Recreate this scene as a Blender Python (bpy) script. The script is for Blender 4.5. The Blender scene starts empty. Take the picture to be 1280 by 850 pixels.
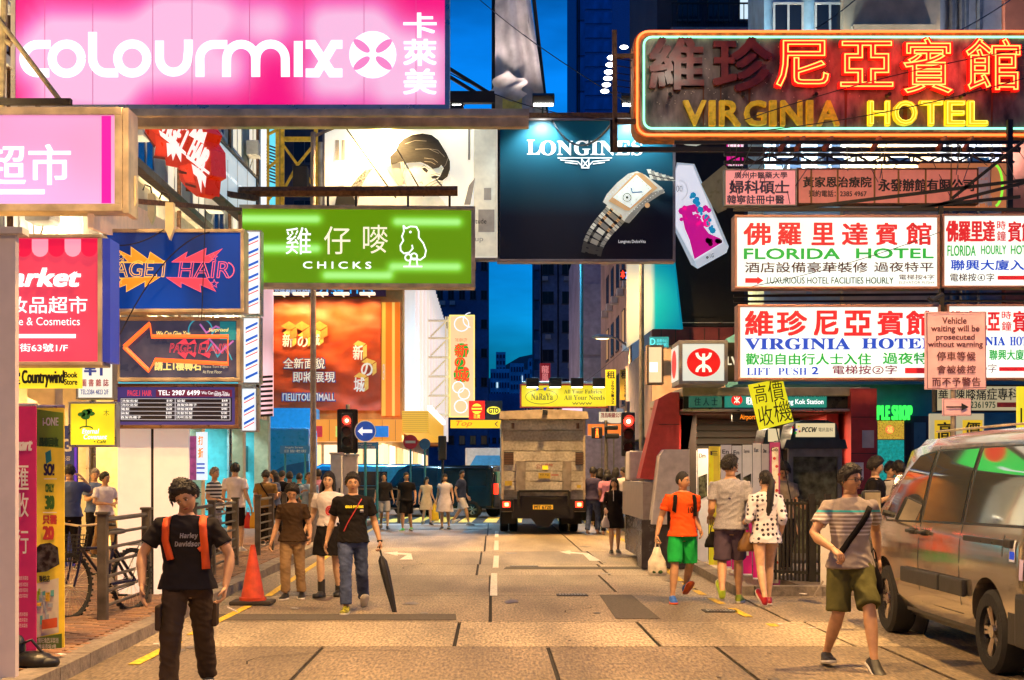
import bpy, bmesh, math, random
from math import sin, cos, pi, radians, sqrt, atan2
from mathutils import Vector, Matrix, noise
from mathutils.bvhtree import BVHTree
R = random.Random(7)
SC = bpy.context.scene
COL = SC.collection
# ------------------------------------------------------------------ camera
F, VX, HY, CH = 1750.0, 615.0, 592.0, 1.64
cam = bpy.data.objects.new('camera', bpy.data.cameras.new('camera')); COL.objects.link(cam)
cam.location = (0, 0, CH); cam.rotation_euler = (radians(90), 0, 0)
cam.data.sensor_width = 36; cam.data.lens = F / 1280 * 36
cam.data.shift_x = (640 - VX) / 1280; cam.data.shift_y = (HY - 425) / 1280
cam.data.clip_start = 0.1; cam.data.clip_end = 4000
SC.camera = cam
# ------------------------------------------------------------------ world
W = bpy.data.worlds.new('World'); SC.world = W; W.use_nodes = True
nt = W.node_tree; nt.nodes.clear()
wo = nt.nodes.new('ShaderNodeOutputWorld'); bg = nt.nodes.new('ShaderNodeBackground')
sk = nt.nodes.new('ShaderNodeTexSky'); sk.sky_type = 'NISHITA'; sk.sun_disc = False
sk.sun_elevation = radians(-2.5); sk.sun_rotation = radians(60); sk.ozone_density = 6; sk.dust_density = 0.2
mx = nt.nodes.new('ShaderNodeMix'); mx.data_type = 'RGBA'; mx.blend_type = 'MULTIPLY'; mx.inputs[0].default_value = 1
mx.inputs[7].default_value = (0.06, 6.2, 3.9, 1)
# soft broken cloud in the evening sky
tc = nt.nodes.new('ShaderNodeTexCoord'); mp = nt.nodes.new('ShaderNodeMapping'); mp.inputs['Scale'].default_value = (3, 3, 11)
nz = nt.nodes.new('ShaderNodeTexNoise'); nz.inputs['Scale'].default_value = 1.6; nz.inputs['Detail'].default_value = 5
cr = nt.nodes.new('ShaderNodeMapRange'); cr.inputs[1].default_value = .35; cr.inputs[2].default_value = .68
cr.inputs[3].default_value = 0.45; cr.inputs[4].default_value = 1.45
m2 = nt.nodes.new('ShaderNodeMix'); m2.data_type = 'RGBA'; m2.blend_type = 'MULTIPLY'; m2.inputs[0].default_value = 1
L = nt.links.new
L(tc.outputs['Generated'], mp.inputs[0]); L(mp.outputs[0], nz.inputs['Vector']); L(nz.outputs[0], cr.inputs[0])
L(sk.outputs[0], mx.inputs[6]); L(mx.outputs[2], m2.inputs[6]); L(cr.outputs[0], m2.inputs[7])
L(m2.outputs[2], bg.inputs[0]); L(bg.outputs[0], wo.inputs[0]); bg.inputs[1].default_value = 1.25
# ------------------------------------------------------------------ sun just gone: only a faint skylight glow is left
sl = bpy.data.lights.new('sun', 'SUN'); sl.energy = 0.12; sl.angle = radians(20); sl.color = (.55, .7, 1)
so = bpy.data.objects.new('sun', sl); COL.objects.link(so); so.rotation_euler = (radians(35), radians(12), radians(60))
SC.view_settings.view_transform = 'Standard'; SC.view_settings.look = 'None'
SC.view_settings.exposure = 0; SC.view_settings.gamma = 1
SC.cycles.use_denoising = True; SC.cycles.max_bounces = 6; SC.cycles.diffuse_bounces = 3; SC.cycles.sample_clamp_indirect = 6
SC.cycles.glossy_bounces = 3; SC.cycles.transparent_max_bounces = 8
TMP = bpy.data.scenes.new('tmp')

# ------------------------------------------------------------------ helpers
def P(px, py, d): return Vector(((px - VX) / F * d, d, CH + (HY - py) / F * d))
def XP(px, d): return (px - VX) / F * d
def ZP(py, d): return CH + (HY - py) / F * d
def DG(py): return F * CH / (py - HY)

def tag(o, label=None, cat=None, group=None, kind=None):
    if label: o['label'] = label
    if cat: o['category'] = cat
    if group: o['group'] = group
    if kind: o['kind'] = kind
    return o
def thing(name, label, cat, loc=(0, 0, 0), rz=0, group=None):
    o = bpy.data.objects.new(name, None); COL.objects.link(o); o.location = loc; o.rotation_euler = (0, 0, rz)
    o.empty_display_size = .2
    return tag(o, label, cat, group)
def isl(mb, name, m, parent, smooth=False):
    'the loose pieces of a builder, each as an object of its own'
    bm = bmesh.new(); me = mb.mesh(name, m); bm.from_mesh(me); bm.verts.ensure_lookup_table(); seen = set(); i0 = 0
    for v in bm.verts:
        if v in seen: continue
        st = [v]; seen.add(v)
        while st:
            w = st.pop()
            for e in w.link_edges:
                o = e.other_vert(w)
                if o not in seen: seen.add(o); st.append(o); 
        grp = [f for f in bm.faces if f.verts[0] in seen and not f.tag]
        ix = {}; vs = []; fs = []
        for f in grp:
            f.tag = True; q = []
            for x in f.verts:
                if x not in ix: ix[x] = len(vs); vs.append(tuple(x.co))
                q.append(ix[x])
            fs.append(q)
        b = MB(); b.add(vs, fs); b.build(name, m, parent, smooth)
    bm.free()
def inst(name, me, parent=None, loc=(0, 0, 0), rot=(0, 0, 0), sc=(1, 1, 1)):
    o = bpy.data.objects.new(name, me); COL.objects.link(o); o.parent = parent; o.location = loc; o.rotation_euler = rot; o.scale = sc
    return o
def copy_tree(o, parent=None):
    c = o.copy(); COL.objects.link(c)
    if parent is not None: c.parent = parent
    for ch in list(o.children): copy_tree(ch, c)
    return c

_m = {}
def mat(name, c, rough=.6, metal=0, var=.12, ns=6, bump=0, bs=40, em=0, ec=None, spec=None, coat=0, stretch=None, var2=0, ns2=1.0, emvar=None):
    if name in _m: return _m[name]
    m = bpy.data.materials.new(name); _m[name] = m; m.use_nodes = True
    t = m.node_tree; b = t.nodes['Principled BSDF']; N = t.nodes.new; K = t.links.new
    b.inputs['Roughness'].default_value = rough; b.inputs['Metallic'].default_value = metal
    if coat: b.inputs['Coat Weight'].default_value = coat; b.inputs['Coat Roughness'].default_value = .08
    if spec is not None: b.inputs['Specular IOR Level'].default_value = spec
    c4 = (*c, 1)
    co = N('ShaderNodeTexCoord'); ma = N('ShaderNodeMapping'); K(co.outputs['Object'], ma.inputs[0])
    if stretch: ma.inputs['Scale'].default_value = stretch
    if var:
        n = N('ShaderNodeTexNoise'); n.inputs['Scale'].default_value = ns; n.inputs['Detail'].default_value = 6; K(ma.outputs[0], n.inputs['Vector'])
        r = N('ShaderNodeMapRange'); r.inputs[1].default_value = .3; r.inputs[2].default_value = .7; r.inputs[3].default_value = 1 - var * 1.5; r.inputs[4].default_value = 1 + var
        K(n.outputs[0], r.inputs[0])
        x = N('ShaderNodeMix'); x.data_type = 'RGBA'; x.blend_type = 'MULTIPLY'; x.inputs[0].default_value = 1; x.inputs[6].default_value = c4; K(r.outputs[0], x.inputs[7])
        out = x.outputs[2]
        if var2:
            n2 = N('ShaderNodeTexNoise'); n2.inputs['Scale'].default_value = ns2; n2.inputs['Detail'].default_value = 3; K(ma.outputs[0], n2.inputs['Vector'])
            r2 = N('ShaderNodeMapRange'); r2.inputs[1].default_value = .35; r2.inputs[2].default_value = .65; r2.inputs[3].default_value = 1 - var2; r2.inputs[4].default_value = 1 + var2 * .5
            K(n2.outputs[0], r2.inputs[0])
            x2 = N('ShaderNodeMix'); x2.data_type = 'RGBA'; x2.blend_type = 'MULTIPLY'; x2.inputs[0].default_value = 1; K(out, x2.inputs[6]); K(r2.outputs[0], x2.inputs[7]); out = x2.outputs[2]
        K(out, b.inputs['Base Color'])
        rr = N('ShaderNodeMapRange'); rr.inputs[3].default_value = max(.02, rough - .12); rr.inputs[4].default_value = min(1, rough + .12); K(n.outputs[0], rr.inputs[0]); K(rr.outputs[0], b.inputs['Roughness'])
    else: b.inputs['Base Color'].default_value = c4
    if bump:
        n = N('ShaderNodeTexNoise'); n.inputs['Scale'].default_value = bs; n.inputs['Detail'].default_value = 4; K(ma.outputs[0], n.inputs['Vector'])
        bp = N('ShaderNodeBump'); bp.inputs['Strength'].default_value = bump; bp.inputs['Distance'].default_value = .02; K(n.outputs[0], bp.inputs['Height']); K(bp.outputs[0], b.inputs['Normal'])
    if em:
        b.inputs['Emission Color'].default_value = (*(ec or c), 1); b.inputs['Emission Strength'].default_value = em
        if emvar:   # uneven tubes behind the translucent sheet: (low, high, scale xyz, noise scale)
            lo, hi, sc3, s = emvar
            mm = N('ShaderNodeMapping'); mm.inputs['Scale'].default_value = sc3; K(co.outputs['Object'], mm.inputs[0])
            n = N('ShaderNodeTexNoise'); n.inputs['Scale'].default_value = s; n.inputs['Detail'].default_value = 1; K(mm.outputs[0], n.inputs['Vector'])
            r = N('ShaderNodeMapRange'); r.inputs[1].default_value = .38; r.inputs[2].default_value = .62; r.inputs[3].default_value = lo * em; r.inputs[4].default_value = hi * em
            K(n.outputs[0], r.inputs[0]); K(r.outputs[0], b.inputs['Emission Strength'])
    return m
def E(name, c, s=1.0, emvar=None): return mat(name, tuple(x * .3 for x in c), .35, var=0, em=s, ec=c, emvar=emvar)

class MB:
    def __init__(s): s.v = []; s.f = []; s.k = []; s.mi = 0
    def add(s, vs, fs):
        o = len(s.v); s.v += [tuple(v) for v in vs]; s.f += [tuple(i + o for i in f) for f in fs]; s.k += [s.mi] * len(fs); return s
    def box(s, c, d, rot=None, b=0):
        x, y, z = d[0] / 2, d[1] / 2, d[2] / 2
        if b:
            bm = bmesh.new(); bmesh.ops.create_cube(bm, size=1)
            for v in bm.verts: v.co = Vector((v.co.x * d[0], v.co.y * d[1], v.co.z * d[2]))
            bmesh.ops.bevel(bm, geom=bm.edges[:], offset=b, segments=2, affect='EDGES', profile=.6)
            vs = [v.co.copy() for v in bm.verts]; bm.verts.index_update(); fs = [[v.index for v in f.verts] for f in bm.faces]; bm.free()
        else:
            vs = [Vector((i * x, j * y, k * z)) for i in (-1, 1) for j in (-1, 1) for k in (-1, 1)]
            fs = [(0, 1, 3, 2), (4, 6, 7, 5), (0, 4, 5, 1), (2, 3, 7, 6), (0, 2, 6, 4), (1, 5, 7, 3)]
        if rot is not None: vs = [rot @ v for v in vs]
        return s.add([v + Vector(c) for v in vs], fs)
    def bb(s, x0, x1, y0, y1, z0, z1, b=0): return s.box(((x0 + x1) / 2, (y0 + y1) / 2, (z0 + z1) / 2), (abs(x1 - x0), abs(y1 - y0), abs(z1 - z0)), b=b)
    def tube(s, pts, rad, n=8, caps=True, fl=1.0, up=None):
        pts = [Vector(p) for p in pts]; rads = rad if isinstance(rad, (list, tuple)) else [rad] * len(pts)
        rings = []; u = None
        for i, p in enumerate(pts):
            t = (pts[min(i + 1, len(pts) - 1)] - pts[max(i - 1, 0)]).normalized()
            if u is None:
                a = Vector(up) if up else (Vector((1, 0, 0)) if abs(t.x) < .8 else Vector((0, 1, 0)))
                u = (a - t * a.dot(t)).normalized()
            else: u = (u - t * u.dot(t)).normalized()
            w = t.cross(u)
            rings.append([p + (u * cos(2 * pi * k / n) + w * sin(2 * pi * k / n) * fl) * rads[i] for k in range(n)])
        return s.loft(rings, caps)
    def loft(s, rings, caps=True):
        n = len(rings[0]); vs = [v for r in rings for v in r]; fs = []
        for i in range(len(rings) - 1):
            for k in range(n):
                a = i * n + k; b = i * n + (k + 1) % n; fs.append((a, b, b + n, a + n))
        if caps: fs.append(tuple(range(n))[::-1]); fs.append(tuple((len(rings) - 1) * n + k for k in range(n)))
        return s.add(vs, fs)
    def ell(s, c, r, rot=None, n=12, m=8):
        c = Vector(c); vs = [Vector((0, 0, r[2]))]; fs = []
        for i in range(1, m):
            th = pi * i / m
            for k in range(n): vs.append(Vector((sin(th) * cos(2 * pi * k / n) * r[0], sin(th) * sin(2 * pi * k / n) * r[1], cos(th) * r[2])))
        vs.append(Vector((0, 0, -r[2]))); e = len(vs) - 1
        for k in range(n):
            fs.append((0, 1 + k, 1 + (k + 1) % n)); fs.append((e, e - n + (k + 1) % n, e - n + k))
        for i in range(m - 2):
            for k in range(n):
                a = 1 + i * n + k; b = 1 + i * n + (k + 1) % n; fs.append((a, a + n, b + n, b))
        if rot is not None: vs = [rot @ v for v in vs]
        return s.add([v + c for v in vs], fs)
    def prism(s, poly, a0, a1, ax='y'):
        """poly in the plane across axis ax: 'y' -> (x,z), 'x' -> (y,z), 'z' -> (x,y)"""
        def mk(p, a): return (p[0], a, p[1]) if ax == 'y' else ((a, p[0], p[1]) if ax == 'x' else (p[0], p[1], a))
        n = len(poly); vs = [mk(p, a0) for p in poly] + [mk(p, a1) for p in poly]
        fs = [tuple(range(n)), tuple(range(2 * n - 1, n - 1, -1))] + [(i, i + n, (i + 1) % n + n, (i + 1) % n) for i in range(n)]
        return s.add(vs, fs)
    def mesh(s, name, mats=None, smooth=False, fix=True):
        me = bpy.data.meshes.new(name); me.from_pydata(s.v, [], s.f)
        for m in (mats if isinstance(mats, (list, tuple)) else [mats] if mats else []): me.materials.append(m)
        if len(me.materials) > 1:
            for p, k in zip(me.polygons, s.k): p.material_index = k
        if fix:
            bm = bmesh.new(); bm.from_mesh(me); bmesh.ops.recalc_face_normals(bm, faces=bm.faces[:]); bm.to_mesh(me); bm.free()
        if smooth:
            for p in me.polygons: p.use_smooth = True
            if smooth != 2: me.set_sharp_from_angle(angle=radians(40))
        me.update(); return me
    def build(s, name, mats, parent=None, smooth=False, loc=(0, 0, 0), rot=(0, 0, 0), fix=True):
        return inst(name, s.mesh(name, mats, smooth, fix), parent, loc, rot)
def struct(o): o['kind'] = 'structure'; return o

_tm = {}
def text_mesh(s, off=0, shear=0, outline=0, res=3, space=1.0):
    key = (s, off, shear, outline, res, space)
    if key in _tm: return _tm[key]
    c = bpy.data.curves.new('t', 'FONT'); c.body = s; c.resolution_u = res; c.offset = off; c.shear = shear; c.space_character = space; c.space_line = 1.0
    if outline: c.fill_mode = 'NONE'; c.bevel_depth = outline; c.bevel_resolution = 0
    o = bpy.data.objects.new('t', c); TMP.collection.objects.link(o)
    vl = TMP.view_layers[0]; vl.update(); dg = vl.depsgraph
    me = bpy.data.meshes.new_from_object(o.evaluated_get(dg), depsgraph=dg)
    vs = [v.co.copy() for v in me.vertices]; fs = [tuple(p.vertices) for p in me.polygons]
    xs = [v.x for v in vs] or [0, 1]; ys = [v.y for v in vs] or [0, 1]
    bpy.data.objects.remove(o); bpy.data.curves.remove(c); bpy.data.meshes.remove(me)
    _tm[key] = (vs, fs, min(xs), max(xs), min(ys), max(ys)); return _tm[key]

def serif(s):   # mathematical bold serif letters: the face with serifs that ships inside the default font stack
    return ''.join(chr(0x1D400 + ord(c) - 65) if 'A' <= c <= 'Z' else chr(0x1D41A + ord(c) - 97) if 'a' <= c <= 'z' else c for c in s)
def heavy(s):
    return ''.join(chr(0x1D5D4 + ord(c) - 65) if 'A' <= c <= 'Z' else chr(0x1D5EE + ord(c) - 97) if 'a' <= c <= 'z' else chr(0x1D7EC + ord(c) - 48) if '0' <= c <= '9' else c for c in s)

def ribbon(pts, w, closed=False):
    n = len(pts); V = []; Fc = []
    for i in range(n):
        a = pts[(i - 1) % n] if (closed or i > 0) else pts[i]; b = pts[(i + 1) % n] if (closed or i < n - 1) else pts[i]
        p = pts[i]; t1 = Vector((p[0] - a[0], p[1] - a[1])); t2 = Vector((b[0] - p[0], b[1] - p[1]))
        t1 = t1.normalized() if t1.length else t2.normalized(); t2 = t2.normalized() if t2.length else t1
        t = (t1 + t2); t = t.normalized() if t.length > 1e-4 else t1
        k = 1 / max(.5, sqrt(max(.0, (1 + t1.dot(t2)) / 2)))
        nn = Vector((-t.y, t.x)) * (w / 2 * k); V += [(p[0] + nn.x, p[1] + nn.y), (p[0] - nn.x, p[1] - nn.y)]
    for i in range(n if closed else n - 1):
        a = 2 * i; b = 2 * ((i + 1) % n); Fc.append((a, b, b + 1, a + 1))
    return V, Fc
def arc(cx, cy, r, a0, a1, n=14, ry=None):
    ry = ry or r
    return [(cx + r * cos(radians(a0 + (a1 - a0) * i / n)), cy - ry * sin(radians(a0 + (a1 - a0) * i / n))) for i in range(n + 1)]

class Sign:
    """a flat sign in its own vertical plane; local X right, Z up, front towards -Y. Points are read off the photograph by uv()."""
    def __init__(s, name, label, cat, box, d, yaw=0, group=None, obj=None, tilt=0):
        x0, y0, x1, y1 = box; s.c = P((x0 + x1) / 2, (y0 + y1) / 2, d); s.yaw = radians(yaw); s.layer = 0; s.box = box
        s.cam = Vector((0, 0, CH)); s.U = Vector((cos(s.yaw), sin(s.yaw), 0)); s.N = Vector((sin(s.yaw), -cos(s.yaw), 0))
        s.o = obj if obj is not None else thing(name, label, cat, s.c, s.yaw, group)
        m = (y0 + y1) / 2; s.u0 = s.uv(x0, m)[0]; s.u1 = s.uv(x1, m)[0]; mx_ = (x0 + x1) / 2
        s.v0 = s.uv(mx_, y1)[1]; s.v1 = s.uv(mx_, y0)[1]
    def uv(s, px, py):
        r = Vector(((px - VX) / F, 1, (HY - py) / F)); t = (s.c - s.cam).dot(s.N) / r.dot(s.N); p = s.cam + r * t - s.c
        return p.dot(s.U), p.z
    def ly(s): s.layer += 1; return -.003 * s.layer
    def panel(s, m, depth=.18, name='panel', inset=.0, m2=None):
        MB().bb(s.u0 + inset, s.u1 - inset, .002, depth, s.v0 + inset, s.v1 - inset).build(name, m, s.o); return s
    def case(s, m, depth=.2, t=.04, proud=.03, name='frame'):
        b = MB(); u0, u1, v0, v1 = s.u0, s.u1, s.v0, s.v1; y0, y1 = -proud, depth
        b.bb(u0 - t, u1 + t, y0, y1, v1 + .001, v1 + t, b=min(.008, t * .2)).bb(u0 - t, u1 + t, y0, y1, v0 - t, v0 - .001, b=min(.008, t * .2))
        b.bb(u0 - t + .002, u0 - .001, y0 + .002, y1 - .002, v0, v1).bb(u1 + .001, u1 + t - .002, y0 + .002, y1 - .002, v0, v1)
        b.build(name, m, s.o); return s
    def back(s, m, depth=.2): MB().bb(s.u0 - .02, s.u1 + .02, depth + .002, depth + .02, s.v0 - .02, s.v1 + .02).build('back', m, s.o); return s
    def text(s, t, box, m, off=0, shear=0, outline=0, deep=0, name='lettering', space=1.0, res=3, y=None, rot=0):
        vs, fs, a0, a1, b0, b1 = text_mesh(t, 0, shear, outline, res, space)
        (u0, v1), (u1, v0) = s.uv(box[0], box[1]), s.uv(box[2], box[3]); su = (u1 - u0) / (a1 - a0); sv = (v1 - v0) / (b1 - b0)
        yy = s.ly() if y is None else y; out = []
        for v in vs: out.append(((v.x - a0) * su + u0, yy - v.z * (sv if outline else 1), (v.y - b0) * sv + v0))
        if rot:
            cx, cz = (u0 + u1) / 2, (v0 + v1) / 2; c_, s_ = cos(radians(rot)), sin(radians(rot))
            out = [(cx + (x - cx) * c_ - (z - cz) * s_, y_, cz + (x - cx) * s_ + (z - cz) * c_) for x, y_, z in out]
        b = MB(); k = off * abs(sv) * .62
        for q, (dx, dz) in enumerate([(0, 0)] if off <= 0 or outline else [(-k, -k * .7), (k, -k * .7), (-k, k * .7), (k, k * .7), (0, 0)]): b.add([(x + dx, y_ - .0003 * q, z + dz) for x, y_, z in out], fs)
        if deep:
            bm = bmesh.new(); me = b.mesh('t', m, fix=False); bm.from_mesh(me); bmesh.ops.remove_doubles(bm, verts=bm.verts[:], dist=1e-5)
            r = bmesh.ops.extrude_face_region(bm, geom=bm.faces[:])
            for g in r['geom']:
                if isinstance(g, bmesh.types.BMVert): g.co.y -= deep
            bmesh.ops.recalc_face_normals(bm, faces=bm.faces[:]); bm.to_mesh(me); bm.free(); return inst(name, me, s.o)
        return b.build(name, m, s.o, fix=False)
    def poly(s, pts, m, name='print', y=None):
        yy = s.ly() if y is None else y; b = MB(); q = [s.uv(*p) for p in pts]
        if sum(q[i][0] * q[(i + 1) % len(q)][1] - q[(i + 1) % len(q)][0] * q[i][1] for i in range(len(q))) < 0: q = q[::-1]
        b.add([(u, yy, v) for u, v in q], [tuple(range(len(q)))]); return b.build(name, m, s.o, fix=False)
    def polys(s, L_, m, name='print'):
        yy = s.ly(); b = MB()
        for pts in L_:
            q = [s.uv(*p) for p in pts]
            if sum(q[i][0] * q[(i + 1) % len(q)][1] - q[(i + 1) % len(q)][0] * q[i][1] for i in range(len(q))) < 0: q = q[::-1]
            b.add([(u, yy, v) for u, v in q], [tuple(range(len(q)))])
        return b.build(name, m, s.o, fix=False)
    def rect(s, x0, y0, x1, y1, m, name='print'): return s.poly([(x0, y0), (x1, y0), (x1, y1), (x0, y1)], m, name)
    def disc(s, cx, cy, r, m, name='print', ry=None): return s.poly(arc(cx, cy, r, 0, 360, 28, ry)[:-1], m, name)
    def strokes(s, L_, w, m, name='lettering'):
        """each path of pixel points as a flat band w pixels wide"""
        yy = s.ly(); b = MB()
        for k, pts in enumerate(L_):
            V, Fc = ribbon(pts, w); b.add([(*[s.uv(*p)[0]], yy - .0002 * k, s.uv(*p)[1]) for p in V], [f[::-1] for f in Fc])
        bm_o = b.build(name, m, s.o, fix=False)
        for p in bm_o.data.polygons:
            if p.normal.y > 0: p.flip()
        return bm_o
    def tubes(s, L_, r, m, name='neon_tube', y=-.05, n=5):
        b = MB()
        for pts in L_: b.tube([(s.uv(*p)[0], y, s.uv(*p)[1]) for p in pts], r, n)
        return b.build(name, m, s.o, smooth=True)
def rrect(x0, y0, x1, y1, r, n=5):
    q = []
    for cx, cy, a in ((x1 - r, y0 + r, 90), (x0 + r, y0 + r, 180), (x0 + r, y1 - r, 270), (x1 - r, y1 - r, 360)):
        q += arc(cx, cy, r, a - 0, a + 90, n) if 0 else [(cx + r * cos(radians(a - 90 + 90 * i / n + 0)), cy - r * sin(radians(a - 90 + 90 * i / n))) for i in range(n + 1)]
    return q
def lamp(kind, name, parent, loc, power, color, size=.3, rot=(0, 0, 0), spot=90, sy=None):
    l = bpy.data.lights.new(name, kind); l.energy = power; l.color = color
    if kind == 'AREA':
        l.size = size
        if sy: l.shape = 'RECTANGLE'; l.size_y = sy
    elif kind == 'SPOT': l.spot_size = radians(spot); l.spot_blend = .6; l.shadow_soft_size = size
    else: l.shadow_soft_size = size
    o = bpy.data.objects.new(name, l); COL.objects.link(o); o.parent = parent; o.location = loc; o.rotation_euler = rot; return o

def bar(name, a, b, r, m, parent=None, n=6): return MB().tube([a, b], r, n).build(name, m, parent, smooth=True)
def beam(mb, a, b, w, h=None):
    a, b = Vector(a), Vector(b); t = b - a; q = t.to_track_quat('X', 'Z').to_matrix(); return mb.box((a + b) / 2, (t.length, w, h or w), q)
# ================================================================== common materials
conc = [mat('concrete_%d' % i, c, .55, var=.5, ns=42, bump=.5, bs=60, var2=.42, ns2=1.1, stretch=(1, .2, 1)) for i, c in enumerate(
    [(.24, .185, .12), (.42, .34, .225), (.31, .245, .16), (.27, .21, .14), (.37, .295, .2)])]
asph = mat('dark_joint', (.02, .018, .016), .9)
steel = mat('grey_steel', (.22, .22, .22), .45, .6, var=.2); rusty = mat('rusty_steel', (.16, .075, .035), .8, .2, var=.4, ns=14)
chrome = mat('polished_steel', (.72, .6, .4), .38, .55, var=.3, ns=3); black = mat('black_paint', (.012, .012, .014), .45); blackm = mat('black_steel', (.02, .018, .016), .5, .3)
white = mat('white_paint', (.78, .76, .72), .5, var=.05); offw = mat('off_white', (.62, .58, .52), .6, var=.1)
glassd = mat('dark_glass', (.015, .02, .03), .06, 0, var=.05); alu = mat('aluminium', (.6, .58, .55), .3, .9, var=.1)
kerbm = mat('kerb_granite', (.24, .2, .16), .8, var=.25, ns=18, bump=.5, var2=.3, ns2=2)
ylw = mat('yellow_line', (.75, .5, .03), .7, var=.35, ns=26, bump=.3); wht = mat('road_white', (.7, .68, .62), .7, var=.25, ns=26, bump=.3)
brick_m = [mat('paver_%d' % i, c, .8, var=.25, ns=14, bump=.5, bs=50) for i, c in enumerate([(.26, .13, .07), (.2, .11, .065), (.3, .17, .09), (.17, .1, .07)])]
# ================================================================== ground
g = struct(MB().bb(-300, 300, -30, 1600, -.30, -.12).build('ground', asph))
# carriageway: concrete slabs with open joints, each a piece of the road
road = struct(MB().bb(-3.9, 4.4, -12, 130, -.06, -.02).bb(4.4, 8.1, -12, 18.9, -.06, -.02).build('road', asph))
cross = struct(MB().bb(-80, 80, 46, 64, -.12, -.022).build('cross_street', mat('asphalt', (.055, .055, .06), .55, var=.3, ns=20, bump=.5, bs=90)))
rows = [(-12, 2.5, [-1.2, .53, 2.1, 4.2]), (2.5, 8, [-1.2, .53, 2.1, 4.2]), (8, 13.3, [-1.6, .53, 2.12, 3.68]), (13.3, 15.5, [-.36, 1.6, 3.45]), (15.5, 18.85, [-.02, 3.3]), (18.85, 19.4, [-.02, 3.3]), (19.4, 22.6, [-.03, 1.72, 2.9]),
        (22.6, 25.3, [-.25, 1.9]), (25.3, 29.5, [-.22, 2.0]), (29.5, 37, [-.16, 1.9]), (37, 45.9, [-.12, 1.9]), (64.1, 75, [-.1, 2]), (75, 95, [-.1, 2]), (95, 130, [-.1, 2])]
tone = [3, 3, 0, 1, 2, 2, 3, 4, 2, 1, 3, 2, 3, 2]
for ri, (a, b, js) in enumerate(rows):
    js = [-3.62] + js + ([4.3] if b > 18.9 else [5.9, 7.95])
    for x0, x1 in zip(js, js[1:]):
        k = R.uniform(-.003, .003)
        MB().bb(x0 + .019, x1 - .019, a + .01, b - .012, -.019, 0 + k * .5, b=.004).build('slab', conc[tone[ri]], road)
# worn patches cut into the slabs
pm = mat('asphalt_patch', (.1, .085, .065), .8, var=.3, ns=30, bump=.5)
def sheet(name, pts, z, m, parent=None, th=.003):
    return MB().prism(pts, z - th, z, 'z').build(name, m, parent)
stm = mat('oil_stain', (.09, .07, .05), .35, var=.5, ns=20)
rs_ = random.Random(11)
for i in range(46):   # oil drips, tyre scuffs and old gum
    x, y = rs_.uniform(-3.1, 3.4), rs_.uniform(8.5, 32); r = rs_.choice((.015, .02, .03, .05, .12)) ; n = 9
    sheet('stain', [(x + cos(2 * pi * k / n) * r * rs_.uniform(.6, 1.3), y + sin(2 * pi * k / n) * r * 2 * rs_.uniform(.6, 1.4)) for k in range(n)], .0045 + i * .00002, stm, road, .002)
cm = mat('crack_fill', (.03, .025, .02), .8)
for (x, y, L_) in ((1.2, 9.2, 1.8), (-2.1, 12, 2.2), (2.6, 20.2, 1.5), (-1.5, 24, 3), (.9, 16.4, 1.2), (5.2, 10, 2.5)):
    p = []; a_ = rs_.uniform(-.5, .5)
    for k in range(10): p.append((x, y)); a_ += rs_.uniform(-.5, .5); x += sin(a_) * L_ / 9; y += cos(a_) * L_ / 9 * .8
    V_, F_ = ribbon(p, .014); MB().add([(v[0], v[1], .0062) for v in V_], F_).build('crack', cm, road)
for x0, x1, y0, y1 in ((-3.3, -.4, 15.65, 16.3), (1.4, 1.9, 15.8, 18.9), (-3.4, 0, 41, 41.5), (.2, 3.6, 24, 24.6)):
    sheet('patch', [(x0, y0), (x1, y0), (x1 - .02, y1), (x0 + .05, y1)], .006, pm, road)
# road markings, painted sheets lying on the slabs
mk = struct(thing('road_markings', None, None)); mk['kind'] = 'structure'
def gp(px, py): d = DG(py); return (XP(px, d), d)
cl = [(617, 745, 617.6, 717), (619.5, 710, 620.5, 695), (620.3, 688, 620.7, 676), (620.8, 672, 621, 664)]
for px, py, qx, qy in cl:
    a, b = gp(px, py), gp(qx, qy); sheet('dash', [(a[0] - .05, a[1]), (a[0] + .05, a[1]), (b[0] + .05, b[1]), (b[0] - .05, b[1])], .008, wht, mk)
for L_ in ([(12.0, -3.12), (13.6, -3.10)], [(14.2, -3.1), (15.0, -3.1)], [(15.4, -3.09), (17.3, -3.06)], [(18.7, -3.04), (21, -3.12)], [(21.1, -3.12), (31, -3.4)], [(31.1, -3.4), (45.5, -3.65)]):
    (y0, x0), (y1, x1) = L_; sheet('yellow_line', [(x0, y0), (x0 + .1, y0), (x1 + .1, y1), (x1, y1)], .008, ylw, mk)
for L_ in ([(15.0, 3.08), (15.25, 3.08)], [(16.0, 2.98), (17.0, 2.96)], [(17.6, 2.94), (18.4, 2.92)], [(18.9, 2.9), (19.6, 2.9)], [(20, 2.9), (20.9, 2.92)], [(21.3, 2.93), (26.2, 3.1)], [(26.3, 3.1), (33, 3.25)], [(33.2, 3.27), (45.5, 3.35)]):
    (y0, x0), (y1, x1) = L_; sheet('yellow_line', [(x0 - .1, y0), (x0, y0), (x1, y1), (x1 - .1, y1)], .008, ylw, mk)
def arrow_mark(pts): sheet('arrow', [gp(*p) for p in pts], .0085, wht, mk)
arrow_mark([(480, 691.5), (497, 689.8), (497, 691.3), (514, 692.3), (516, 700), (499, 700), (509, 694), (497, 693.4), (497, 695)][::-1])
arrow_mark([(700, 690.3), (713, 688.3), (713, 690), (736, 692.3), (751, 701.5), (737, 701.5), (729, 693.3), (713, 692), (713, 693.5)][::-1])
sheet('stop_line', [(-3.5, 44.6), (-.2, 44.6), (-.2, 44.9), (-3.5, 44.9)], .008, wht, mk)
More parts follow.
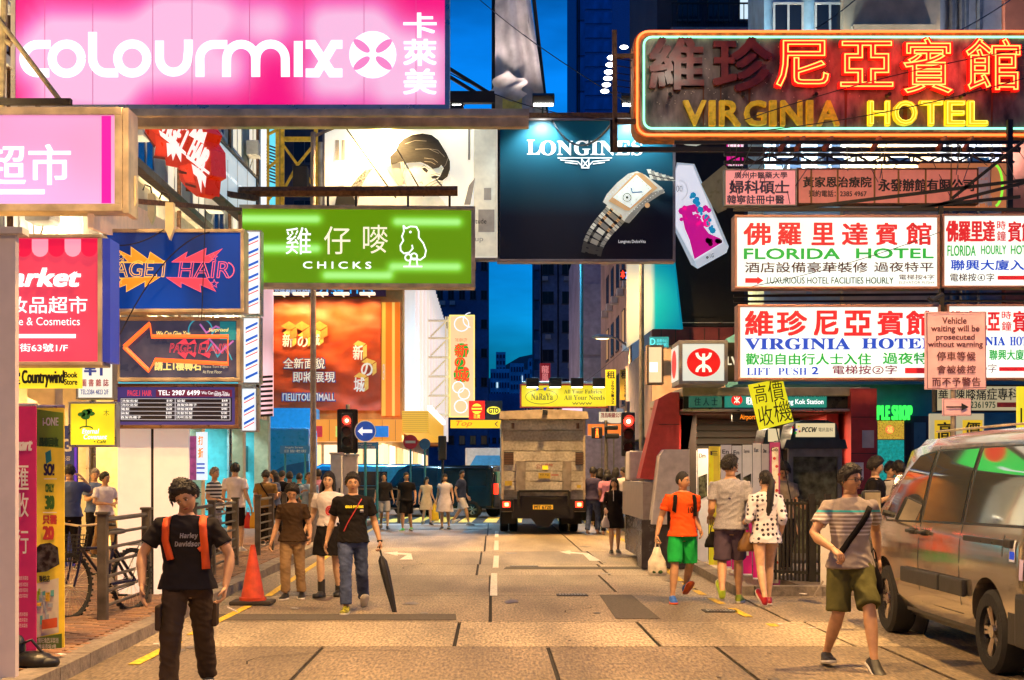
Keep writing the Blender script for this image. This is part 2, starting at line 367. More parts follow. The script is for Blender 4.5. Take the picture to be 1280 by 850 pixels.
for i in range(12):   # yellow crossing bars
    x = -4.6 + i * .86; sheet('crossing_bar', [(x, 47.5), (x + .45, 47.5), (x + .62, 53.5), (x + .17, 53.5)], .006 - .02, ylw, mk)
for px, py, w in ((655, 708, .5), (715, 744, .42), (900, 764, .4)):
    a = gp(px, py); t = tag(thing('drain_cover', 'dark iron cover in the road %s' % {708: 'behind the truck beside the centre joint', 744: 'nearer one left of the man in green shorts', 764: 'ahead of the man in the striped shirt'}[py], 'drain cover', (a[0], a[1], .002)), group='drain covers in the road')
    MB().bb(-w / 2, w / 2, -.16, .16, 0, .006).build('plate', blackm, t)
    b = MB()
    for i in range(9): b.bb(-w / 2 + .04 + i * (w - .08) / 8.5, -w / 2 + .06 + i * (w - .08) / 8.5, -.13, .13, .006, .012)
    b.build('grating', steel, t)
# small litter
lm = mat('litter_paper', (.7, .66, .6), .8)
for px, py, lab in ((975, 781, 'near the striped shirt man'), (1015, 786, 'right of that beside the black railing'), (1004, 757, 'by the right kerb'), (76, 840, 'on the left pavement near the standing banners'), (195, 806, 'on the brick paving near the kerb'), (368, 761, 'on the road by the traffic cone')):
    a = gp(px, py); tag(MB().box((0, 0, .008), (.1, .05, .006), Matrix.Rotation(R.uniform(0, 3), 3, 'Z')).build('litter', lm, loc=(a[0], a[1], .002 if -3.4 < a[0] < 3.4 else .14)), 'scrap of white paper lying ' + lab, 'litter', 'scraps of paper on the ground')
# pavements
pvL = struct(MB().bb(-14, -3.93, -12, 45.9, -.1, .085).build('left_pavement', mat('paver_bed', (.08, .05, .035), .9)))
pvR = struct(MB().bb(4.2, 20, 19.0, 45.9, -.1, .118).bb(8.1, 20, -12, 18.99, -.1, .118).build('right_pavement', mat('dark_paving', (.12, .095, .075), .75, var=.3, ns=7, bump=.4)))
struct(MB().bb(-30, -3.9, 64.1, 300, -.1, .12).build('far_left_pavement', conc[3])); struct(MB().bb(4.42, 30, 64.1, 300, -.1, .12).build('far_right_pavement', conc[3]))
def lx(y):   # left kerb line
    return -3.38 - max(0, (y - 11)) * .019
def rx(y): return 3.28 + max(0, (y - 19)) * .022
for side, name in ((-1, 'left_kerb'), (1, 'right_kerb')):
    kb = struct(thing(name, None, None)); y = -4.0 if side < 0 else 18.8
    for i in range(5 if side > 0 else 0): MB().bb(3.54 + i * .9, 4.43 + i * .9, 18.76, 18.99, -.02, .125 + R.uniform(-.004, .004)).build('kerbstone', kerbm, kb)
    while y < 45.5:
        fx = lx(y) if side < 0 else rx(y); fx2 = lx(y + .88) if side < 0 else rx(y + .88)
        o = MB(); w = .24; o.prism([(fx, y + .006), (fx + side * w, y + .006), (fx2 + side * w, y + .874), (fx2, y + .874)] if side > 0 else [(fx + side * w, y + .006), (fx, y + .006), (fx2, y + .874), (fx2 + side * w, y + .874)], -.02, .125 + R.uniform(-.004, .004), 'z')
        o.build('kerbstone', kerbm, kb); y += .88
# brick paving on the left, laid in rows; the nearest 300 bricks that show are single pieces
pav = struct(thing('brick_paving', None, None)); bmesh_ = [MB().box((0, 0, 0), (.196, .096, .05), b=.004).mesh('brick', m) for m in brick_m]
cells = []
y = 9.6
ri = 0
while y < 45.6:
    x = lx(y) - .36 + (.1 if ri % 2 else 0) - .02
    n = 0
    while x > -7.5: cells.append((x, y)); x -= .2
    y += .1; ri += 1
vis = sorted(cells, key=lambda c: c[1] if (c[0] / c[1] * F + VX) > 60 and c[0] > -5.6 else 99)
for (x, y) in vis[:300]: inst('brick', R.choice(bmesh_), pav, (x, y, .1 + R.uniform(-.003, .003)), (0, 0, R.uniform(-.01, .01)))
b = MB()
for (x, y) in vis[300:]:
    if y > 30: continue
    b.mi = R.randrange(4); z = .1 + R.uniform(-.003, .003)
    b.add([(x - .098, y - .048, z + .022), (x + .098, y - .048, z + .022), (x + .098, y + .048, z + .022), (x - .098, y + .048, z + .022), (x - .098, y - .048, z - .02), (x + .098, y - .048, z - .02)], [(0, 1, 2, 3), (4, 5, 1, 0)])
q = b.build('brick_field', brick_m, pav); q['kind'] = 'stuff'
MB().bb(-7.5, -3.95, 30, 45.8, .085, .118).build('paving_sheet', brick_m[0], pav)
# ================================================================== buildings
def windows(B, face, o0, n, pitch, w, h, z0, nz_, zp, fm, gm, lit=None, litp=0, sill=.04, rec=.0, acs=0, seed=1):
    """rows of windows set on a wall. face: 'S' faces the camera, 'E' faces +X, 'W' faces -X; o0 = (x,y) of the first window centre"""
    rr = random.Random(seed)
    fr = MB(); t = .05
    for a, b_ in ((-w / 2, -w / 2 + t), (w / 2 - t, w / 2), (-t / 2, t / 2)): fr.bb(a, b_, -.05, .02, -h / 2, h / 2)
    fr.bb(-w / 2, w / 2, -.052, .02, h / 2 - t, h / 2 + .001).bb(-w / 2 - .05, w / 2 + .05, -.09, .02, -h / 2 - sill, -h / 2 + t)
    fme = fr.mesh('window', fm); pme = MB().bb(-w / 2 + .01, w / 2 - .01, -.03, -.024, -h / 2 + .01, h / 2 - .01).mesh('pane', gm)
    lme = MB().bb(-w / 2 + .01, w / 2 - .01, -.03, -.024, -h / 2 + .01, h / 2 - .01).mesh('pane', lit or gm)
    acm = MB().box((0, -.2, 0), (.55, .35, .38), b=.02); acm.bb(-.3, .3, -.4, 0, -.24, -.2)
    acme = acm.mesh('air_conditioner', offw)
    rz = {'S': 0, 'E': pi / 2, 'W': -pi / 2}[face]; ux, uy = {'S': (1, 0), 'E': (0, 1), 'W': (0, 1)}[face]
    for i in range(n):
        for k in range(nz_):
            p = (o0[0] + ux * i * pitch, o0[1] + uy * i * pitch, z0 + k * zp)
            wd = inst('window', fme, B, p, (0, 0, rz)); inst('pane', lme if rr.random() < litp else pme, wd)
            if acs and rr.random() < acs: inst('air_conditioner', acme, B, (p[0] + ux * rr.uniform(-.3, .3), p[1] + uy * .1, p[2] - h / 2 - .35), (0, 0, rz))
def block(B, x0, x1, y0, y1, z0, z1, m, name='wall'): return MB().bb(x0, x1, y0, y1, z0, z1).build(name, m, B)
def wallm(n, c, **k): return mat(n, c, .8, var=.14, ns=3, var2=.25, ns2=.35, bump=.2, bs=20, **k)
warm = E('lit_window', (1, .5, .16), .55); coolw = E('lit_window_cool', (.7, .9, 1), 1.0)
cream = wallm('cream_plaster', (.68, .6, .42)); fm_w = mat('window_frame_white', (.6, .58, .52), .5); fm_d = mat('window_frame_dark', (.06, .06, .07), .5)
# left shop building along the pavement
B = thing('shop_building', 'cream plastered building behind the signs on the left pavement', 'building')
block(B, -16, -7.5, 12, 47, 3.9, 17, cream); block(B, -16, -11.2, 12, 47, .1, 3.9, cream)
windows(B, 'E', (-7.5, 14), 12, 2.7, 1.5, 1.7, 6.2, 4, 2.8, fm_w, E('bright_room', (1, .86, .6), .9), lit=glassd, litp=.15, seed=3)
for i, z in enumerate((5.0, 7.85, 10.6)): MB().bb(-7.62, -7.35, 12, 47, z, z + .16, b=.02).build('ledge', cream, B)
for y in (12.2, 18, 24, 30, 36, 42, 46.7): MB().bb(-7.9, -7.42, y - .22, y + .22, .1, 3.9, b=.02).build('pillar', mat('pillar_tile', (.55, .42, .25), .4), B)
def added_wall_lamp(par, x, y, z, rz, power, col=(1, .8, .5), n=1):  # made-up fixture, added to wash the facades with light
    f = MB().box((0, -.5, 0), (.5, .16, .14), b=.03).tube([(0, 0, -.1), (0, -.5, -.02)], .02).build('added_wall_lamp', alu, par, loc=(x, y, z), rot=(0, 0, rz)); MB().bb(-.22, .22, -.56, -.44, .071, .08).build('added_lamp_glass', E('added_lamp_glass', (1, .9, .7), 5), f)
    lamp('AREA', 'added_wall_lamp_light', f, (0, -.6, .12), power, col, .5, (radians(118), 0, 0), sy=.2)
for y in (17, 24, 31, 38, 44): added_wall_lamp(B, -7.5, y, 5.3, pi / 2, 700)
acm_ = MB().box((0, -.25, 0), (.6, .4, .45), b=.03).bb(-.2, .2, -.47, -.45, -.16, .16).tube([(.2, -.2, -.2), (.25, -.06, -.6), (.25, -.04, -2)], .02).mesh('air_conditioner', offw)
for i in range(16): inst('air_conditioner', acm_, B, (-7.5, 14.6 + i * 2.0, 5.9 + (i * 7 % 4) * 2.8), (0, 0, pi / 2))
b = MB()
for y in (16.4, 21.5, 27.4, 33.1, 39.5, 44.2): b.tube([(-7.4, y, 4), (-7.4, y, 17)], .05, 7)
isl(b, 'drain_pipe', rusty, B, True)
# open lit shops under it
shopw = mat('shop_wall_cream', (.7, .56, .32), .5); shop_em = E('ceiling_tube', (1, .82, .5), 5)
for i in range(5):
    y0, y1 = 12.5 + i * 6.9, 12.5 + i * 6.9 + 6.6
    o = thing('shop', ['brightly lit cream shop front nearest on the left', 'lit shop behind the parked bicycle', 'warm lit shop behind the white hoarding panels', 'lit shop with teal window glow past the hoarding', 'last lit shop before the side street on the left'][i], 'shop', (-7.5, (y0 + y1) / 2, .1))
    h = (y1 - y0) / 2
    MB().bb(-3.6, -3.5, -h, h, 0, 3.75).bb(-3.5, 0, -h, -h + .06, 0, 3.75).bb(-3.5, 0, h - .06, h, 0, 3.75).bb(-3.5, 0, -h + .06, h - .06, 3.68, 3.75).bb(-3.5, 0, -h + .06, h - .06, 0, .06).build('shop_wall', shopw if i < 3 else mat('teal_wall', (.1, .5, .55), .5), o)
    for k in (-1, 0, 1):
        MB().bb(-3.2, -.4, k * 1.7 - .06, k * 1.7 + .06, 3.55, 3.64).build('ceiling_light', shop_em, o)
    b = MB()
    for k in range(4): b.bb(-3.4, -3.1, -h + .3, h - .3, .5 + k * .6, .54 + k * .6)
    b.build('shelf', white, o)
    b = MB()
    for k in range(4):
        for j in range(22):
            hh = R.uniform(.12, .42); b.mi = R.randrange(4); yy = -h + .45 + j * (2 * h - .8) / 22; b.bb(-3.38, -3.12, yy, yy + R.uniform(.12, .24), .54 + k * .6, .54 + k * .6 + hh)
    st = b.build('goods', [mat('goods_red', (.6, .05, .05), .4), mat('goods_white', (.7, .7, .65), .4), mat('goods_blue', (.05, .15, .5), .4), mat('goods_gold', (.7, .45, .06), .4)], o); st['kind'] = 'stuff'
    MB().bb(-.02, .04, -h, -h + .08, 0, 3.7).bb(-.02, .04, h - .08, h, 0, 3.7).bb(-.02, .05, -h, h, 3.3, 3.68).build('door_frame', alu, o)
    lamp('AREA', 'shop_light', o, (-1.6, 0, 3.4), 650 if i < 3 else 450, (1, .70, .33) if i < 3 else (.5, .9, 1), 3, (0, radians(25), 0), sy=5)
# building behind the scaffold, left background over the side street
dk = wallm('dark_blue_wall', (.05, .06, .1)); B = thing('tenement_building', 'dark tenement block behind the yellow steel frame at upper left', 'building')
block(B, -30, -7.6, 66.5, 85, 12.3, 24, dk); windows(B, 'S', (-16.5, 66.5), 6, 1.9, 1.1, 1.3, 14, 5, 3, fm_d, glassd, coolw, .1, acs=.3)
# mall on the far corner
orange = wallm('orange_cladding', (.7, .26, .05)); B = thing('shopping_mall', 'orange lit shopping mall with a tall banner on the far left corner', 'building')
block(B, -30, -4.15, 65, 120, 3.9, 12.2, orange); block(B, -30, -5.4, 66.2, 120, .1, 3.9, mat('mall_shop', (.7, .6, .4), .5))
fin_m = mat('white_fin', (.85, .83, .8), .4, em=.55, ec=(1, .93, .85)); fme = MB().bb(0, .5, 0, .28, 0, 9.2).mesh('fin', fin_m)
for i in range(26): inst('fin', fme, B, (-4.15, 66.5 + i * 2.0, 4.3))
pn = [E('mall_panel_%d' % i, c, .9) for i, c in enumerate([(1, .35, .3), (1, .9, .85), (1, .6, .2), (.9, .8, 1)])]
for i in range(25): MB().bb(-4.15, -4.09, 66.9 + i * 2.0, 68.4 + i * 2.0, 4.6 + (i % 3) * .4, 12).build('poster_panel', pn[(i * 7) % 4], B)
cano = E('canopy_orange', (1, .32, .03), .8)
MB().prism([(-9.4, 3.1), (-4.1, 3.1), (-4.1, 4.1), (-9.4, 4.1)], 63.6, 65, 'y').build('canopy', cano, B)
MB().bb(-4.1, -2.9, 63.8, 84, 3.5, 4.5).build('canopy', E('canopy_yellow', (1, .5, .04), .75), B)
b = MB()
for i in range(11): b.bb(-4.09 - .0, -2.89, 63.78, 63.8, 3.52 + i * .09, 3.53 + i * .09)
for i in range(9): b.bb(-9.2 + i * .6, -9.18 + i * .6, 63.58, 63.6, 3.12, 4.08)
isl(b, 'canopy_joint', mat('joint_brown', (.25, .08, .01), .6), B)
for i, (x, t_) in enumerate(((-8.6, white), (-7.1, black), (-5.6, white))): MB().bb(x, x + .9, 63.5, 63.57, 3.3, 3.8).build('shop_name_board', mat('name_board_%d' % i, [(.6, .02, .02), (.7, .6, .1), (.02, .15, .4)][i], .4, em=.5), B)
b = MB()
for i in range(12): b.bb(-2.95, -2.75, 64 + i * 1.6, 64.3 + i * 1.6, 4.5, 4.75)
isl(b, 'lamp_row', E('lamp_row', (1, .95, .8), 2.5), B)
for i in range(9):
    MB().bb(-5.3, -5.25, 67 + i * 5.5, 70.6 + i * 5.5, .4, 3.1).build('shop_window', E('mall_window_%d' % (i % 3), [(1, .75, .4), (1, .9, .7), (1, .5, .2)][i % 3], 1.6), B)
for i in range(5): MB().bb(-9.9 + i * .98, -9.05 + i * .98, 66.15, 66.18, .3, 3).build('shop_window', E('mall_front_%d' % (i % 2), [(1, .8, .5), (1, .65, .3)][i % 2], 1.5), B)
MB().bb(-17, -8.0, 63.2, 65, 3.6, 4.6).build('fascia', mat('blue_fascia', (.02, .25, .55), .35, em=.25, ec=(.02, .4, .9)), B)
lamp('AREA', 'canopy_light', B, (-3.6, 72, 3.4), 500, (1, .6, .25), 1, sy=16)
s = Sign('banner', None, None, (342, 374, 476, 512), 64.6, obj=None) if 0 else Sign('fabric_banner', 'red orange fabric banner announcing a new look on the mall corner', 'banner', (342, 374, 476, 513), 64.8)
# creased cloth
me_b = MB(); NU, NV = 44, 36; vs = []; fs = []
for j in range(NV + 1):
    for i in range(NU + 1):
        u = s.u0 + (s.u1 - s.u0) * i / NU; v = s.v0 + (s.v1 - s.v0) * j / NV
        yy = -.05 + .035 * sin((u * 1.2 + v * 3.4) + 2.2 * noise.noise(Vector((u * .7, v * .7, 0)))) + .05 * noise.noise(Vector((u * 1.3, v * 3, 4)))
        vs.append((u, yy, v))
for j in range(NV):
    for i in range(NU): a = j * (NU + 1) + i; fs.append((a, a + 1, a + NU + 2, a + NU + 1))
me_b.add(vs, fs); cl_o = me_b.build('cloth', mat('banner_cloth', (.62, .075, .012), .45, var=.2, ns=1.2), s.o, smooth=2, fix=False)
s.layer = 45
wm = mat('banner_white', (.85, .8, .75), .5, em=.12, ec=(1, .95, .85)); gold = mat('banner_gold', (.8, .5, .1), .4, em=.1, ec=(1, .6, .1)); edgem = mat('letter_blue_edge', (.05, .08, .3), .5)
s.text('全新面貌', (354.5, 447.5, 407, 461.5), edgem, off=.07); s.text('全新面貌', (355, 448, 406, 461), wm, off=.02)
s.text('即將展現', (366.5, 464.5, 420, 478.5), edgem, off=.07); s.text('即將展現', (367, 465, 419, 478), wm, off=.02)
s.text(heavy('NEWTOWNMALL'), (353, 491, 420, 502), edgem, off=.05); s.text('ПEШTOШПMALL', (354, 492, 419, 501), wm, off=.02)
for t_, bx in (('新', (354, 418, 366, 434)), ('の', (373, 421, 385, 434)), ('城', (390, 418, 400, 432)), ('新', (442, 432, 454, 450)), ('の', (452, 454, 466, 470)), ('城', (443, 472, 456, 490))):
    x0, y0, x1, y1 = bx; w_ = x1 - x0
    s.polys([[(x0, y0 - 1), (x0 + w_ * .5, y0 - 6), (x1 + 4, y0 - 2), (x1 - 1, y0 + 2)], [(x1, y0 + 2), (x1 + 5, y0 - 1), (x1 + 5, y1 - 4), (x1, y1)]], gold, 'cube_print'); s.text(t_, bx, wm, off=.03)
rustb = mat('ghost_print', (.75, .22, .04), .5)
for i, x in enumerate((360, 376, 398)): s.polys([[(x - 8, 408), (x + 2, 402), (x + 12, 408), (x + 2, 414)], [(x + 12, 409), (x + 12, 420), (x + 3, 425), (x + 3, 415)]], rustb, 'ghost_cube')
for px in (356, 380, 404, 430, 462):
    u, v = s.uv(px, 371); MB().box((u, -1.1, v - .0), (.7, .3, .12), b=.02).tube([(u, 0, v), (u, -1.1, v)], .03).build('floodlight', mat('lamp_housing', (.7, .7, .68), .4, em=1.5, ec=(1, .8, .5)), s.o)
    lamp('SPOT', 'flood_beam', s.o, (u, -1.15, v - .12), 380, (1, .66, .2), .15, (radians(32), 0, 0), 115)
s = Sign('advertising_strip', 'dark purple strip sign with a phone number above the mall banner', 'sign', (342, 354, 482, 370), 64.5)
s.panel(mat('dark_purple', (.09, .02, .06), .5), .3); s.text('外屏幕廣告熱線', (343, 358, 391, 367), E('print_pale_blue', (.55, .7, 1), .8), off=.02); s.text(':2154 1115', (394, 358, 466, 367), E('print_cyan', (.05, .45, 1), .9), off=.03)
s = Sign('mall_advertisement', 'tall orange side panel at the corner of the mall banner', 'panel', (477, 378, 500, 520), 64.9)
s.panel(E('panel_orange', (1, .2, .01), .75), .3); s.rect(477, 378, 482, 520, E('panel_gold', (1, .45, .05), .9)); s.rect(490, 378, 493.5, 520, E('panel_gold'if 0 else 'panel_gold2', (1, .55, .1), .9))
s.text('NEW', (478, 455, 481.5, 475), white, rot=0)
# far towers
dkt = wallm('night_tower', (.22, .30, .46)); dk2 = wallm('night_tower_blue', (.08, .22, .42))
B = thing('tower_block', 'dark blue tower block at the left edge of the sky gap', 'building'); block(B, -12, -.35, 140, 160, 0, 36, dk2)
windows(B, 'S', (-8.5, 140), 8, 1.1, .6, .9, 5, 10, 2.9, fm_d, glassd, warm, .03, acs=.4, seed=5)
B = thing('tower_block', 'dark tower block with small window bays right of the sky gap', 'building'); block(B, 4.6, 8.3, 135, 160, 0, 35.2, dkt)
for q_ in (4.75, 6.35, 8.2): MB().tube([(q_, 134.9, 0), (q_, 134.9, 35)], .07, 5).build('drain_pipe', blackm, B)
for i in range(11): MB().bb(4.1, 4.6, 135.5, 137, 4 + i * 2.9, 5.9 + i * 2.9).build('bay', dk2, B)
windows(B, 'S', (5.4, 135), 2, 1.9, 1.1, 1.2, 4.6, 11, 2.8, fm_d, glassd, warm, .06, acs=.5, seed=8)
B = thing('tower_block', 'narrow dark block between the pole and the dark tower', 'building'); block(B, 8.35, 10.6, 128, 150, 0, 33, wallm('night_tower_red', (.07, .05, .08)))
windows(B, 'S', (8.9, 128), 2, 1.1, .7, .9, 6, 9, 2.7, fm_d, glassd, None, 0, acs=.9, seed=9)
lil = wallm('lilac_wall', (.42, .38, .45)); B = thing('plain_block', 'plain grey lilac block with blank end wall right of the sky gap', 'building'); block(B, 6.05, 8.9, 95, 110, 0, 17.6, lil); block(B, 6.1, 7.9, 94.9, 94.98, 9.7, 14.5, wallm('pale_end', (.5, .46, .5)), 'end_panel')
block(B, 6.1, 8.0, 94.9, 94.98, .2, 9.5, wallm('white_end', (.62, .58, .6)), 'end_panel')
pink = wallm('pink_stone', (.55, .36, .26)); B = thing('stone_building', 'pink stone building receding on the right behind the traffic light', 'building'); block(B, 7.0, 20, 52, 90, .1, 17, pink)
windows(B, 'W', (7.0, 54), 10, 3.4, 1.5, 1.9, 6.2, 4, 3.2, fm_d, glassd, warm, .25, acs=.7, seed=4)
for i in range(6): MB().bb(6.94, 7.0, 53 + i * 6, 58 + i * 6, .5, 3.2).build('shop_window', E('right_shop_%d' % (i % 3), [(1, .55, .2), (1, .3, .1), (1, .8, .45)][i % 3], 1.6), B)
MB().bb(6.4, 7.0, 52, 90, 3.9, 4.3).build('canopy', mat('canopy_red', (.3, .05, .03), .5), B)
# glass tower upper centre
gt = mat('blue_glass', (.06, .24, .55), .2, .3, var=.3, ns=1.2, stretch=(1, 1, .4)); gp_ = mat('blue_concrete', (.16, .30, .62), .7, var=.1)
B = thing('office_tower', 'tall blue office tower with a glazed column left of the neon sign', 'building', (0, 0, 0)); T = 170
block(B, XP(720, T), XP(822, T), T, T + 20, 0, 75, gp_)
me_ = MB().bb(-.0, 3.35, -.1, 0, 0, 1.35).mesh('glazing', gt); me2 = MB().bb(-1.15, -.15, -.12, 0, 0, 4).mesh('glazing', gt)
x = XP(736, T)
for i in range(30):
    inst('glazing', me_, B, (x - .55, T, 18 + i * 1.45 * 1.2)); 
for i in range(12): inst('glazing', me2, B, (x - .3, T, 18 + i * 4.3))
MB().bb(XP(721, T), XP(722.5, T), T - .5, T, 0, 75).bb(XP(723.5, T), XP(724.6, T), T - .4, T, 0, 75).build('drain_pipe', black, B)
windows(B, 'S', (XP(796, T), T), 1, 3, .9, 1.8, 40, 7, 6.4, fm_d, glassd)
# distant estate and hill
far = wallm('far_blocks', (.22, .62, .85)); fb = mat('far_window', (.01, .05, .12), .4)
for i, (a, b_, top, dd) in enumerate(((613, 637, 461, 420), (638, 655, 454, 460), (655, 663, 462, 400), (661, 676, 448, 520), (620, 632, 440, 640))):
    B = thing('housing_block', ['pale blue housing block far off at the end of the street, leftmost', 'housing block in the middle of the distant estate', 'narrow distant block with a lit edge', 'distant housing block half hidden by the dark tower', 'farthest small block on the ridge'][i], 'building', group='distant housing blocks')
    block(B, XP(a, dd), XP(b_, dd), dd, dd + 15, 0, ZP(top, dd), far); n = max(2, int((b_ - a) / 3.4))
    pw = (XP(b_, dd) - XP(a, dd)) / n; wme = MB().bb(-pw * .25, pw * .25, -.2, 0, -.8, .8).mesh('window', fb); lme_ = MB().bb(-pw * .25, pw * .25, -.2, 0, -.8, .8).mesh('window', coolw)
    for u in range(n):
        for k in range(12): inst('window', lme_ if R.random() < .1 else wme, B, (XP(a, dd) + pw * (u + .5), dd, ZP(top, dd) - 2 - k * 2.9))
B = thing('low_block', 'low dark blue block closing the end of the street', 'building'); block(B, XP(598, 210), XP(655, 210), 210, 225, 0, ZP(492, 210), dk2); windows(B, 'S', (XP(602, 210), 210), 7, .95, .6, .9, 4, 3, 2.6, fm_d, glassd, warm, .25, seed=2)
hm = mat('hill_green', (.03, .07, .08), .95, var=.4, ns=.05); b = MB(); vs = []; fs = []
for i in range(41):
    for j in range(12):
        x = -160 + i * 8; y = 700 + j * 20; vs.append((x, y, (50 + 22 * math.exp(-((x - 28) / 25) ** 2) + 5 * noise.noise(Vector((x * .05, y * .03, 0)))) * sin(pi * (j + .2) / 12.5)))
for i in range(40):
    for j in range(11): a = i * 12 + j; fs.append((a, a + 12, a + 13, a + 1))
b.add(vs, fs); struct(b.build('hill', hm, smooth=2))
# right-hand blocks seen over and between the signs
teal = wallm('teal_cladding', (.06, .30, .38)); bw = wallm('pale_blue_wall', (.4, .62, .72)); bei = wallm('beige_wall', (.6, .47, .3)); gr = wallm('grey_wall', (.3, .31, .34)); ter = wallm('terracotta_wall', (.45, .14, .08))
B = thing('tenement_building', 'dark balconied building above the left end of the neon sign', 'building'); block(B, 5.9, 9.6, 50, 60, 4, 24, wallm('dark_stair', (.04, .05, .08)))
for i in range(6):
    z = 15 + i * 2.2; MB().bb(6.3, 9.4, 49.2, 50, z, z + .14).build('balcony_slab', wallm('grey_slab', (.2, .22, .28)), B)
    b = MB()
    for k in range(18): b.bb(6.32 + k * .18, 6.35 + k * .18, 49.2, 49.23, z + .14, z + .95)
    b.bb(6.3, 9.4, 49.19, 49.25, z + .95, z + 1.0).build('railing', blackm, B)
windows(B, 'S', (7, 50), 3, 1.1, .8, 1.2, 16.2, 4, 2.2, fm_d, glassd, coolw, .3)
B = thing('corner_building', 'pale blue and beige corner building behind the neon hotel sign', 'building'); D = 32
block(B, XP(955, D), XP(1050, D), D, D + 2, 4.9, 14, bw); block(B, XP(1050, D), XP(1170, D), D - .3, D + 2, 4.9, 14, bei); block(B, XP(1170, D), XP(1252, D), D, D + 12, 4.9, 14, gr)
block(B, XP(925, D), 16, D + .3, D + 2, 3.7, 4.9, teal, 'fascia'); block(B, XP(1085, D), 16, D + .6, D + 12, .1, 3.7, teal, 'fascia')
for px, c_ in ((975, (.6, .85, 1)), (1030, (.7, .9, 1)), (1110, (1, .75, .4)), (1205, (.8, .85, 1))): added_wall_lamp(B, XP(px, D), D - .35, 8.6, 0, 330, c_)
windows(B, 'S', (XP(985, D), D), 2, .95, .7, 1.6, 6.6, 3, 2.5, fm_w, glassd, coolw, .3)
b = MB()
for px in (1188, 1200, 1205, 1222): b.tube([(XP(px, D), D - .12, 5), (XP(px, D), D - .12, 14)], .07, 7)
isl(b, 'drain_pipe', steel, B)
MB().bb(XP(1060, D), XP(1160, D), D - .5, D - .3, 11.55, 11.75).bb(XP(1060, D), XP(1160, D), D - .42, D - .3, 8.2, 8.3).build('ledge', bei, B)
B = thing('corner_building', 'terracotta red building at the far right behind the signs', 'building'); block(B, XP(1252, D) + .01, 20, D - .2, D + 12, 4.92, 14, ter)
windows(B, 'S', (12.6, D - .2), 3, 1.6, 1, 1.4, 7, 2, 3, fm_d, glassd)
# shop with green neon beside the station
s = Sign('corner_shop', 'shop with green neon PLE SHOP letters and a gold and teal window', 'shop', (1096, 520, 1168, 660), 32.3)
s.panel(mat('shop_dark', (.03, .04, .05), .4), .3); s.rect(1097, 526, 1130, 549, mat('gold_window', (.6, .4, .04), .5, var=.9, ns=22, em=.5, ec=(1, .55, .05)), 'window'); s.rect(1097, 550, 1130, 602, mat('teal_window', (.03, .35, .33), .4, var=.8, ns=12, em=.4, ec=(.02, .6, .5)), 'window')
s.disc(1112, 537, 5, E('red_flower', (1, .12, .05), 1.5)); s.text('福', (1108.5, 533, 1115.5, 541), E('gold_char', (1, .7, .1), 1.5))
s.rect(1132, 528, 1139, 660, black, 'door_frame'); s.rect(1142, 528, 1157, 660, mat('door_blue', (.05, .15, .22), .3), 'door')
s.text(heavy('PLE SHOP'), (1096, 507, 1139, 525), E('green_neon', (.05, 1, .1), 1.3), off=.03, deep=.06)
s = Sign('clinic_sign', 'cream clinic sign with black characters above the van', 'sign', (1171, 483, 1290, 513), 26)
s.panel(E('clinic_cream', (.75, .62, .36), .55), .2).case(blackm, t=.03); s.text('華  陳膝痛症專科', (1173, 485, 1273, 500), black, off=.02); s.text('2361975', (1213, 502, 1244, 510), mat('ink_green', (.02, .1, .05), .6), off=.02); s.rect(1246, 503, 1280, 509, mat('ink_red', (.5, .04, .04), .6))
s = Sign('shop_board', 'cream board with two yellow squares and large characters left of the van roof', 'sign', (1163, 517, 1230, 575), 25)
s.panel(E('board_cream', (.8, .7, .45), .5), .1); s.rect(1168, 525, 1194, 550, E('board_yellow', (.95, .6, .03), .7)); s.rect(1203, 525, 1228, 545, E('board_yellow', (.95, .6, .03), .7)); s.text('高', (1172, 528, 1190, 548), black, off=.04); s.text('價', (1206, 528, 1225, 545), black, off=.04)
s = Sign('shop_board', 'yellow upright board cut by the right edge of the photo', 'sign', (1273, 483, 1300, 560), 24); s.panel(E('board_yellow2', (1, .8, .03), .9), .1); s.text('I', (1275.5, 510, 1277.5, 528), black)
# ================================================================== hanging signs
HK = 'sign'
ink_w = E('ink_white', (1, 1, 1), 1.25); inkp = E('pale_pink_ink', (1, .8, .95), 1.1)
def hang(s, xs, up=1.2, m=None, r=.02, side=None):
    """rods that carry a sign from above"""
    b = MB()
    for px in xs:
        u = s.uv(px, s.box[1])[0]; b.tube([(u, .1, s.v1 + .03), (u, .1, s.v1 + up)], r)
    isl(b, 'hanger', m or blackm, s.o)
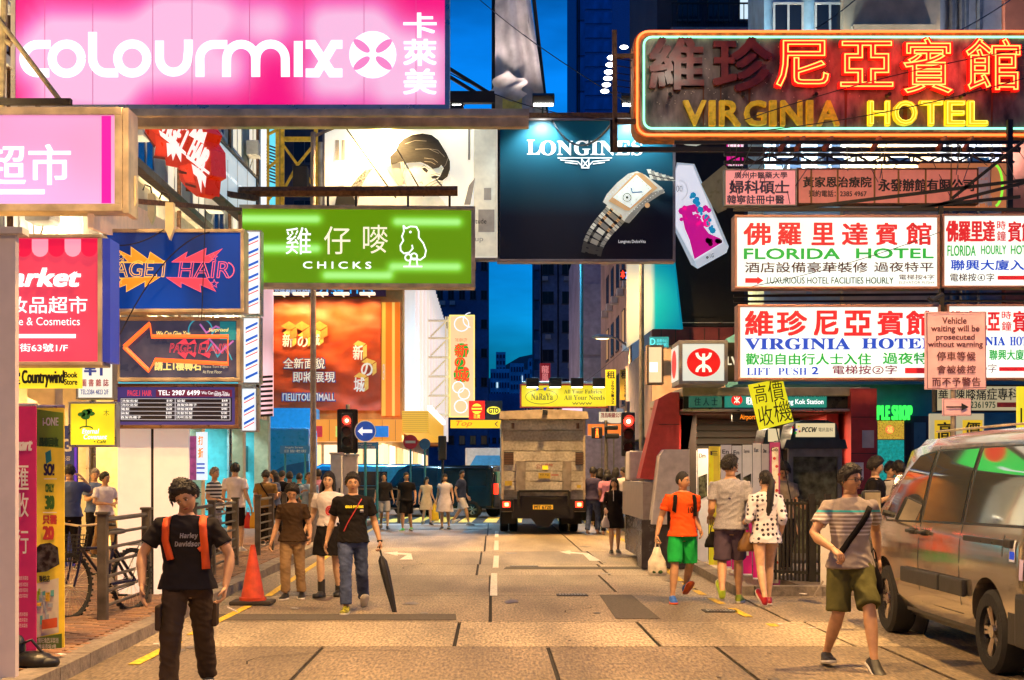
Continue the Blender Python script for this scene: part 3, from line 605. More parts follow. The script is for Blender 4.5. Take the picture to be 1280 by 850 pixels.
# ---- big pink sign, top left
s = Sign('light_box_sign', 'huge pink light box sign with rounded white letters at top left', HK, (20, -2, 556, 131), 20)
s.panel(E('pink_sheet', (1, .12, .52), 1.0, emvar=None), .3)
def tube_glow(m, s, tubes, ramp, kx=90.0, kz=130.0):
    """light tubes standing behind a translucent sheet: bright bands at their real places"""
    t_ = m.node_tree; b_ = t_.nodes['Principled BSDF']; co_ = t_.nodes.new('ShaderNodeTexCoord'); sep = t_.nodes.new('ShaderNodeSeparateXYZ'); t_.links.new(co_.outputs['Object'], sep.inputs[0])
    def mth(op, a, b=None):
        n = t_.nodes.new('ShaderNodeMath'); n.operation = op
        for i, v in enumerate((a, b)):
            if v is None: continue
            if isinstance(v, (int, float)): n.inputs[i].default_value = v
            else: t_.links.new(v, n.inputs[i])
        return n.outputs[0]
    tot = None
    for px0, px1, py in tubes:
        (u0, v), (u1, _) = s.uv(px0, py), s.uv(px1, py); cxu = (u0 + u1) / 2; hw = (u1 - u0) / 2
        dx = mth('MAXIMUM', mth('SUBTRACT', mth('ABSOLUTE', mth('SUBTRACT', sep.outputs[0], cxu)), hw - .1), 0.0); dz = mth('SUBTRACT', sep.outputs[2], v)
        g_ = mth('EXPONENT', mth('ADD', mth('MULTIPLY', mth('MULTIPLY', dx, dx), -kx), mth('MULTIPLY', mth('MULTIPLY', dz, dz), -kz)))
        tot = g_ if tot is None else mth('ADD', tot, g_)
    rmp = t_.nodes.new('ShaderNodeValToRGB'); rmp.color_ramp.elements[0].color = (*ramp[0], 1); rmp.color_ramp.elements[1].color = (*ramp[2], 1); e_ = rmp.color_ramp.elements.new(.45); e_.color = (*ramp[1], 1)
    t_.links.new(tot, rmp.inputs[0]); t_.links.new(rmp.outputs[0], b_.inputs['Emission Color'])
tube_glow(_m['pink_sheet'], s, [(30, 130, 70), (60, 250, 40), (130, 290, 85), (60, 150, 115), (200, 280, 20), (400, 470, 30), (420, 545, 60), (400, 440, 100), (480, 545, 110), (320, 345, 30)], ((.90, .0, .19), (.90, .17, .50), (.92, .52, .76)), kx=9.0, kz=9.0)
s.case(alu, .32, .07).back(steel, .31)
b = MB()
for px in (56, 116, 191, 240, 312, 380, 455, 520): u = s.uv(px, 60)[0]; b.bb(u - .004, u + .004, -.0015, .001, s.v0, s.v1)
isl(b, 'seam', mat('seam_pink', (.6, .1, .3), .5, em=.5, ec=(.8, .1, .4)), s.o)
k = .2506
def c1(L_): return [(x * k, y * k) for x, y in L_]
def A(cx, cy, r, a0, a1, n=14): return [(cx + r * cos(radians(a0 + (a1 - a0) * i / n)), cy - r * sin(radians(a0 + (a1 - a0) * i / n))) for i in range(n + 1)]
st = [[(252, 222)] + A(190, 293, 71, 90, 270) + [(246, 364)], A(333, 293, 73, 0, 360, 28), [(462, 160), (462, 250)] + A(533, 293, 71, 180, 270, 8) + [(590, 364)], A(660, 292, 73, 0, 360, 28),
      [(796, 203), (796, 250)] + A(866, 290, 70, 180, 360) + [(940, 250), (940, 198)], [(998, 384), (998, 330)] + A(1068, 293, 71, 180, 90, 8) + [(1134, 222)],
      [(1130, 384), (1130, 330)] + A(1203, 293, 72, 180, 0) + [(1276, 384)], [(1276, 384), (1276, 330)] + A(1350, 293, 73, 180, 0) + [(1424, 384)], [(1488, 205), (1488, 384)],
      [(1525, 222), (1560, 222), (1655, 364), (1708, 364)], [(1708, 222), (1665, 222), (1580, 364), (1525, 364)]]
s.strokes([c1(p) for p in st], 44 * k, ink_w)
cx, cy = 466, 68.5; s.disc(cx, cy, 29.5, ink_w)
pet = E('petal_pink', (.92, .25, .58), 1)
for a in (38, 142, 218, 322):
    ca, sa = cos(radians(a)), -sin(radians(a)); q = []
    for i in range(17):
        t = i / 16 * 2 * pi; x = 17.5 + 12.5 * cos(t); y = 5.2 * sin(t) * (1 if abs(cos(t)) < 2 else 0); q.append((cx + ca * x - sa * y, cy + sa * x + ca * y))
    s.poly(q[:-1], pet, 'petal')
for ch, b_x in (('卡', (505, 17, 545, 47)), ('萊', (505, 50, 545, 82)), ('美', (505, 87, 545, 118))): s.text(ch, b_x, ink_w, off=.045)
MB().bb(s.u0 - .5, s.u1 + 1.2, .05, .2, s.v0 - .3, s.v0 - .12).bb(s.u0 - .5, s.u1 + 1.2, -.25, -.15, s.v0 - .22, s.v0 - .12).build('support_beam', chrome, s.o)
# wooden scaffold at the left edge
B = thing('scaffold', 'bamboo and timber scaffold poles at the top left corner', 'scaffold', P(5, 60, 19.4)); wood = mat('old_bamboo', (.5, .36, .16), .7, var=.3, ns=10)
b = MB().tube([(-.05, 0, -1.2), (.02, 0, 1.2)], .05).tube([(-.15, -.05, .5), (.8, -.05, -.75)], .035).tube([(-.3, 0, .3), (.1, 0, .05)], .04)
b.build('pole', wood, B, smooth=True); MB().bb(-.2, .95, -.1, .0, -.80, -.72).build('plank', mat('dark_plank', (.05, .035, .02), .8), B)
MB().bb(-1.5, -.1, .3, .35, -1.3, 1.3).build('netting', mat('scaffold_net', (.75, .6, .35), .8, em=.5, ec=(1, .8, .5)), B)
# ---- second pink sign
s = Sign('light_box_sign', 'smaller pink light box sign reading 超市, cut by the left edge', HK, (-60, 144, 144, 255), 15.5)
s.panel(E('pink_sheet_small', (.93, .36, .70), .95, emvar=(.8, 1.2, (.5, 1, .5), 1.2)), .25).case(chrome, .28, .085).back(steel, .27)
s.rect(127, 145, 139, 254, E('pink_deep', (.95, .01, .35), 1)); s.text('超市', (-22, 181, 88, 231), ink_w, off=.02); s.rect(-20, 237, 56, 243, ink_w)
MB().bb(s.u1 + .087, s.u1 + .15, -.01, .4, s.v0 - .1, s.v1 + .08).build('side_case', chrome, s.o)
# cabinet with hanging floodlights behind it
B = thing('sign_bracket', 'long dark steel bracket running back over the pavement with hooks below', 'bracket', (0, 0, 0))
p0, p1 = P(152, 190, 15.6), P(262, 285, 26)
b = MB(); beam(b, p0, p1, .14, .10); b.build('girder', blackm, B)
b = MB(); beam(b, p0 + Vector((-.35, 0, -.6)), p1 + Vector((-.4, 0, -.35)), .06, .5); b.build('soffit_board', mat('soffit_cream', (.7, .5, .35), .6, em=.25, ec=(1, .6, .4)), B)
beam(MB(), p0, p1, .1)
b = MB(); beam(b, P(150, 250, 16), P(300, 262, 22), .06); beam(b, P(235, 235, 22), P(320, 248, 23.9), .09); isl(b, 'strut', rusty, B)
for i, (px, py, d) in enumerate(((166, 243, 15.8), (190, 260, 19.9), (213, 275, 16.6))):
    t = thing('hanging_lamp', 'thin beige hanging lamp fitting %s' % ['nearest the pink 超市 sign', 'in the middle of three', 'above the blue PAGE.1 sign'][i], 'lamp', P(px, py, d), group='hanging lamp fittings')
    MB().prism([(-.05, .2), (.045, .2), (.05, -.1), (.0, -.24), (-.05, -.12)], -.05, .05).build('reflector', mat('lamp_beige', (.6, .47, .25), .4, em=.15, ec=(1, .8, .4)), t)
    MB().tube([(0, 0, .18), (-.02, 0, .3), (-.1, 0, .33), (-.13, 0, .25)], .012).build('hook', blackm, t)
# ---- red jagged hair sign, edge on, behind
s = Sign('neon_sign', 'red jagged lightning neon sign hung edge-on high above the pavement', HK, (178, 147, 266, 246), 22, yaw=-38)
rd = E('jag_red', (1, .03, .01), .9); pkk = E('jag_pink', (1, .75, .7), 1.0)
def cj(L_): return [(170 + x / 5.3125, 140 + y / 5.3125) for x, y in L_]
jag = cj([(40, 10), (330, 10), (345, 110), (390, 80), (440, 85), (475, 135), (455, 190), (495, 250), (500, 420), (465, 440), (455, 545), (430, 540), (400, 560), (330, 500), (290, 450), (280, 370), (200, 355), (190, 300), (120, 300), (130, 230), (60, 130)])
bq = MB(); q = [s.uv(*p) for p in jag]; bq.prism(q, 0, .3); bq.build('case', mat('jag_case', (.5, .02, .01), .3, em=.35, ec=(1, .03, .0)), s.o)
dkr = mat('jag_dark', (.25, .01, .005), .4)
s.polys([cj(p) for p in ([(60, 20), (150, 20), (165, 150), (130, 140), (80, 90)], [(130, 150), (200, 200), (200, 290), (140, 280)], [(290, 360), (370, 340), (390, 470), (330, 460)])], mat('jag_mid', (.7, .02, .01), .3, em=.7, ec=(1, .05, .01)))
s.polys([cj(p) for p in ([(60, 130), (130, 225), (125, 240), (55, 140)], [(120, 290), (195, 300), (198, 318), (118, 306)], [(285, 385), (340, 400), (338, 416), (285, 405)], [(330, 470), (400, 490), (398, 505), (328, 486)])], dkr)
s.polys([cj(p) for p in ([(155, 120), (200, 150), (335, 268), (333, 292), (165, 158)], [(333, 285), (350, 290), (492, 400), (488, 418), (338, 306)], [(245, 20), (262, 20), (335, 100), (345, 125), (328, 118)], [(205, 205), (250, 215), (305, 262), (302, 335), (268, 270), (248, 325), (238, 275), (212, 300)], [(372, 345), (430, 385), (470, 430), (462, 505), (440, 445), (436, 540), (408, 430), (384, 410)], [(352, 155), (402, 92), (405, 142), (438, 88), (446, 136), (475, 135), (452, 212)])], E('jag_white', (1, .86, .82), 1.05), 'spike')
s.text('PAGE.1', (200, 153, 236, 171), E('jag_white', (1, .86, .82), 1.05), off=.05, shear=-.15, rot=-41); s.text('HAIR', (237, 183, 263, 203), E('jag_white', (1, .86, .82), 1.05), off=.05, shear=-.15, rot=-42)
s2 = Sign('light_box_sign', 'deep blue light box beside the red jagged sign', HK, (244, 147, 270, 192), 23.5); s2.panel(E('deep_blue', (.0, .06, .35), .8), .3).case(steel, .3, .03)
s2 = Sign('shop_banner', 'long pale sign board with faint characters receding along the left facade', HK, (272, 199, 320, 262), 23.7, yaw=88)
s2.panel(E('pale_board', (.5, .62, .68), .8), .15).case(blackm, .16, .05); s2.text('護膚美容', (276, 208, 318, 252), E('pale_print', (.8, .88, .92), 1.0), off=.05)
for q_ in (.25, .5, .75): s2.rect(272 + 48 * q_, 200, 272.6 + 48 * q_, 262, steel, 'joint')
# a green light box hung high over the left pavement, mirrored in the van windows
s2 = Sign('light_box_sign', 'green light box with red round prints hung behind the CHICKS sign', HK, (333, 284, 500, 354), 38); s2.panel(E('lawn_green', (.02, .75, .10), 1.3), .3).case(steel, .3, .05)
for x in (360, 400, 470): s2.disc(x, 315, 14, E('jag_red2', (1, .05, .02), 1.2))
s2.strokes([[(380, 335), (450, 333)], [(415, 300), (455, 300)], [(372, 300), (388, 300)]], 6, ink_w, 'print')
# ---- red cosmetics market sign
s = Sign('light_box_sign', 'red shop sign with striped awning print reading arket and Cosmetics', HK, (-12, 298, 123, 452), 12)
s.panel(E('market_red', (.9, .06, .11), .95, emvar=(.75, 1.1, (.8, 1, .8), 1.4)), .25).case(chrome, .26, .035).back(steel, .26)
for i in range(6):
    x = -1 + i * 20.6; m = E('awn_dark', (.85, .01, .06), .9) if i % 2 else E('awn_pale', (1, .33, .45), 1)
    s.poly([(x, 299), (x + 20.6, 299), (x + 20.6, 311)] + arc(x + 10.3, 311, 10.3, 0, -180, 8) + [(x, 311)], m, 'awning_stripe')
s.text('arket', (15, 336, 101, 358), ink_w, off=.07, shear=.25); s.text('妝品超市', (12, 371, 110, 392), ink_w, off=.015); s.text('are & Cosmetics', (14, 397, 101, 407), ink_w); s.rect(14, 418, 96, 423, ink_w); s.text('南街63號1/F', (13, 430, 86, 440), ink_w, off=.02)
MB().bb(s.u1 + .036, s.u1 + .1, 0, .3, s.v0, s.v1).build('side_case', mat('blue_edge', (.02, .04, .3), .4, em=.3, ec=(.02, .05, .6)), s.o)
# white board very near the left edge
t = thing('standing_board', 'tall blank off-white board standing at the left edge of the photo', 'board', P(0, 850, 10.4) * 1); t.location.z = .1; x1 = XP(19, 10.4) - t.location.x
MB().bb(-1.2, x1, 0, .08, 0, ZP(300, 10.4)).build('panel', mat('board_pinkwhite', (.6, .5, .46), .6, var=.05, em=.05, ec=(1, .85, .8)), t)
MB().bb(-1.2, x1 + .07, -.05, .1, ZP(310, 10.4) , ZP(302, 10.4)).build('cap', offw, t)
# ---- yellow bookshop sign
s = Sign('shop_sign', 'yellow book store sign with black letters under the red market sign', HK, (-10, 459, 100, 485), 13); s.panel(E('book_yellow', (1, .78, .03), .95), .08)
s.text('堂', (14, 463, 25, 480), black, off=.05); s.text('Countrywind', (28, 463, 80, 484), black, off=.05); s.text('Book', (81, 465, 97, 472), black, off=.05); s.text('Store', (81, 474, 97, 481), black, off=.05)
# white vertical bookshop sign
s = Sign('shop_sign', 'white upright book shop sign with blue character and phone number', HK, (98, 398, 141, 497), 15); s.panel(E('sheet_cream', (.92, .9, .8), .85), .12).case(steel, .12, .02)
ib = mat('ink_blue', (.02, .05, .4), .6, em=.1, ec=(.02, .06, .5)); s.text('書軒'[0], (107, 432, 135, 450) if 0 else (112, 402, 136, 425), ib, off=.04); s.text('軒', (106, 447, 134, 469), ib, off=.05); s.text('圖 書 雜 誌', (102, 474, 136, 483), mat('ink_dkred', (.3, .02, .03), .6), off=.03); s.text('TEL:2384 4823 2/F', (101, 487, 136, 493), ib, off=.02)
# yellow cafe sign
s = Sign('cafe_sign', 'small yellow cafe sign with a green tree', HK, (89, 505, 144, 556), 16); s.panel(E('cafe_yellow', (.98, .72, .02), 1.0, emvar=(.8, 1.25, (1, 1, 1), 2.2)), .1).case(alu, .12, .025)
tg = mat('ink_treegreen', (.01, .14, .03), .6); s.polys([arc(x, y, r, 0, 360, 9, r * .6)[:-1] for x, y, r in ((108, 515, 6), (102, 518, 5), (114, 517, 5), (107, 521, 6), (112, 513, 4))], tg); s.strokes([[(108, 520), (108, 534)], arc(108, 536, 8, 0, 180, 8, 3)], 1.5, tg)
s.text('Eternal', (103, 536, 124, 542), ink_w, off=.03, shear=.2); s.text('Covenant', (105, 543, 134, 549), ink_w, off=.03, shear=.2); s.text('• Café', (118, 550, 133, 554), tg, off=.03, shear=.2); s.text('木', (130, 512, 137, 520), tg)
# ---- blue PAGE.1 HAIR sign
s = Sign('light_box_sign', 'dark blue light box sign with orange and pink lightning bolts and PAGE.1 HAIR', HK, (134, 291, 301, 386), 17)
s.panel(E('page_blue', (.0, .045, .3), .75, emvar=(.35, 1.6, (1.4, 1, .3), 1.0)), .3).case(chrome, .3, .045).back(steel, .31)
ob = E('bolt_orange', (1, .28, .02), 1); rb = E('bolt_pink', (.85, .06, .10), .9); og = E('outline_gold', (1, .5, .08), 1.1); opk = E('outline_pink', (.9, .12, .2), 1.0)
k = .2506
def c2(L_): return [(x * k, 213 + y * k) for x, y in L_]
B1 = [(580, 460), (640, 455), (575, 388), (655, 430), (655, 383), (740, 445), (750, 408), (820, 455), (820, 462)]; B2 = [(598, 538), (800, 532), (725, 580), (725, 553), (632, 605), (632, 570), (545, 603), (610, 545)]
B3 = [(858, 458), (935, 408), (925, 440), (1030, 390), (1025, 430), (1110, 392), (1045, 460)]; B4 = [(832, 535), (1035, 540), (1078, 605), (1000, 570), (1003, 607), (905, 560), (905, 585)]
for B_, m, mo in ((B1, ob, og), (B2, ob, og), (B3, rb, opk), (B4, rb, opk)):
    s.poly(c2(B_), m, 'bolt'); s.strokes([c2(B_ + B_[:1])], .9, mo, 'outline')
s.text('PAGE.1', (131, 326, 208, 347), og, outline=.018, shear=.12); s.text('HAIR', (223, 327, 288, 348), opk, outline=.018, shear=.12)
s.strokes([c2(A(1130, 500, 40, 75, -75, 8))], 1.4, opk)
for x, y, m in ((608, 433, og), (598, 550, og), (1068, 437, opk), (1072, 568, opk)):
    q = [(x + (22 if i % 2 == 0 else 9) * sin(i * pi / 5), y - (22 if i % 2 == 0 else 9) * cos(i * pi / 5)) for i in range(11)]; s.strokes([c2(q)], .8, m, 'star')
# ---- arrow sign
s = Sign('neon_sign', 'dark picture sign with an orange neon arrow pointing left and small hair salon text', HK, (150, 401, 296, 472), 17.2)
s.panel(mat('salon_dark', (.05, .05, .09), .3, var=.6, ns=3, em=.35, ec=(.08, .09, .16)), .2).case(chrome, .22, .045)
sw = E('swirl_cyan', (.05, .45, .6), .7); s.strokes([c2(A(1000, 800, 60, 200, -60)), c2(A(1120, 850, 70, 160, 20)), [(258, 440), (264, 430), (272, 446), (282, 432), (290, 450)]], 1.6, sw); s.strokes([[(250, 405), (258, 416), (270, 408), (285, 414)], [(262, 424), (276, 440), (292, 426)]], 2.2, E('swirl_mag', (.6, .2, .6), .7)); s.rect(275, 402, 295, 425, mat('salon_teal', (.02, .2, .26), .3, em=.3, ec=(.02, .4, .5)))
s.tubes([[(157, 434), (189, 405), (191, 421), (286, 421), (286, 455), (196, 450), (188, 464), (157, 434)]], .028, E('neon_orange', (1, .13, .02), 1.6), y=-.06)
s.text('We Can Give You', (196, 414, 238, 420), E('ink_gold', (1, .8, .25), 1), off=.02, shear=.25); s.text('Surprised', (261, 410, 286, 416), E('ink_gold', (1, .8, .25), 1), off=.02, shear=.25)
s.text('PAGE.1', (212, 429, 246, 441), rb, outline=.02, shear=.2); s.text('HAIR', (248, 430, 287, 442), rb, outline=.02, shear=.2); s.polys([[(222, 430), (232, 422), (236, 430), (244, 424), (246, 430)], [(222, 441), (232, 449), (236, 441), (244, 447), (246, 441)], [(250, 430), (262, 424), (262, 430)], [(250, 442), (262, 448), (264, 442)]], rb)
s.text('請上1樓轉右', (194, 452, 252, 463), E('ink_gold', (1, .8, .25), 1), off=.05); s.text('Please Turn Right', (254, 457, 285, 461), E('ink_gold2', (.8, .75, .5), .8)); s.text('At First Floor', (254, 463, 278, 467), E('ink_gold2', (.8, .75, .5), .8))
# ---- price list
s = Sign('price_list_sign', 'purple price list board with white table lines and a phone number', HK, (147, 484, 294, 531), 17.4)
s.panel(E('list_purple', (.08, .05, .22), .7), .18).case(mat('brown_frame', (.3, .16, .1), .3, .7), .2, .045)
s.rect(150, 497, 290, 527, mat('list_black', (.015, .01, .02), .4)); s.rect(195, 487, 290, 496, E('list_red', (.25, .02, .06), .6)); s.text('TEL: 2987 6499', (198, 488, 250, 494), ink_w, off=.03); s.text('We Can Give You', (252, 489, 285, 493), ink_w); s.text('Surprised', (268, 492, 287, 496), ink_w); s.text('PAGE.1 HAIR', (160, 488, 190, 495), rb, off=.02)
ln = E('table_line', (.6, .6, .7), .7); s.polys([[(152, y), (288, y + .4), (288, y + 1.1), (152, y + .7)] for y in (498, 503.2, 508.4, 513.6, 518.8, 524.2)] + [[(219, 498), (220, 498), (220, 525), (219, 525)], [(151.5, 498), (152.3, 498), (152.3, 525), (151.5, 525)], [(287.5, 498), (288.3, 498), (288.3, 525), (287.5, 525)]], ln, 'table_line')
rows_ = ['洗髮剪髮', '洗吹造型', '電髮', '染髮', '直髮負離子', '頭髮護理']
for i in range(5):
    y = 499.5 + i * 5.2
    for x, tt in ((153, rows_[i % 6]), (222, rows_[(i + 3) % 6])):
        s.text(tt, (x, y, x + 5 * len(tt), y + 3.2), ink_w); s.text('$' + str(R.choice((68, 180, 280, 350, 480))), (x + 56, y, x + 63, y + 3.2), ink_w)
# teal strip under
Sign('lamp_strip', 'thin cyan lit strip between the arrow sign and the price list', HK, (148, 474, 296, 482), 17.5).panel(E('cyan_strip', (.1, .7, .85), .9), .1)
# ---- barber striped boxes
bl_ = E('barber_blue', (.01, .12, .65), .9); bre = E('barber_red', (.9, .1, .12), .9); bwh = E('barber_white', (.85, .93, .95), 1.0)
for i, (x0, y0, x1, y1) in enumerate(((305, 290, 325, 392), (305, 398, 324, 478), (303, 486, 320, 538))):
    s = Sign('barber_sign', 'barber stripe light box, %s' % ['topmost and tallest beside the green sign', 'middle one below the green sign corner', 'lowest and shortest of the three'][i], HK, (x0, y0, x1, y1), 19.5, group='barber stripe light boxes'); s.panel(bwh, .2).case(alu, .2, .02)
    w = x1 - x0; y = y0 + 4
    blu = []; red = []
    while y < y1 - 10:
        blu.append([(x0 + 2, y + 7), (x1 - 2, y), (x1 - 2, y + 3.2), (x0 + 2, y + 10.5)]); red.append([(x0 + 2, y + 13), (x1 - 2, y + 6), (x1 - 2, y + 7.5), (x0 + 2, y + 14.5)]); y += 15.5
    s.polys([q for q in blu if q[3][1] < y1], bl_, 'stripe'); s.polys([q for q in red if q[3][1] < y1], bre, 'stripe')
s = Sign('shop_banner', 'pink and white poster panel between barber boxes and mall banner', HK, (326, 360, 341, 520), 30); s.panel(E('poster_pinkwhite', (1, .6, .65), .9, emvar=(.5, 1.2, (1, 1, .3), 2)), .1)
s.polys([[(326, y), (341, y - 1), (341, y + 2), (326, y + 3)] for y in range(470, 520, 6)], blackm, 'louvre')
# ---- green CHICKS sign
s = Sign('light_box_sign', 'green light box sign reading 雞仔嘜 CHICKS with an outlined chick', HK, (303, 262, 589, 354), 24, yaw=2)
s.panel(E('chick_green', (.16, .40, .005), .9), .3).case(chrome, .34, .07).back(steel, .33)
tube_glow(_m['chick_green'], s, ((280, 402, 273), (290, 402, 310), (402, 492, 344), (490, 578, 277), (485, 578, 333), (280, 330, 345)), ((.13, .30, .001), (.24, .66, .03), (.5, 1.1, .28)))
thin = ink_w
s.text('雞', (357, 284, 389, 318), thin); s.text('仔', (405, 283, 438, 318), E('ink_peach', (1, .88, .65), 1.1)); s.text('嘜', (454, 281, 485, 317), E('ink_peach', (1, .88, .65), 1.1))
s.text('CHICKS', (379, 327, 464, 336), ink_w, off=.03, space=1.5)
def c4(L_): return [(320 + x * k, 213 + y * k) for x, y in L_]
s.strokes([c4([(735, 275), (748, 290), (770, 280), (800, 282), (812, 305), (812, 335), (835, 365), (848, 400), (842, 430), (820, 447), (795, 442)]), c4([(735, 275), (738, 305), (728, 330), (735, 350), (720, 375), (722, 400), (738, 415), (765, 410), (782, 390), (778, 372)]),
           c4([(765, 478), (772, 440), (800, 440), (806, 478)]), c4(A(760, 435, 16, 0, 360, 12)), c4(A(788, 430, 16, 0, 360, 12)), c4([(735, 480), (830, 480)])], 1.9, ink_w); s.disc(320 + 770 * k, 213 + 308 * k, 1.6, ink_w)
MB().tube([(s.uv(296, 250)[0], -.05, s.v1 + .28), (s.uv(572, 246)[0], -.05, s.v1 + .32)], .09, 6).build('support_pipe', rusty, s.o)
b = MB()
for px in (410, 445, 510, 562): u = s.uv(px, 260)[0]; b.tube([(u, -.02, s.v1 + .05), (u, -.02, s.v1 + .3)], .02)
isl(b, 'hanger', blackm, s.o)
b = MB()
for a, c_ in (((495, 248), (430, 150)), ((530, 246), (480, 150)), ((562, 245), (545, 215))): b.tube([(s.uv(*a)[0], -.05, s.uv(*a)[1]), (s.uv(*c_)[0], .6, s.uv(*c_)[1])], .012, 5)
isl(b, 'guy_wire', blackm, s.o)
# ---- woman billboard
D = 31
s = Sign('billboard', 'pale billboard with a grey toned photo of a short-haired woman', HK, (406, 151, 622, 322), D)
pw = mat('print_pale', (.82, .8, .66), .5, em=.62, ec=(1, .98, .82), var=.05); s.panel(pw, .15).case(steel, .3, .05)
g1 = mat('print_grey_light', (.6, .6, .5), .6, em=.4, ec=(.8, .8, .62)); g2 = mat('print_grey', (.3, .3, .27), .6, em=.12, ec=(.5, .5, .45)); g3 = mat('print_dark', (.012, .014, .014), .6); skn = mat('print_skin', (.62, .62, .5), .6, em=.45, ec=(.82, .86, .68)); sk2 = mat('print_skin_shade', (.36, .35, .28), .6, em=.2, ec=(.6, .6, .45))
s.polys([[(592, 152), (621, 152), (621, 321), (592, 321)], [(406, 240), (430, 230), (430, 321), (406, 321)]], g1)
s.polys([[(605, 235), (614, 235), (614, 250), (605, 250)], [(598, 262), (618, 262), (618, 290), (598, 290)], [(586, 232), (594, 222), (588, 256), (580, 256)], [(419, 175), (424, 175), (424, 200), (419, 200)], [(427, 175), (431, 175), (431, 200), (427, 200)], [(585, 155), (588, 155), (588, 200), (585, 200)], [(490, 162), (493, 162), (493, 170), (490, 170)]], g2)
def cw(L_): return [(440 + x / 7.08, 150 + y / 7.08) for x, y in L_]
s.poly(cw([(-150, 770), (0, 640), (90, 500), (180, 440), (300, 420), (370, 400), (430, 560), (500, 640), (600, 620), (720, 640), (800, 700), (840, 770)]), skn); s.poly(cw([(-60, 790), (-30, 620), (60, 500), (120, 440), (190, 432), (150, 470), (95, 560), (70, 640), (40, 790)]), mat('print_lace', (.3, .3, .28), .7, var=.9, ns=30)); s.poly(cw([(-160, 790), (-130, 650), (-60, 620), (0, 660), (60, 790)]), g3)
s.poly(cw([(300, 420), (360, 392), (430, 375), (440, 500), (470, 570), (405, 578), (378, 520)]), sk2)
s.poly(cw([(470, 430), (500, 385), (560, 376), (640, 395), (700, 430), (760, 400), (805, 420), (800, 470), (750, 505), (700, 540), (650, 600), (560, 630), (520, 642), (480, 590), (450, 520)]), skn); s.strokes([cw([(452, 500), (480, 590), (520, 640), (545, 640)])], .7, g2)
s.poly(cw([(520, 660), (560, 630), (640, 596), (700, 545), (760, 520), (812, 545), (800, 575), (720, 630), (650, 668)]), skn); s.strokes([cw([(525, 665), (545, 640), (620, 608), (690, 560), (745, 535)]), cw([(640, 650), (690, 590), (740, 560), (790, 552)]), cw([(690, 640), (740, 590), (800, 570)])], .9, sk2); s.poly(cw([(520, 668), (548, 638), (600, 620), (560, 668)]), g2)
hm_ = mat('print_hair', (.012, .014, .013), .5, var=.5, ns=8, stretch=(1, 1, 4))
s.poly(cw([(345, 400), (335, 330), (400, 262), (412, 215), (455, 172), (530, 136), (625, 122), (705, 135), (765, 180), (805, 245), (838, 300), (868, 370), (868, 440), (846, 505), (800, 540), (752, 532), (780, 500), (812, 430), (790, 400), (768, 425), (715, 436), (668, 402), (610, 376), (545, 378), (482, 384), (470, 395), (430, 372), (380, 392)]), hm_); s.poly(cw([(440, 370), (474, 375), (458, 450), (452, 540), (432, 500)]), g2)
s.strokes([cw(q) for q in ([(470, 215), (560, 185), (660, 190)], [(560, 262), (680, 258), (770, 300)], [(640, 340), (720, 350), (760, 380)], [(640, 370), (700, 375), (740, 398)], [(690, 260), (760, 270), (820, 330)], [(790, 440), (830, 400), (850, 340)])], .45, g2, 'hair_strand')
s.polys([cw([(618, 430), (648, 424), (676, 450), (662, 472), (636, 452)]), cw([(700, 506), (738, 494), (778, 505), (742, 524), (712, 522)])], g3); s.strokes([cw([(608, 425), (640, 408), (690, 440)]), cw([(700, 490), (740, 478), (780, 490)]), cw([(598, 560), (618, 552), (628, 572)]), cw([(460, 380), (452, 400), (466, 430), (456, 460)])], .8, g2); s.poly(cw([(542, 585), (575, 596), (602, 612), (580, 618), (552, 606)]), g2); s.poly(cw([(553, 592), (575, 601), (592, 610), (570, 609)]), white)
s.text('titude', (590, 274, 608, 280), g3, off=.01); s.text('up', (594, 298, 604, 304), g2)
for px, l_ in ((458, 0), (570, 1)):
    u, v = s.uv(px, 150); MB().box((u, -.6, v + .28), (.42, .2, .2), Matrix.Rotation(.5, 3, 'X'), b=.02).tube([(u, .1, v + .15), (u, -.55, v + .3)], .02).build('floodlight', blackm, s.o); MB().box((u, -.62, v + .165), (.36, .15, .02)).build('flood_lens', E('flood_lens', (1, 1, .95), 14), s.o)
    lamp('SPOT', 'flood_beam', s.o, (u, -.7, v + .12), 22, (1, .97, .88), .1, (radians(28), 0, 0), 130)
# ---- watch billboard
s = Sign('billboard', 'dark navy watch billboard with white serif LONGINES letters and a steel wristwatch', HK, (625, 151, 841, 324), D)
nav = mat('navy_print', (.004, .012, .03), .42, var=.3, ns=1); s.panel(nav, .15).case(mat('ad_edge', (.35, .3, .28), .35, .6), .34, .06)
tl = mat('teal_print', (.004, .09, .14), .45)
t_ = nav.node_tree; co_ = t_.nodes.new('ShaderNodeTexCoord'); sp_ = t_.nodes.new('ShaderNodeSeparateXYZ'); t_.links.new(co_.outputs['Object'], sp_.inputs[0]); rr_ = t_.nodes.new('ShaderNodeValToRGB')
mr_ = t_.nodes.new('ShaderNodeMapRange'); mr_.inputs[1].default_value = -.6; mr_.inputs[2].default_value = 1.5; t_.links.new(sp_.outputs[2], mr_.inputs[0]); t_.links.new(mr_.outputs[0], rr_.inputs[0])
rr_.color_ramp.elements[0].color = (.005, .005, .012, 1); rr_.color_ramp.elements[1].color = (.006, .16, .24, 1); t_.links.new(rr_.outputs[0], t_.nodes['Principled BSDF'].inputs['Base Color'])
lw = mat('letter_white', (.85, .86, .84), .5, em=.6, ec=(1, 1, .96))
s.text(serif('L'), (659, 175, 675, 193), lw, off=.02); s.text(serif('ONGINES'), (675, 176, 803, 194), lw, off=.02); s.disc(807, 178, 1.3, lw)
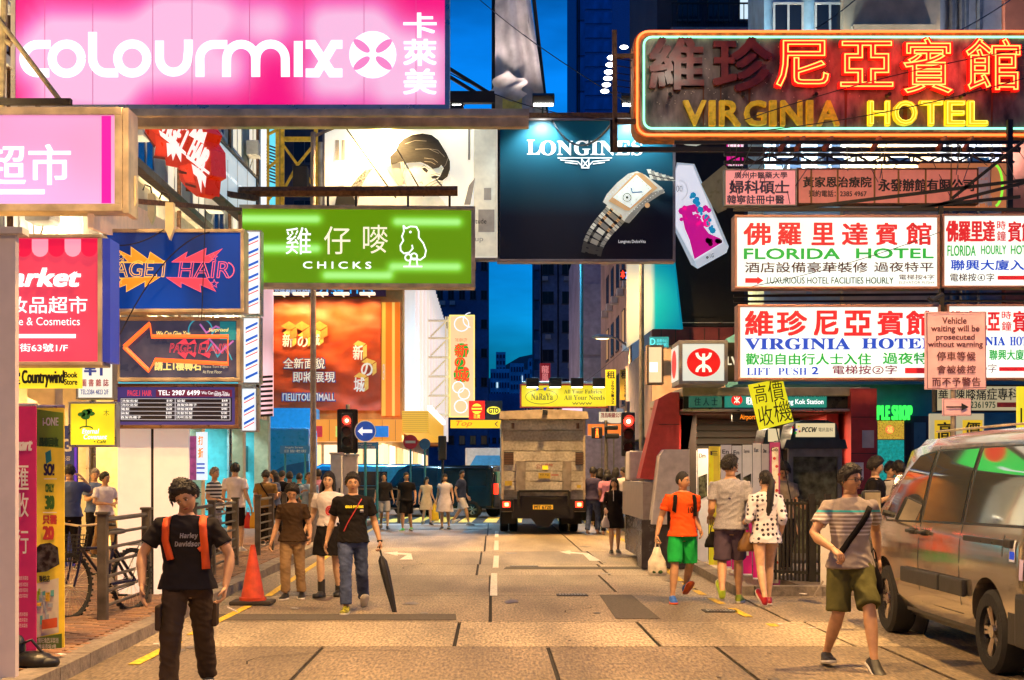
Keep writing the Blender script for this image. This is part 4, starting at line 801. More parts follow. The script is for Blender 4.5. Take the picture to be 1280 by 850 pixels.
s.strokes([[(697, 197.5), (765, 197.5)], [(700, 200), (722, 202), (727, 207)], [(706, 203), (722, 205)], [(762, 200), (741, 202), (736, 207)], [(756, 203), (741, 205)], [(727, 198), (727, 210), (736, 210), (736, 198)], [(727, 199), (736, 210)], [(736, 199), (727, 210)]], 1.3, lw)
s.text('Longines DolceVita', (773, 300, 807, 305), lw)
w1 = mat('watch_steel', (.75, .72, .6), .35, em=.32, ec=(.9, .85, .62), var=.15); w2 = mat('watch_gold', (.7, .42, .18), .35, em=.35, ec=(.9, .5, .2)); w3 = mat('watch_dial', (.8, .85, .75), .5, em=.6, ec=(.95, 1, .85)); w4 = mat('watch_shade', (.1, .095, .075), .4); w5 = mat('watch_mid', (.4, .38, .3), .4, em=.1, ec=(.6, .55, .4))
def c3(L_): return [(640 + x * k, 213 + y * k) for x, y in L_]
# lower bracelet: rows of links following the strap
path = [(524, 208), (505, 232), (482, 257), (460, 282), (441, 307), (424, 333), (410, 360), (401, 386), (396, 408)]
for i, (x, y) in enumerate(path):
    nx, ny = path[min(i + 1, 8)]; px_, py_ = path[max(i - 1, 0)]; t = Vector((nx - px_, ny - py_)).normalized(); n = Vector((t.y, -t.x)); wd = 60 - i * 1.2
    msh = [w1, w5, w1, w5, w1, w5, w5, w4, w4][i]
    def q_(a, b_, h): c_ = Vector((x, y)); return c3([tuple(c_ + n * a * wd - t * h), tuple(c_ + n * b_ * wd - t * h), tuple(c_ + n * b_ * wd + t * h), tuple(c_ + n * a * wd + t * h)])
    s.polys([q_(-.36, .36, 12)], msh, 'bracelet_link'); s.polys([q_(-1, -.62, 15), q_(.62, 1, 15)], msh, 'bracelet_link'); s.polys([q_(-.62, -.36, 9), q_(.36, .62, 9)], w2 if i < 4 else w4, 'bracelet_link'); s.polys([q_(-1, -.36, 1.2), q_(.36, 1, 1.2)], w4)
path = [(672, 22), (690, 28), (708, 34), (726, 38), (744, 42), (762, 46), (780, 50)]
for i, (x, y) in enumerate(path): s.polys([c3([(x - 4, y - 22 + i * 2), (x + 18, y - 22 + i * 2), (x + 24, y + 2), (x + 6, y + 2)]), c3([(x + 8, y + 5), (x + 26, y + 5), (x + 34, y + 28 - i * 3), (x + 14, y + 28 - i * 3)])], w1 if i % 2 == 0 else w5, 'bracelet_link'); s.polys([c3([(x + 3, y), (x + 24, y + 1), (x + 26, y + 6), (x + 6, y + 6)])], w4)
s.poly(c3([(450, 165), (470, 125), (520, 70), (575, 25), (620, 12), (660, 30), (700, 60), (745, 95), (758, 118), (720, 135), (665, 170), (620, 225), (580, 270), (555, 262), (540, 225), (485, 190)]), w1, 'case'); s.poly(c3([(555, 262), (580, 270), (625, 215), (672, 170), (752, 118), (755, 100), (690, 120), (625, 180), (570, 240)]), w5, 'case_side')
s.poly(c3([(478, 160), (610, 22), (645, 22), (722, 95), (580, 208), (560, 206)]), w2, 'bezel'); s.poly(c3([(500, 142), (618, 30), (692, 98), (585, 195)]), w3, 'dial')
s.strokes([c3([(596, 118), (590, 95)]), c3([(596, 118), (645, 115)])], 1.3, E('watch_hand', (.0, .2, .5), .5)); s.strokes([c3(A(570, 143, 20, 0, 360, 16))], .8, w4); s.disc(640 + 570 * k, 213 + 143 * k, 1.6, w4); s.disc(640 + 670 * k, 213 + 182 * k, 3.2, w2, 'crown')
dots = [(520, 140), (545, 118), (570, 95), (600, 66), (622, 46), (645, 65), (668, 85), (675, 98), (645, 128), (615, 155), (590, 178), (560, 172)]; s.polys([arc(640 + x * k, 213 + y * k, .7, 0, 360, 5)[:-1] for x, y in dots], w4, 'hour_mark')
st_ = mat('stone_white', (.9, .9, .85), .2, em=.8); s.polys([arc(640 + (462 + i * 12.5) * k, 213 + (150 - i * 11.0) * k, .55, 0, 360, 5)[:-1] for i in range(12)] + [arc(640 + (568 + i * 13) * k, 213 + (232 - i * 9.7) * k, .55, 0, 360, 5)[:-1] for i in range(13)], st_, 'stone')
for i, px in enumerate((678, 787)):
    u, v = s.uv(px, 150); MB().box((u, -.6, v + .3), (.48, .2, .22), Matrix.Rotation(.5, 3, 'X'), b=.02).tube([(u, .1, v + .1), (u, -.55, v + .3)], .02).build('floodlight', blackm, s.o); MB().box((u, -.62, v + .175), (.42, .15, .02)).build('flood_lens', E('flood_lens', (1, 1, .95), 14), s.o)
    lamp('SPOT', 'flood_beam', s.o, (u, -.55, v + .12), 240, (.85, .97, 1), .08, (radians(20), 0, 0), 110)
MB().bb(s.uv(400, 150)[0], s.u1 + .1, -.05, .25, s.v1 + .065, s.v1 + .17).build('top_rail', rusty, s.o)
# ---- phone billboard, black
D = 41
s = Sign('billboard', 'tall black phone billboard with a white phone showing magenta and blue ink clouds', HK, (843, 178, 930, 408), D); bk = mat('matte_black_print', (.006, .006, .007), .5, var=.3); s.panel(bk, .3)
s.poly([(844, 213), (846, 203), (868, 205), (911, 308), (908, 316), (872, 336), (864, 331), (844, 290)], mat('phone_edge', (.55, .6, .65), .3, em=.4, ec=(.7, .8, .9)), 'phone'); s.poly([(844, 214), (848, 206), (866, 207), (905, 303), (868, 326), (844, 282)], mat('phone_screen', (.75, .75, .8), .3, em=.7, ec=(.9, .9, 1)), 'screen')
mg = mat('ink_magenta', (.6, .01, .22), .4, em=.5, ec=(.9, .01, .4)); rr = random.Random(4)
s.poly([(851, 262), (856, 258), (864, 256), (866, 268), (874, 276), (886, 292), (900, 298), (903, 303), (868, 324), (862, 300), (856, 286)], mg, 'ink_cloud'); s.polys([arc(850 + rr.random() * 36, 258 + rr.random() * 26, 1.5 + rr.random() * 4, 0, 360, 8)[:-1] for _ in range(26)], mg, 'ink_cloud')
s.polys([arc(862 + i * 1.6 + rr.random() * 6, 244 + i * 2.6, 1.4 + rr.random() * 2.6, 0, 360, 8)[:-1] for i in range(18)], mat('ink_cyan', (.01, .25, .45), .4, em=.4, ec=(.02, .45, .8)), 'ink_cloud'); s.polys([arc(884 + rr.random() * 16, 298 + rr.random() * 8, 3, 0, 360, 7)[:-1] for _ in range(8)], mat('ink_maroon', (.15, .0, .04), .4), 'ink_cloud')
s.strokes([arc(850, 238, 9, 100, -80, 14, 12)], .5, g2); s.text('00', (845, 232, 853, 240), g2); s.poly([(868, 326), (905, 303), (910, 309), (908, 316), (872, 335)], mat('phone_chin', (.7, .74, .8), .3, em=.5, ec=(.8, .85, .95)), 'phone_chin'); s.disc(884, 322, 1.8, g2); s.text('LG', (887, 317, 892, 322), g2, off=.03)
s.poly([(876, 230), (905, 206), (912, 214), (908, 262), (897, 267), (890, 258)], mat('gold_phone', (.3, .24, .14), .3, em=.1, ec=(.5, .4, .2)), 'phone'); s.poly([(845, 178), (885, 178), (870, 183), (858, 182)], skn)
s.rect(908, 178, 929, 207, E('magenta_block', (.8, .01, .3), .85)); s.text('自倍高清 完', (910, 180, 929, 186), ink_w, off=.03); s.text("Now it's All", (910, 204, 929, 208), ink_w)
s.rect(850, 392, 920, 396, bk); s.strokes([[(852, 403.5), (919, 403.5)]], 1, alu)
s = Sign('fascia_board', 'dark maroon panelled band under the black billboard', 'fascia', (815, 409, 925, 432), D - .2); s.panel(mat('maroon_panel', (.12, .02, .03), .5), .5)
for i in range(6): s.rect(826 + i * 18, 410, 827 + i * 18, 431, black, 'joint')
MB().bb(s.u0, s.u1 + .3, 0, 8, -2.9, s.v0).build('wall', pink, s.o)
# curved cream / cyan board
t = thing('billboard', 'curved cream to cyan billboard wrapping the building corner below the watch advertisement', HK, P(815, 372, 40.4)); d = 40.4
rings = []; me_b = MB(); vs = []; fs = []; NN = 20
for i in range(NN + 1):
    px = 783 + 70 * i / NN; top_ = (XP(783 + 57 * i / NN, d)); bot_ = XP(px, d); yb = -.25 * sin(pi * i / NN * .8)
    vs += [(bot_ - t.location.x, yb, ZP(434 - 22 * min(1, i / 9) if i < 9 else 412, d) - t.location.z), (top_ - t.location.x, yb, ZP(300, d) - t.location.z)]
for i in range(NN): fs.append((2 * i, 2 * i + 2, 2 * i + 3, 2 * i + 1))
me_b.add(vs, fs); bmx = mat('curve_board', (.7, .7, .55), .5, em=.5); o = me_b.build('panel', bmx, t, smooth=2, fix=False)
so_ = o.modifiers.new('s', 'SOLIDIFY'); so_.thickness = .1
tt = bmx.node_tree; co_ = tt.nodes.new('ShaderNodeTexCoord'); sp_ = tt.nodes.new('ShaderNodeSeparateXYZ'); tt.links.new(co_.outputs['Object'], sp_.inputs[0]); rr_ = tt.nodes.new('ShaderNodeValToRGB'); mr_ = tt.nodes.new('ShaderNodeMapRange'); mr_.inputs[1].default_value = -.8; mr_.inputs[2].default_value = 1.05
tt.links.new(sp_.outputs[0], mr_.inputs[0]); tt.links.new(mr_.outputs[0], rr_.inputs[0]); cr_ = rr_.color_ramp; cr_.elements[0].color = (.75, .68, .48, 1); cr_.elements[1].color = (.0, .35, .6, 1); e_ = cr_.elements.new(.38); e_.color = (.8, .85, .65, 1); e_ = cr_.elements.new(.47); e_.color = (.0, .42, .5, 1)
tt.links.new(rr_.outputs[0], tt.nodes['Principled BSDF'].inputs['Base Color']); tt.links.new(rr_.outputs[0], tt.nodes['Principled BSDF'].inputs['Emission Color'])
# ---- hotel neon sign
s = Sign('neon_sign', 'big rusty neon hotel sign with red Chinese characters and VIRGINIA HOTEL', HK, (795, 42, 1296, 168), 22)
rust = mat('sign_rust', (.26, .19, .16), .7, var=.55, ns=5, bump=.4, var2=.6, ns2=.9, stretch=(1, 1, .45)); rim = mat('sign_rim', (.55, .2, .03), .6, var=.4, ns=9)
q = [s.uv(*p) for p in rrect(792, 38, 1302, 172, 17)]; MB().prism(q, 0, .45).build('case', rim, s.o, smooth=1); q = [s.uv(*p) for p in rrect(800, 45, 1294, 165, 12)]; MB().prism(q, -.012, 0).build('panel', rust, s.o)
rr = random.Random(3); pts = []
for _ in range(150):
    x, y = rr.choice((845, 935, 880, 1060, 830, 960)) + rr.gauss(0, 22), 100 + rr.gauss(0, 32)
    if 805 < x < 1285 and 52 < y < 158: pts.append([(x, y), (x + rr.uniform(.4, 1.1), y + .3), (x + rr.uniform(.3, 1), y + rr.uniform(.6, 1.8)), (x - .3, y + 1)])
s.layer = 5; s.polys(pts, mat('flaked_paint', (.75, .6, .42), .6), 'paint_flake')
s.polys([[(x, 108), (x + w, 108), (x + w * .7, 160), (x + .4, 160)] for x, w in ((878, 2), (935, 3), (1055, 4), (1128, 7), (1238, 3), (900, 1.5), (1180, 2))], mat('rust_streak', (.16, .05, .02), .8), 'rust_streak')
nr = E('neon_tube_orange', (1, .16, .03), 3.2); ng = E('neon_tube_green', (.25, 1, .55), 2.2); ny = E('neon_tube_red', (1, .10, .015), 3.0)
outer = rrect(796, 41, 1299, 170, 14, 5); inner = rrect(804.5, 47.5, 1290, 161.5, 10, 5)
s.tubes([outer + outer[:1]], .02, nr, y=-.07); s.tubes([inner + inner[:1]], .018, ng, y=-.05)
rl = mat('letter_red_lit', (.75, .015, .01), .4, em=.75, ec=(1, .012, .005)); ro = mat('letter_red_old', (.20, .025, .012), .35, var=.3)
for ch, bx, lit in (('維', (812, 50, 877, 113), 0), ('珍', (892, 50, 962, 115), 0), ('尼', (968, 53, 1034, 111), 1), ('亞', (1048, 54, 1114, 111), 1), ('賓', (1126, 50, 1188, 119), 1), ('館', (1204, 51, 1272, 115), 1)):
    s.text(ch, bx, rl if lit else ro, off=.045, deep=.09, name='character', y=-.02)
    if lit: s.text(ch, bx, E('neon_edge', (1, .42, .08), 2.6), off=.04, outline=.011, name='neon_tube', y=-.12)
yl = mat('letter_yellow', (.75, .42, .02), .45, var=.3, ns=14, em=.22, ec=(1, .6, .02)); yl2 = mat('letter_yellow_lit', (.8, .6, .02), .45, em=.6, ec=(1, .75, .02)); yed = mat('letter_edge', (.08, .04, .01), .6)
for ch, x0, x1 in zip('VIRGINIA', (854, 886, 899, 930, 961.5, 975.5, 1007.5, 1021), (881, 892.5, 924, 956, 968.5, 1000.5, 1014, 1047)): s.text(ch, (x0, 128, x1, 158), yl, off=.03, deep=.09, name='letter', y=-.02)
for ch, x0, x1 in zip('HOTEL', (1084, 1115, 1148, 1180, 1208), (1110, 1144, 1176, 1204, 1232)):
    s.text(ch, (x0, 128, x1, 158), yl2, off=.03, deep=.09, name='letter', y=-.02)
    s.text(ch, (x0 + 1, 129, x1 - 1, 157), E('neon_edge_yellow', (1, .9, .1), 1.8), off=.02, outline=.010, name='neon_tube', y=-.12)
b = MB()
for px, py in ((838, 120), (928, 120), (1018, 120), (1108, 120), (1200, 121)): b.tube([(s.uv(px, py)[0], -.02, s.uv(px, py)[1]), (s.uv(px - 4, py + 5)[0], -.35, s.uv(px, py + 5)[1])], .03)
isl(b, 'bracket_stub', blackm, s.o)
lamp('AREA', 'bulb_light', s.o, (s.uv(850, 90)[0], -1.6, s.uv(850, 60)[1]), 12, (1, .85, .65), .5, (radians(80), 0, 0), sy=.3); lamp('AREA', 'red_glow', s.o, (s.uv(1120, 90)[0], -.6, s.uv(1120, 84)[1]), 28, (1, .06, .02), 2.6, (radians(90), 0, 0), sy=.4)
# truss and bars beneath
t = thing('sign_truss', 'dark steel lattice and bars carrying the hotel signs above the street', 'truss', (0, 0, 0)); d = 21.6
b = MB()
for a, c_, w in (((765, 150), (765, 190), .06), ((765, 187), (1275, 187), .07), ((905, 193), (1262, 194), .05), ((905, 203), (1262, 204), .05), ((843, 178), (1275, 178), .05)): beam(b, P(*a, d), P(*c_, d), w)
isl(b, 'beam', blackm, t)
b = MB(); x = 908
while x < 1255: beam(b, P(x, 203, d), P(x + 18, 194, d), .03); beam(b, P(x + 18, 194, d), P(x + 36, 203, d), .03); beam(b, P(x + 18, 194, d), P(x + 18, 203, d), .03); x += 36
isl(b, 'lattice', blackm, t)
b = MB()
for a, c_ in (((1190, 248), (1280, 176)), ((985, 262), (1290, 224)), ((1150, 262), (1290, 226)), ((1128, 260), (1275, 246))): beam(b, P(*a, 20.3), P(*c_, 20.3), .045)
beam(b, P(1262, 150, 21.6), P(1262, 262, 21.6), .08); beam(b, P(917, 262, 19.9), P(1290, 262, 19.9), .045); beam(b, P(917, 377, 19.9), P(1290, 376, 19.9), .03); beam(b, P(917, 370, 19.85), P(1290, 367, 19.85), .035); isl(b, 'bar', blackm, t)
b = MB()
for px in (1005, 985, 1100, 1182, 1040, 1215): beam(b, P(px, 172, 21.8), P(px - 10, 187, 21.5), .06)
isl(b, 'rusty_stay', mat('stay_orange', (.45, .1, .03), .6, var=.3), t)
b = MB()
for i in range(26):
    x = 905 + rr.random() * 370; b.tube([P(x, 180, 21.4), P(x + rr.uniform(-40, 40), 205 + rr.random() * 50, 20.4)], .006, 4)
st = b.build('loose_wires', blackm, t); st['kind'] = 'stuff'
t = thing('lamp_bracket', 'tall rusty post with seven small bright lamps left of the neon sign', 'lamp', (0, 0, 0)); d = 21.5
b = MB(); beam(b, P(768, 38, d), P(769, 188, d), .07); beam(b, P(768, 70, d), P(792, 70, d), .06); beam(b, P(768, 152, d), P(795, 152, d), .07); b.build('post', rusty, t)
for i, (px, py) in enumerate(((765, 72), (763, 81), (761, 90), (760, 98), (758, 106), (756, 114), (780, 59))):
    p = P(px, py, 21.6 + i * .6); q = P(790, py + 4, 21.6 + i * .6); h = MB().tube([q, p], .008, 4).build('lamp_arm', blackm, t); l = MB().ell(p, (.075, .05, .035)).build('bulb', E('bulb_white', (1, .98, .9), 9), t)
# ---- white hotel signs
rw = mat('ink_red_lit', (.5, .01, .02), .5, em=.32, ec=(.8, .01, .03)); gw = mat('ink_green_lit', (.0, .25, .03), .5, em=.4, ec=(.0, .6, .06)); bwt = mat('ink_blue_lit', (.0, .04, .4), .5, em=.45, ec=(.0, .08, .85)); brn = mat('ink_brown', (.06, .015, .012), .5); dgr = mat('ink_darkgreen', (.0, .06, .03), .5)
sheetw = E('hotel_sheet', (.93, 1, .93), 1.02, emvar=(.88, 1.08, (1, 1, 1), 1.2)); frm = mat('pink_brown_frame', (.4, .2, .15), .4, .4)
s = Sign('light_box_sign', 'white lit FLORIDA HOTEL sign with red characters, upper left of the four hotel boxes', HK, (921, 272, 1171, 358), 19.6); s.panel(sheetw, .25).case(frm, .26, .035).back(steel, .26)
for ch, x0, x1 in zip('佛羅里達賓館', (930, 973, 1015, 1053, 1095, 1133), (963, 1001, 1042, 1084, 1121, 1163)): s.text(ch, (x0, 279, x1, 306), rw, off=.05)
s.text('FLORIDA', (930, 311, 1049, 324), gw, off=.05); s.text('HOTEL', (1070, 311, 1166, 323), gw, off=.05); s.text('酒店設備豪華裝修', (931, 328, 1084, 341), brn, off=.025); s.text('過夜特平', (1092, 328, 1166, 340), brn, off=.025)
s.poly([(931, 348), (946, 348), (946, 346), (954, 351), (946, 356), (946, 354), (931, 354)], rw, 'arrow'); s.text('LUXURIOUS HOTEL FACILITIES HOURLY', (958, 347, 1116, 355), dgr, off=.02); s.text('電梯按4字', (1123, 343.5, 1167, 350), brn, off=.02); s.text('ELEVATOR PUSH4', (1123, 352, 1167, 355.5), brn)
s = Sign('light_box_sign', 'white lit FLORIDA HOURLY sign cut by the right edge, upper right of the four', HK, (1180, 270, 1330, 357), 19.7); s.panel(sheetw, .25).case(frm, .26, .03).back(steel, .26)
s.text('佛羅里達', (1183, 276, 1243, 302), rw, off=.05); s.text('時', (1246, 276, 1257, 287), rw, off=.02); s.text('鐘', (1246, 289, 1257, 301), rw, off=.02); s.text('賓館', (1260, 277, 1293, 302), rw, off=.04); s.text('FLORIDA', (1184, 307, 1219, 320), gw, off=.02); s.text('HOURLY', (1226, 307, 1257, 318), gw, off=.02); s.text('HOTEL', (1263, 307, 1292, 318), gw, off=.02)
s.text('聯興大廈入口', (1188, 325, 1296, 338), bwt, off=.04); s.text('電梯按④字', (1187, 342, 1242, 352), brn, off=.02); s.poly([(1246, 345), (1279, 345), (1279, 342), (1290, 347), (1279, 352), (1279, 350), (1246, 350)], rw, 'arrow')
s = Sign('light_box_sign', 'white lit VIRGINIA HOTEL sign with blue serif letters, lower left of the four hotel boxes', HK, (925, 384, 1172, 472), 19.6); s.panel(sheetw, .25).case(frm, .26, .035).back(steel, .26)
for ch, x0, x1 in zip('維珍尼亞賓館', (932, 972, 1018, 1056, 1097, 1133), (966, 1008, 1047, 1088, 1128, 1168)): s.text(ch, (x0, 389, x1, 419), rw, off=.055)
s.text(serif('VIRGINIA'), (931, 423, 1062, 437), bwt, off=.03); s.text(serif('HOTEL'), (1077, 423, 1168, 436), bwt, off=.03); s.text('歡迎自由行人士入住', (932, 442, 1088, 456), gw, off=.04); s.text('過夜特平', (1103, 441, 1178, 455), gw, off=.04)
s.text(serif('LIFT'), (933, 460, 962, 469), bwt); s.text(serif('PUSH'), (972, 460, 1008, 469), bwt); s.text('2', (1014, 459, 1022, 468), bwt, off=.05); s.text('電梯按②字', (1040, 457, 1120, 468), mat('ink_purple', (.2, .01, .1), .5), off=.03); s.rect(1130, 460, 1160, 467, rw)
s = Sign('light_box_sign', 'white lit hotel sign behind the parking notice, lower right of the four', HK, (1186, 383, 1330, 472), 19.7); s.panel(sheetw, .25).case(frm, .26, .03).back(steel, .26)
s.text('維珍尼亞', (1188, 389, 1249, 414), rw, off=.05); s.text('時', (1252, 389, 1264, 399), rw, off=.02); s.text('鐘', (1252, 402, 1264, 413), rw, off=.02); s.text('賓館', (1266, 389, 1300, 415), rw, off=.04); s.text(serif('VIRGINIA'), (1190, 421, 1256, 432), bwt, off=.02); s.text(serif('HOTEL'), (1262, 421, 1296, 432), bwt, off=.02); s.text('聯興大廈入口', (1236, 437, 1300, 450), gw, off=.03); s.text('電梯按②字', (1186, 455, 1245, 466), mat('ink_purple', (.2, .01, .1), .5)); s.rect(1248, 459, 1290, 464, rw)
t = thing('sign_post', 'dark upright steel post between the left and right hotel light boxes', 'post', (0, 0, 0)); b = MB(); beam(b, P(1176, 258, 19.8), P(1178, 480, 19.8), .06); b.tube([P(1178, 368, 19.5), P(1165, 376, 19.4), P(1160, 372, 19.4)], .03); b.build('post', blackm, t)
# ---- pinkish clinic signs
clin = mat('clinic_pink', (.5, .19, .14), .5, em=.42, ec=(.85, .2, .14), var=.12); nvy = mat('ink_navy', (.02, .01, .08), .5)
s = Sign('clinic_sign', 'pink clinic sign 婦科碩士 beside the black billboard', HK, (907, 213, 994, 256), 20.6); s.panel(E('clinic_pink_lit', (.95, .3, .3), .8), .15).case(steel, .15, .02); s.text('廣州中醫藥大學', (918, 215, 984, 223), nvy, off=.03); s.text('婦科碩士', (912, 226, 986, 242), nvy, off=.05); s.text('韓寧註冊中醫', (909, 244, 980, 255), nvy, off=.04)
s = Sign('clinic_sign', 'long salmon sign board with two firms in brush characters', HK, (998, 212, 1221, 254), 20.8); s.panel(clin, .15).case(rusty, .15, .02); s.text('黃家恩治療院', (1004, 221, 1089, 234), black, off=.05); s.text('預約電話：2385 4967', (1011, 238, 1083, 246), black, off=.03); s.text('永發辦館有限公司', (1098, 224, 1217, 239), black, off=.05)
b = MB()
for px in (1014, 1047, 1093, 1123, 1157, 1189): u = s.uv(px, 230)[0]; b.bb(u - .012, u + .012, -.012, .001, s.v0, s.v1)
isl(b, 'seam', mat('seam_brown', (.3, .15, .03), .6), s.o)
s = Sign('shop_banner', 'orange brown banner with large pale strokes and a green curve below the neon sign', HK, (1150, 204, 1258, 262), 21.3); s.panel(mat('banner_brown', (.55, .2, .08), .5, em=.35, ec=(.9, .3, .1)), .1); s.strokes([arc(1243, 232, 10, 100, -80, 12, 26)], 3, E('lime', (.3, 1, .05), 1)); s.text('風', (1221, 210, 1238, 258), white, off=.05)
# ---- station box and entrance
D = 24
s = Sign('station_sign', 'lit square white box with the red round railway emblem', HK, (853, 430, 905, 476), D - .9); s.panel(E('station_white', (.85, .85, .7), .85), .9).case(mat('station_frame', (.45, .44, .4), .4, .5), .9, .06)
s.disc(879.5, 453, 21, E('station_red', (.85, .01, .01), .95), 'emblem', 18); em_ = E('station_cream', (1, .98, .75), 1.1)
s.strokes([arc(879.5, 441, 8.5, 180, 360, 12, 8.0), arc(879.5, 465, 8.5, 180, 0, 12, 8.0), [(879.5, 442), (879.5, 465)]], 3.6, em_)
so2 = Sign('station_sign_side', None, None, (846, 430, 852, 474), D, obj=s.o) if 0 else None
q = [s.uv(852, 430), s.uv(852, 476)]; b = MB(); b.box((s.u0 - .063, .45, 0), (.02, .8, s.v1 - s.v0 - .04)); b.build('side_panel', E('station_white', (.85, .85, .7), .85), s.o)
b = MB(); b.add([(s.u0 - .08, .45 + .3 * cos(2 * pi * i / 20), .24 * sin(2 * pi * i / 20)) for i in range(20)], [tuple(range(20))]); b.build('emblem', _m['station_red'], s.o)
s = Sign('shop_sign', 'dark panel with cream LV letters right of the station box', HK, (907, 428, 924, 476), D - .3); s.panel(mat('dark_olive', (.06, .05, .02), .4), .3); s.text('LV', (909, 446, 922, 456), E('cream_letter', (1, .9, .6), .9), off=.05)
S_ = thing('station_entrance', 'railway station entrance with metal canopy, red slanted wings and dark shutter', 'station entrance', (0, D, .118)); zz = lambda py, dd=D: ZP(py, dd) - .118
redm = mat('station_red_wall', (.48, .05, .045), .45, var=.12, ns=8); gm = mat('canopy_grey', (.42, .41, .3), .4, .5, var=.15)
X = lambda px, dd=D: XP(px, dd)
MB().bb(X(853), X(1088), 0, 5, zz(495), zz(484), b=.02).build('canopy_top', gm, S_); MB().bb(X(853), X(1088), -.02, .3, zz(514), zz(511), b=.01).build('canopy_lip', alu, S_); MB().bb(X(856), X(1086), .12, .3, zz(511), zz(495)).build('canopy_band', mat('band_dark', (.02, .02, .02), .3), S_)
MB().bb(X(862), X(903), .05, .11, zz(509), zz(492)).build('poster_panel', mat('band_green', (.03, .14, .09), .3, em=.3, ec=(.05, .3, .2)), S_)
MB().bb(X(907), X(1034), .04, .11, zz(509), zz(492)).build('name_panel', E('band_teal', (.02, .3, .22), .7), S_)
MB().bb(X(853), X(1088), .3, 5, zz(516), zz(512)).build('soffit', mat('soffit', (.08, .05, .04), .6), S_); MB().bb(X(900), X(1045), 2.6, 2.7, -2, zz(516)).build('shutter', mat('shutter', (.035, .028, .02), .6), S_)
b = MB()
for i in range(22): b.bb(X(860), X(1045), 2.5, 2.6, i * .13, i * .13 + .09)
b.build('shutter_slats', mat('shutter', (.035, .028, .02), .6), S_)['kind'] = 'stuff'
MB().bb(X(1062), X(1094), -.1, 4.8, 0, zz(486)).build('red_column', redm, S_); MB().bb(X(1040), X(1055), .4, 4.8, 0, zz(516)).build('red_column', redm, S_)
MB().prism([(X(802), zz(598)), (X(821), zz(600)), (X(829), zz(563)), (X(852), zz(563)), (X(852), zz(489)), (X(841), zz(489)), (X(826), zz(497))], .3, .9).build('slanted_wing', redm, S_)
MB().bb(X(802), X(862), .0, .8, -.1, zz(650)).build('dark_plinth', mat('wall_tile', (.08, .07, .07), .25, var=.2), S_)
MB().bb(X(806), X(822), .3, 4.1, zz(650), zz(603)).build('side_panel', mat('wall_panel_grey', (.35, .3, .28), .35, var=.2), S_)
MB().prism([(X(852), zz(489)), (X(862), zz(600)), (X(862) + .02, zz(600)), (X(880), zz(489))], .9, 3).build('slanted_wing', redm, S_)
MB().bb(X(860), X(880), .9, 2.6, 0, zz(516)).build('side_wall', mat('station_dark', (.05, .04, .04), .6), S_)
b = MB()
for k in range(4): b.bb(X(1062), X(1094), -.104, -.1, .62 * (k + 1), .62 * (k + 1) + .012)
b.bb(X(826), X(852), .294, .3, zz(530), zz(529.3))
isl(b, 'joint', black, S_)
for k, (px, py) in enumerate(((1070, 600), (1083, 560), (1078, 640))): MB().bb(X(px) - .1, X(px) + .1, -.115, -.1, zz(py), zz(py) + .3).build('notice', [white, offw, ylw][k], S_)
wst = mat('white_stone', (.78, .72, .66), .6, var=.15)
MB().prism([(X(813), zz(655)), (X(823), zz(570)), (X(829), zz(562)), (X(860), zz(562)), (X(860), zz(655))], -.2, .28).build('white_base', wst, S_); MB().bb(X(783, 28), X(812, 28), 3.5, 4.2, zz(600, 28), zz(564, 28), b=.05).build('white_parapet', wst, S_)
MB().prism([(X(783, 28), -.0), (X(840), -.0), (X(840), zz(625, 24)), (X(783, 28), zz(624, 28))], 1, 4.2).build('low_wall', mat('wall_tile', (.08, .07, .07), .25, var=.2), S_); MB().bb(X(780, 28), X(845), .8, 4.3, zz(624, 28), zz(620, 28)).build('ledge', mat('ledge_stone', (.5, .3, .2), .5), S_)
MB().bb(X(793, 28), X(812, 28), 4.0, 4.1, zz(622, 28), zz(602, 28)).build('notice_glass', glassd, S_)
s = Sign('x', None, None, (916, 512, 1000, 525), D + .0, obj=inst('fake', None)) if 0 else None
class Sub(Sign):
    def __init__(s, parent, box, d):
        s.layer = 0; s.box = box; x0, y0, x1, y1 = box; s.c = Vector(parent.matrix_world.translation) if 0 else Vector(parent.location); s.yaw = 0; s.cam = Vector((0, 0, CH)); s.U = Vector((1, 0, 0)); s.N = Vector((0, -1, 0)); s.o = parent; s.off_y = d - s.c.y; s.d = d
        m = (y0 + y1) / 2; s.u0, s.v1 = s.uv(x0, y0); s.u1, s.v0 = s.uv(x1, y1)
    def uv(s, px, py): p = P(px, py, s.d) - s.c; return p.x, p.z
    def ly(s): s.layer += 1; return s.off_y - .003 * s.layer
sb = Sub(S_, (860, 490, 1040, 512), D + .035); sb.text('住 人 士', (868, 497, 897, 507), mat('ink_teal_dark', (.0, .05, .05), .5), off=.02)
sb.disc(921, 500, 7, E('station_red', (.85, .01, .01), .95), 'emblem', 6.5); sb.strokes([arc(921, 496.5, 3, 180, 360, 8), arc(921, 504, 3, 180, 0, 8), [(921, 496), (921, 504)]], 1.2, em_); sb.text('旺角站', (933, 496, 946, 506), ink_w, off=.03); sb.text('Mong Kok Station', (975, 499, 1029, 507), ink_w, off=.02)
sb.text('HOTEL AIRPORT', (985, 491.5, 1032, 496.5), nvy, off=.02)
MB().bb(X(915), X(946), -.02, .08, zz(527), zz(517)).build('exit_sign', black, S_); sb2 = Sub(S_, (915, 517, 946, 527), D - .03); sb2.text('Airport', (925, 518, 944, 526), E('orange_letter', (1, .25, .01), 1.2), off=.02)
lamp('AREA', 'soffit_light', S_, (X(950), .7, zz(518)), 200, (1, .7, .4), 1.5, (0, 0, 0), sy=.6)
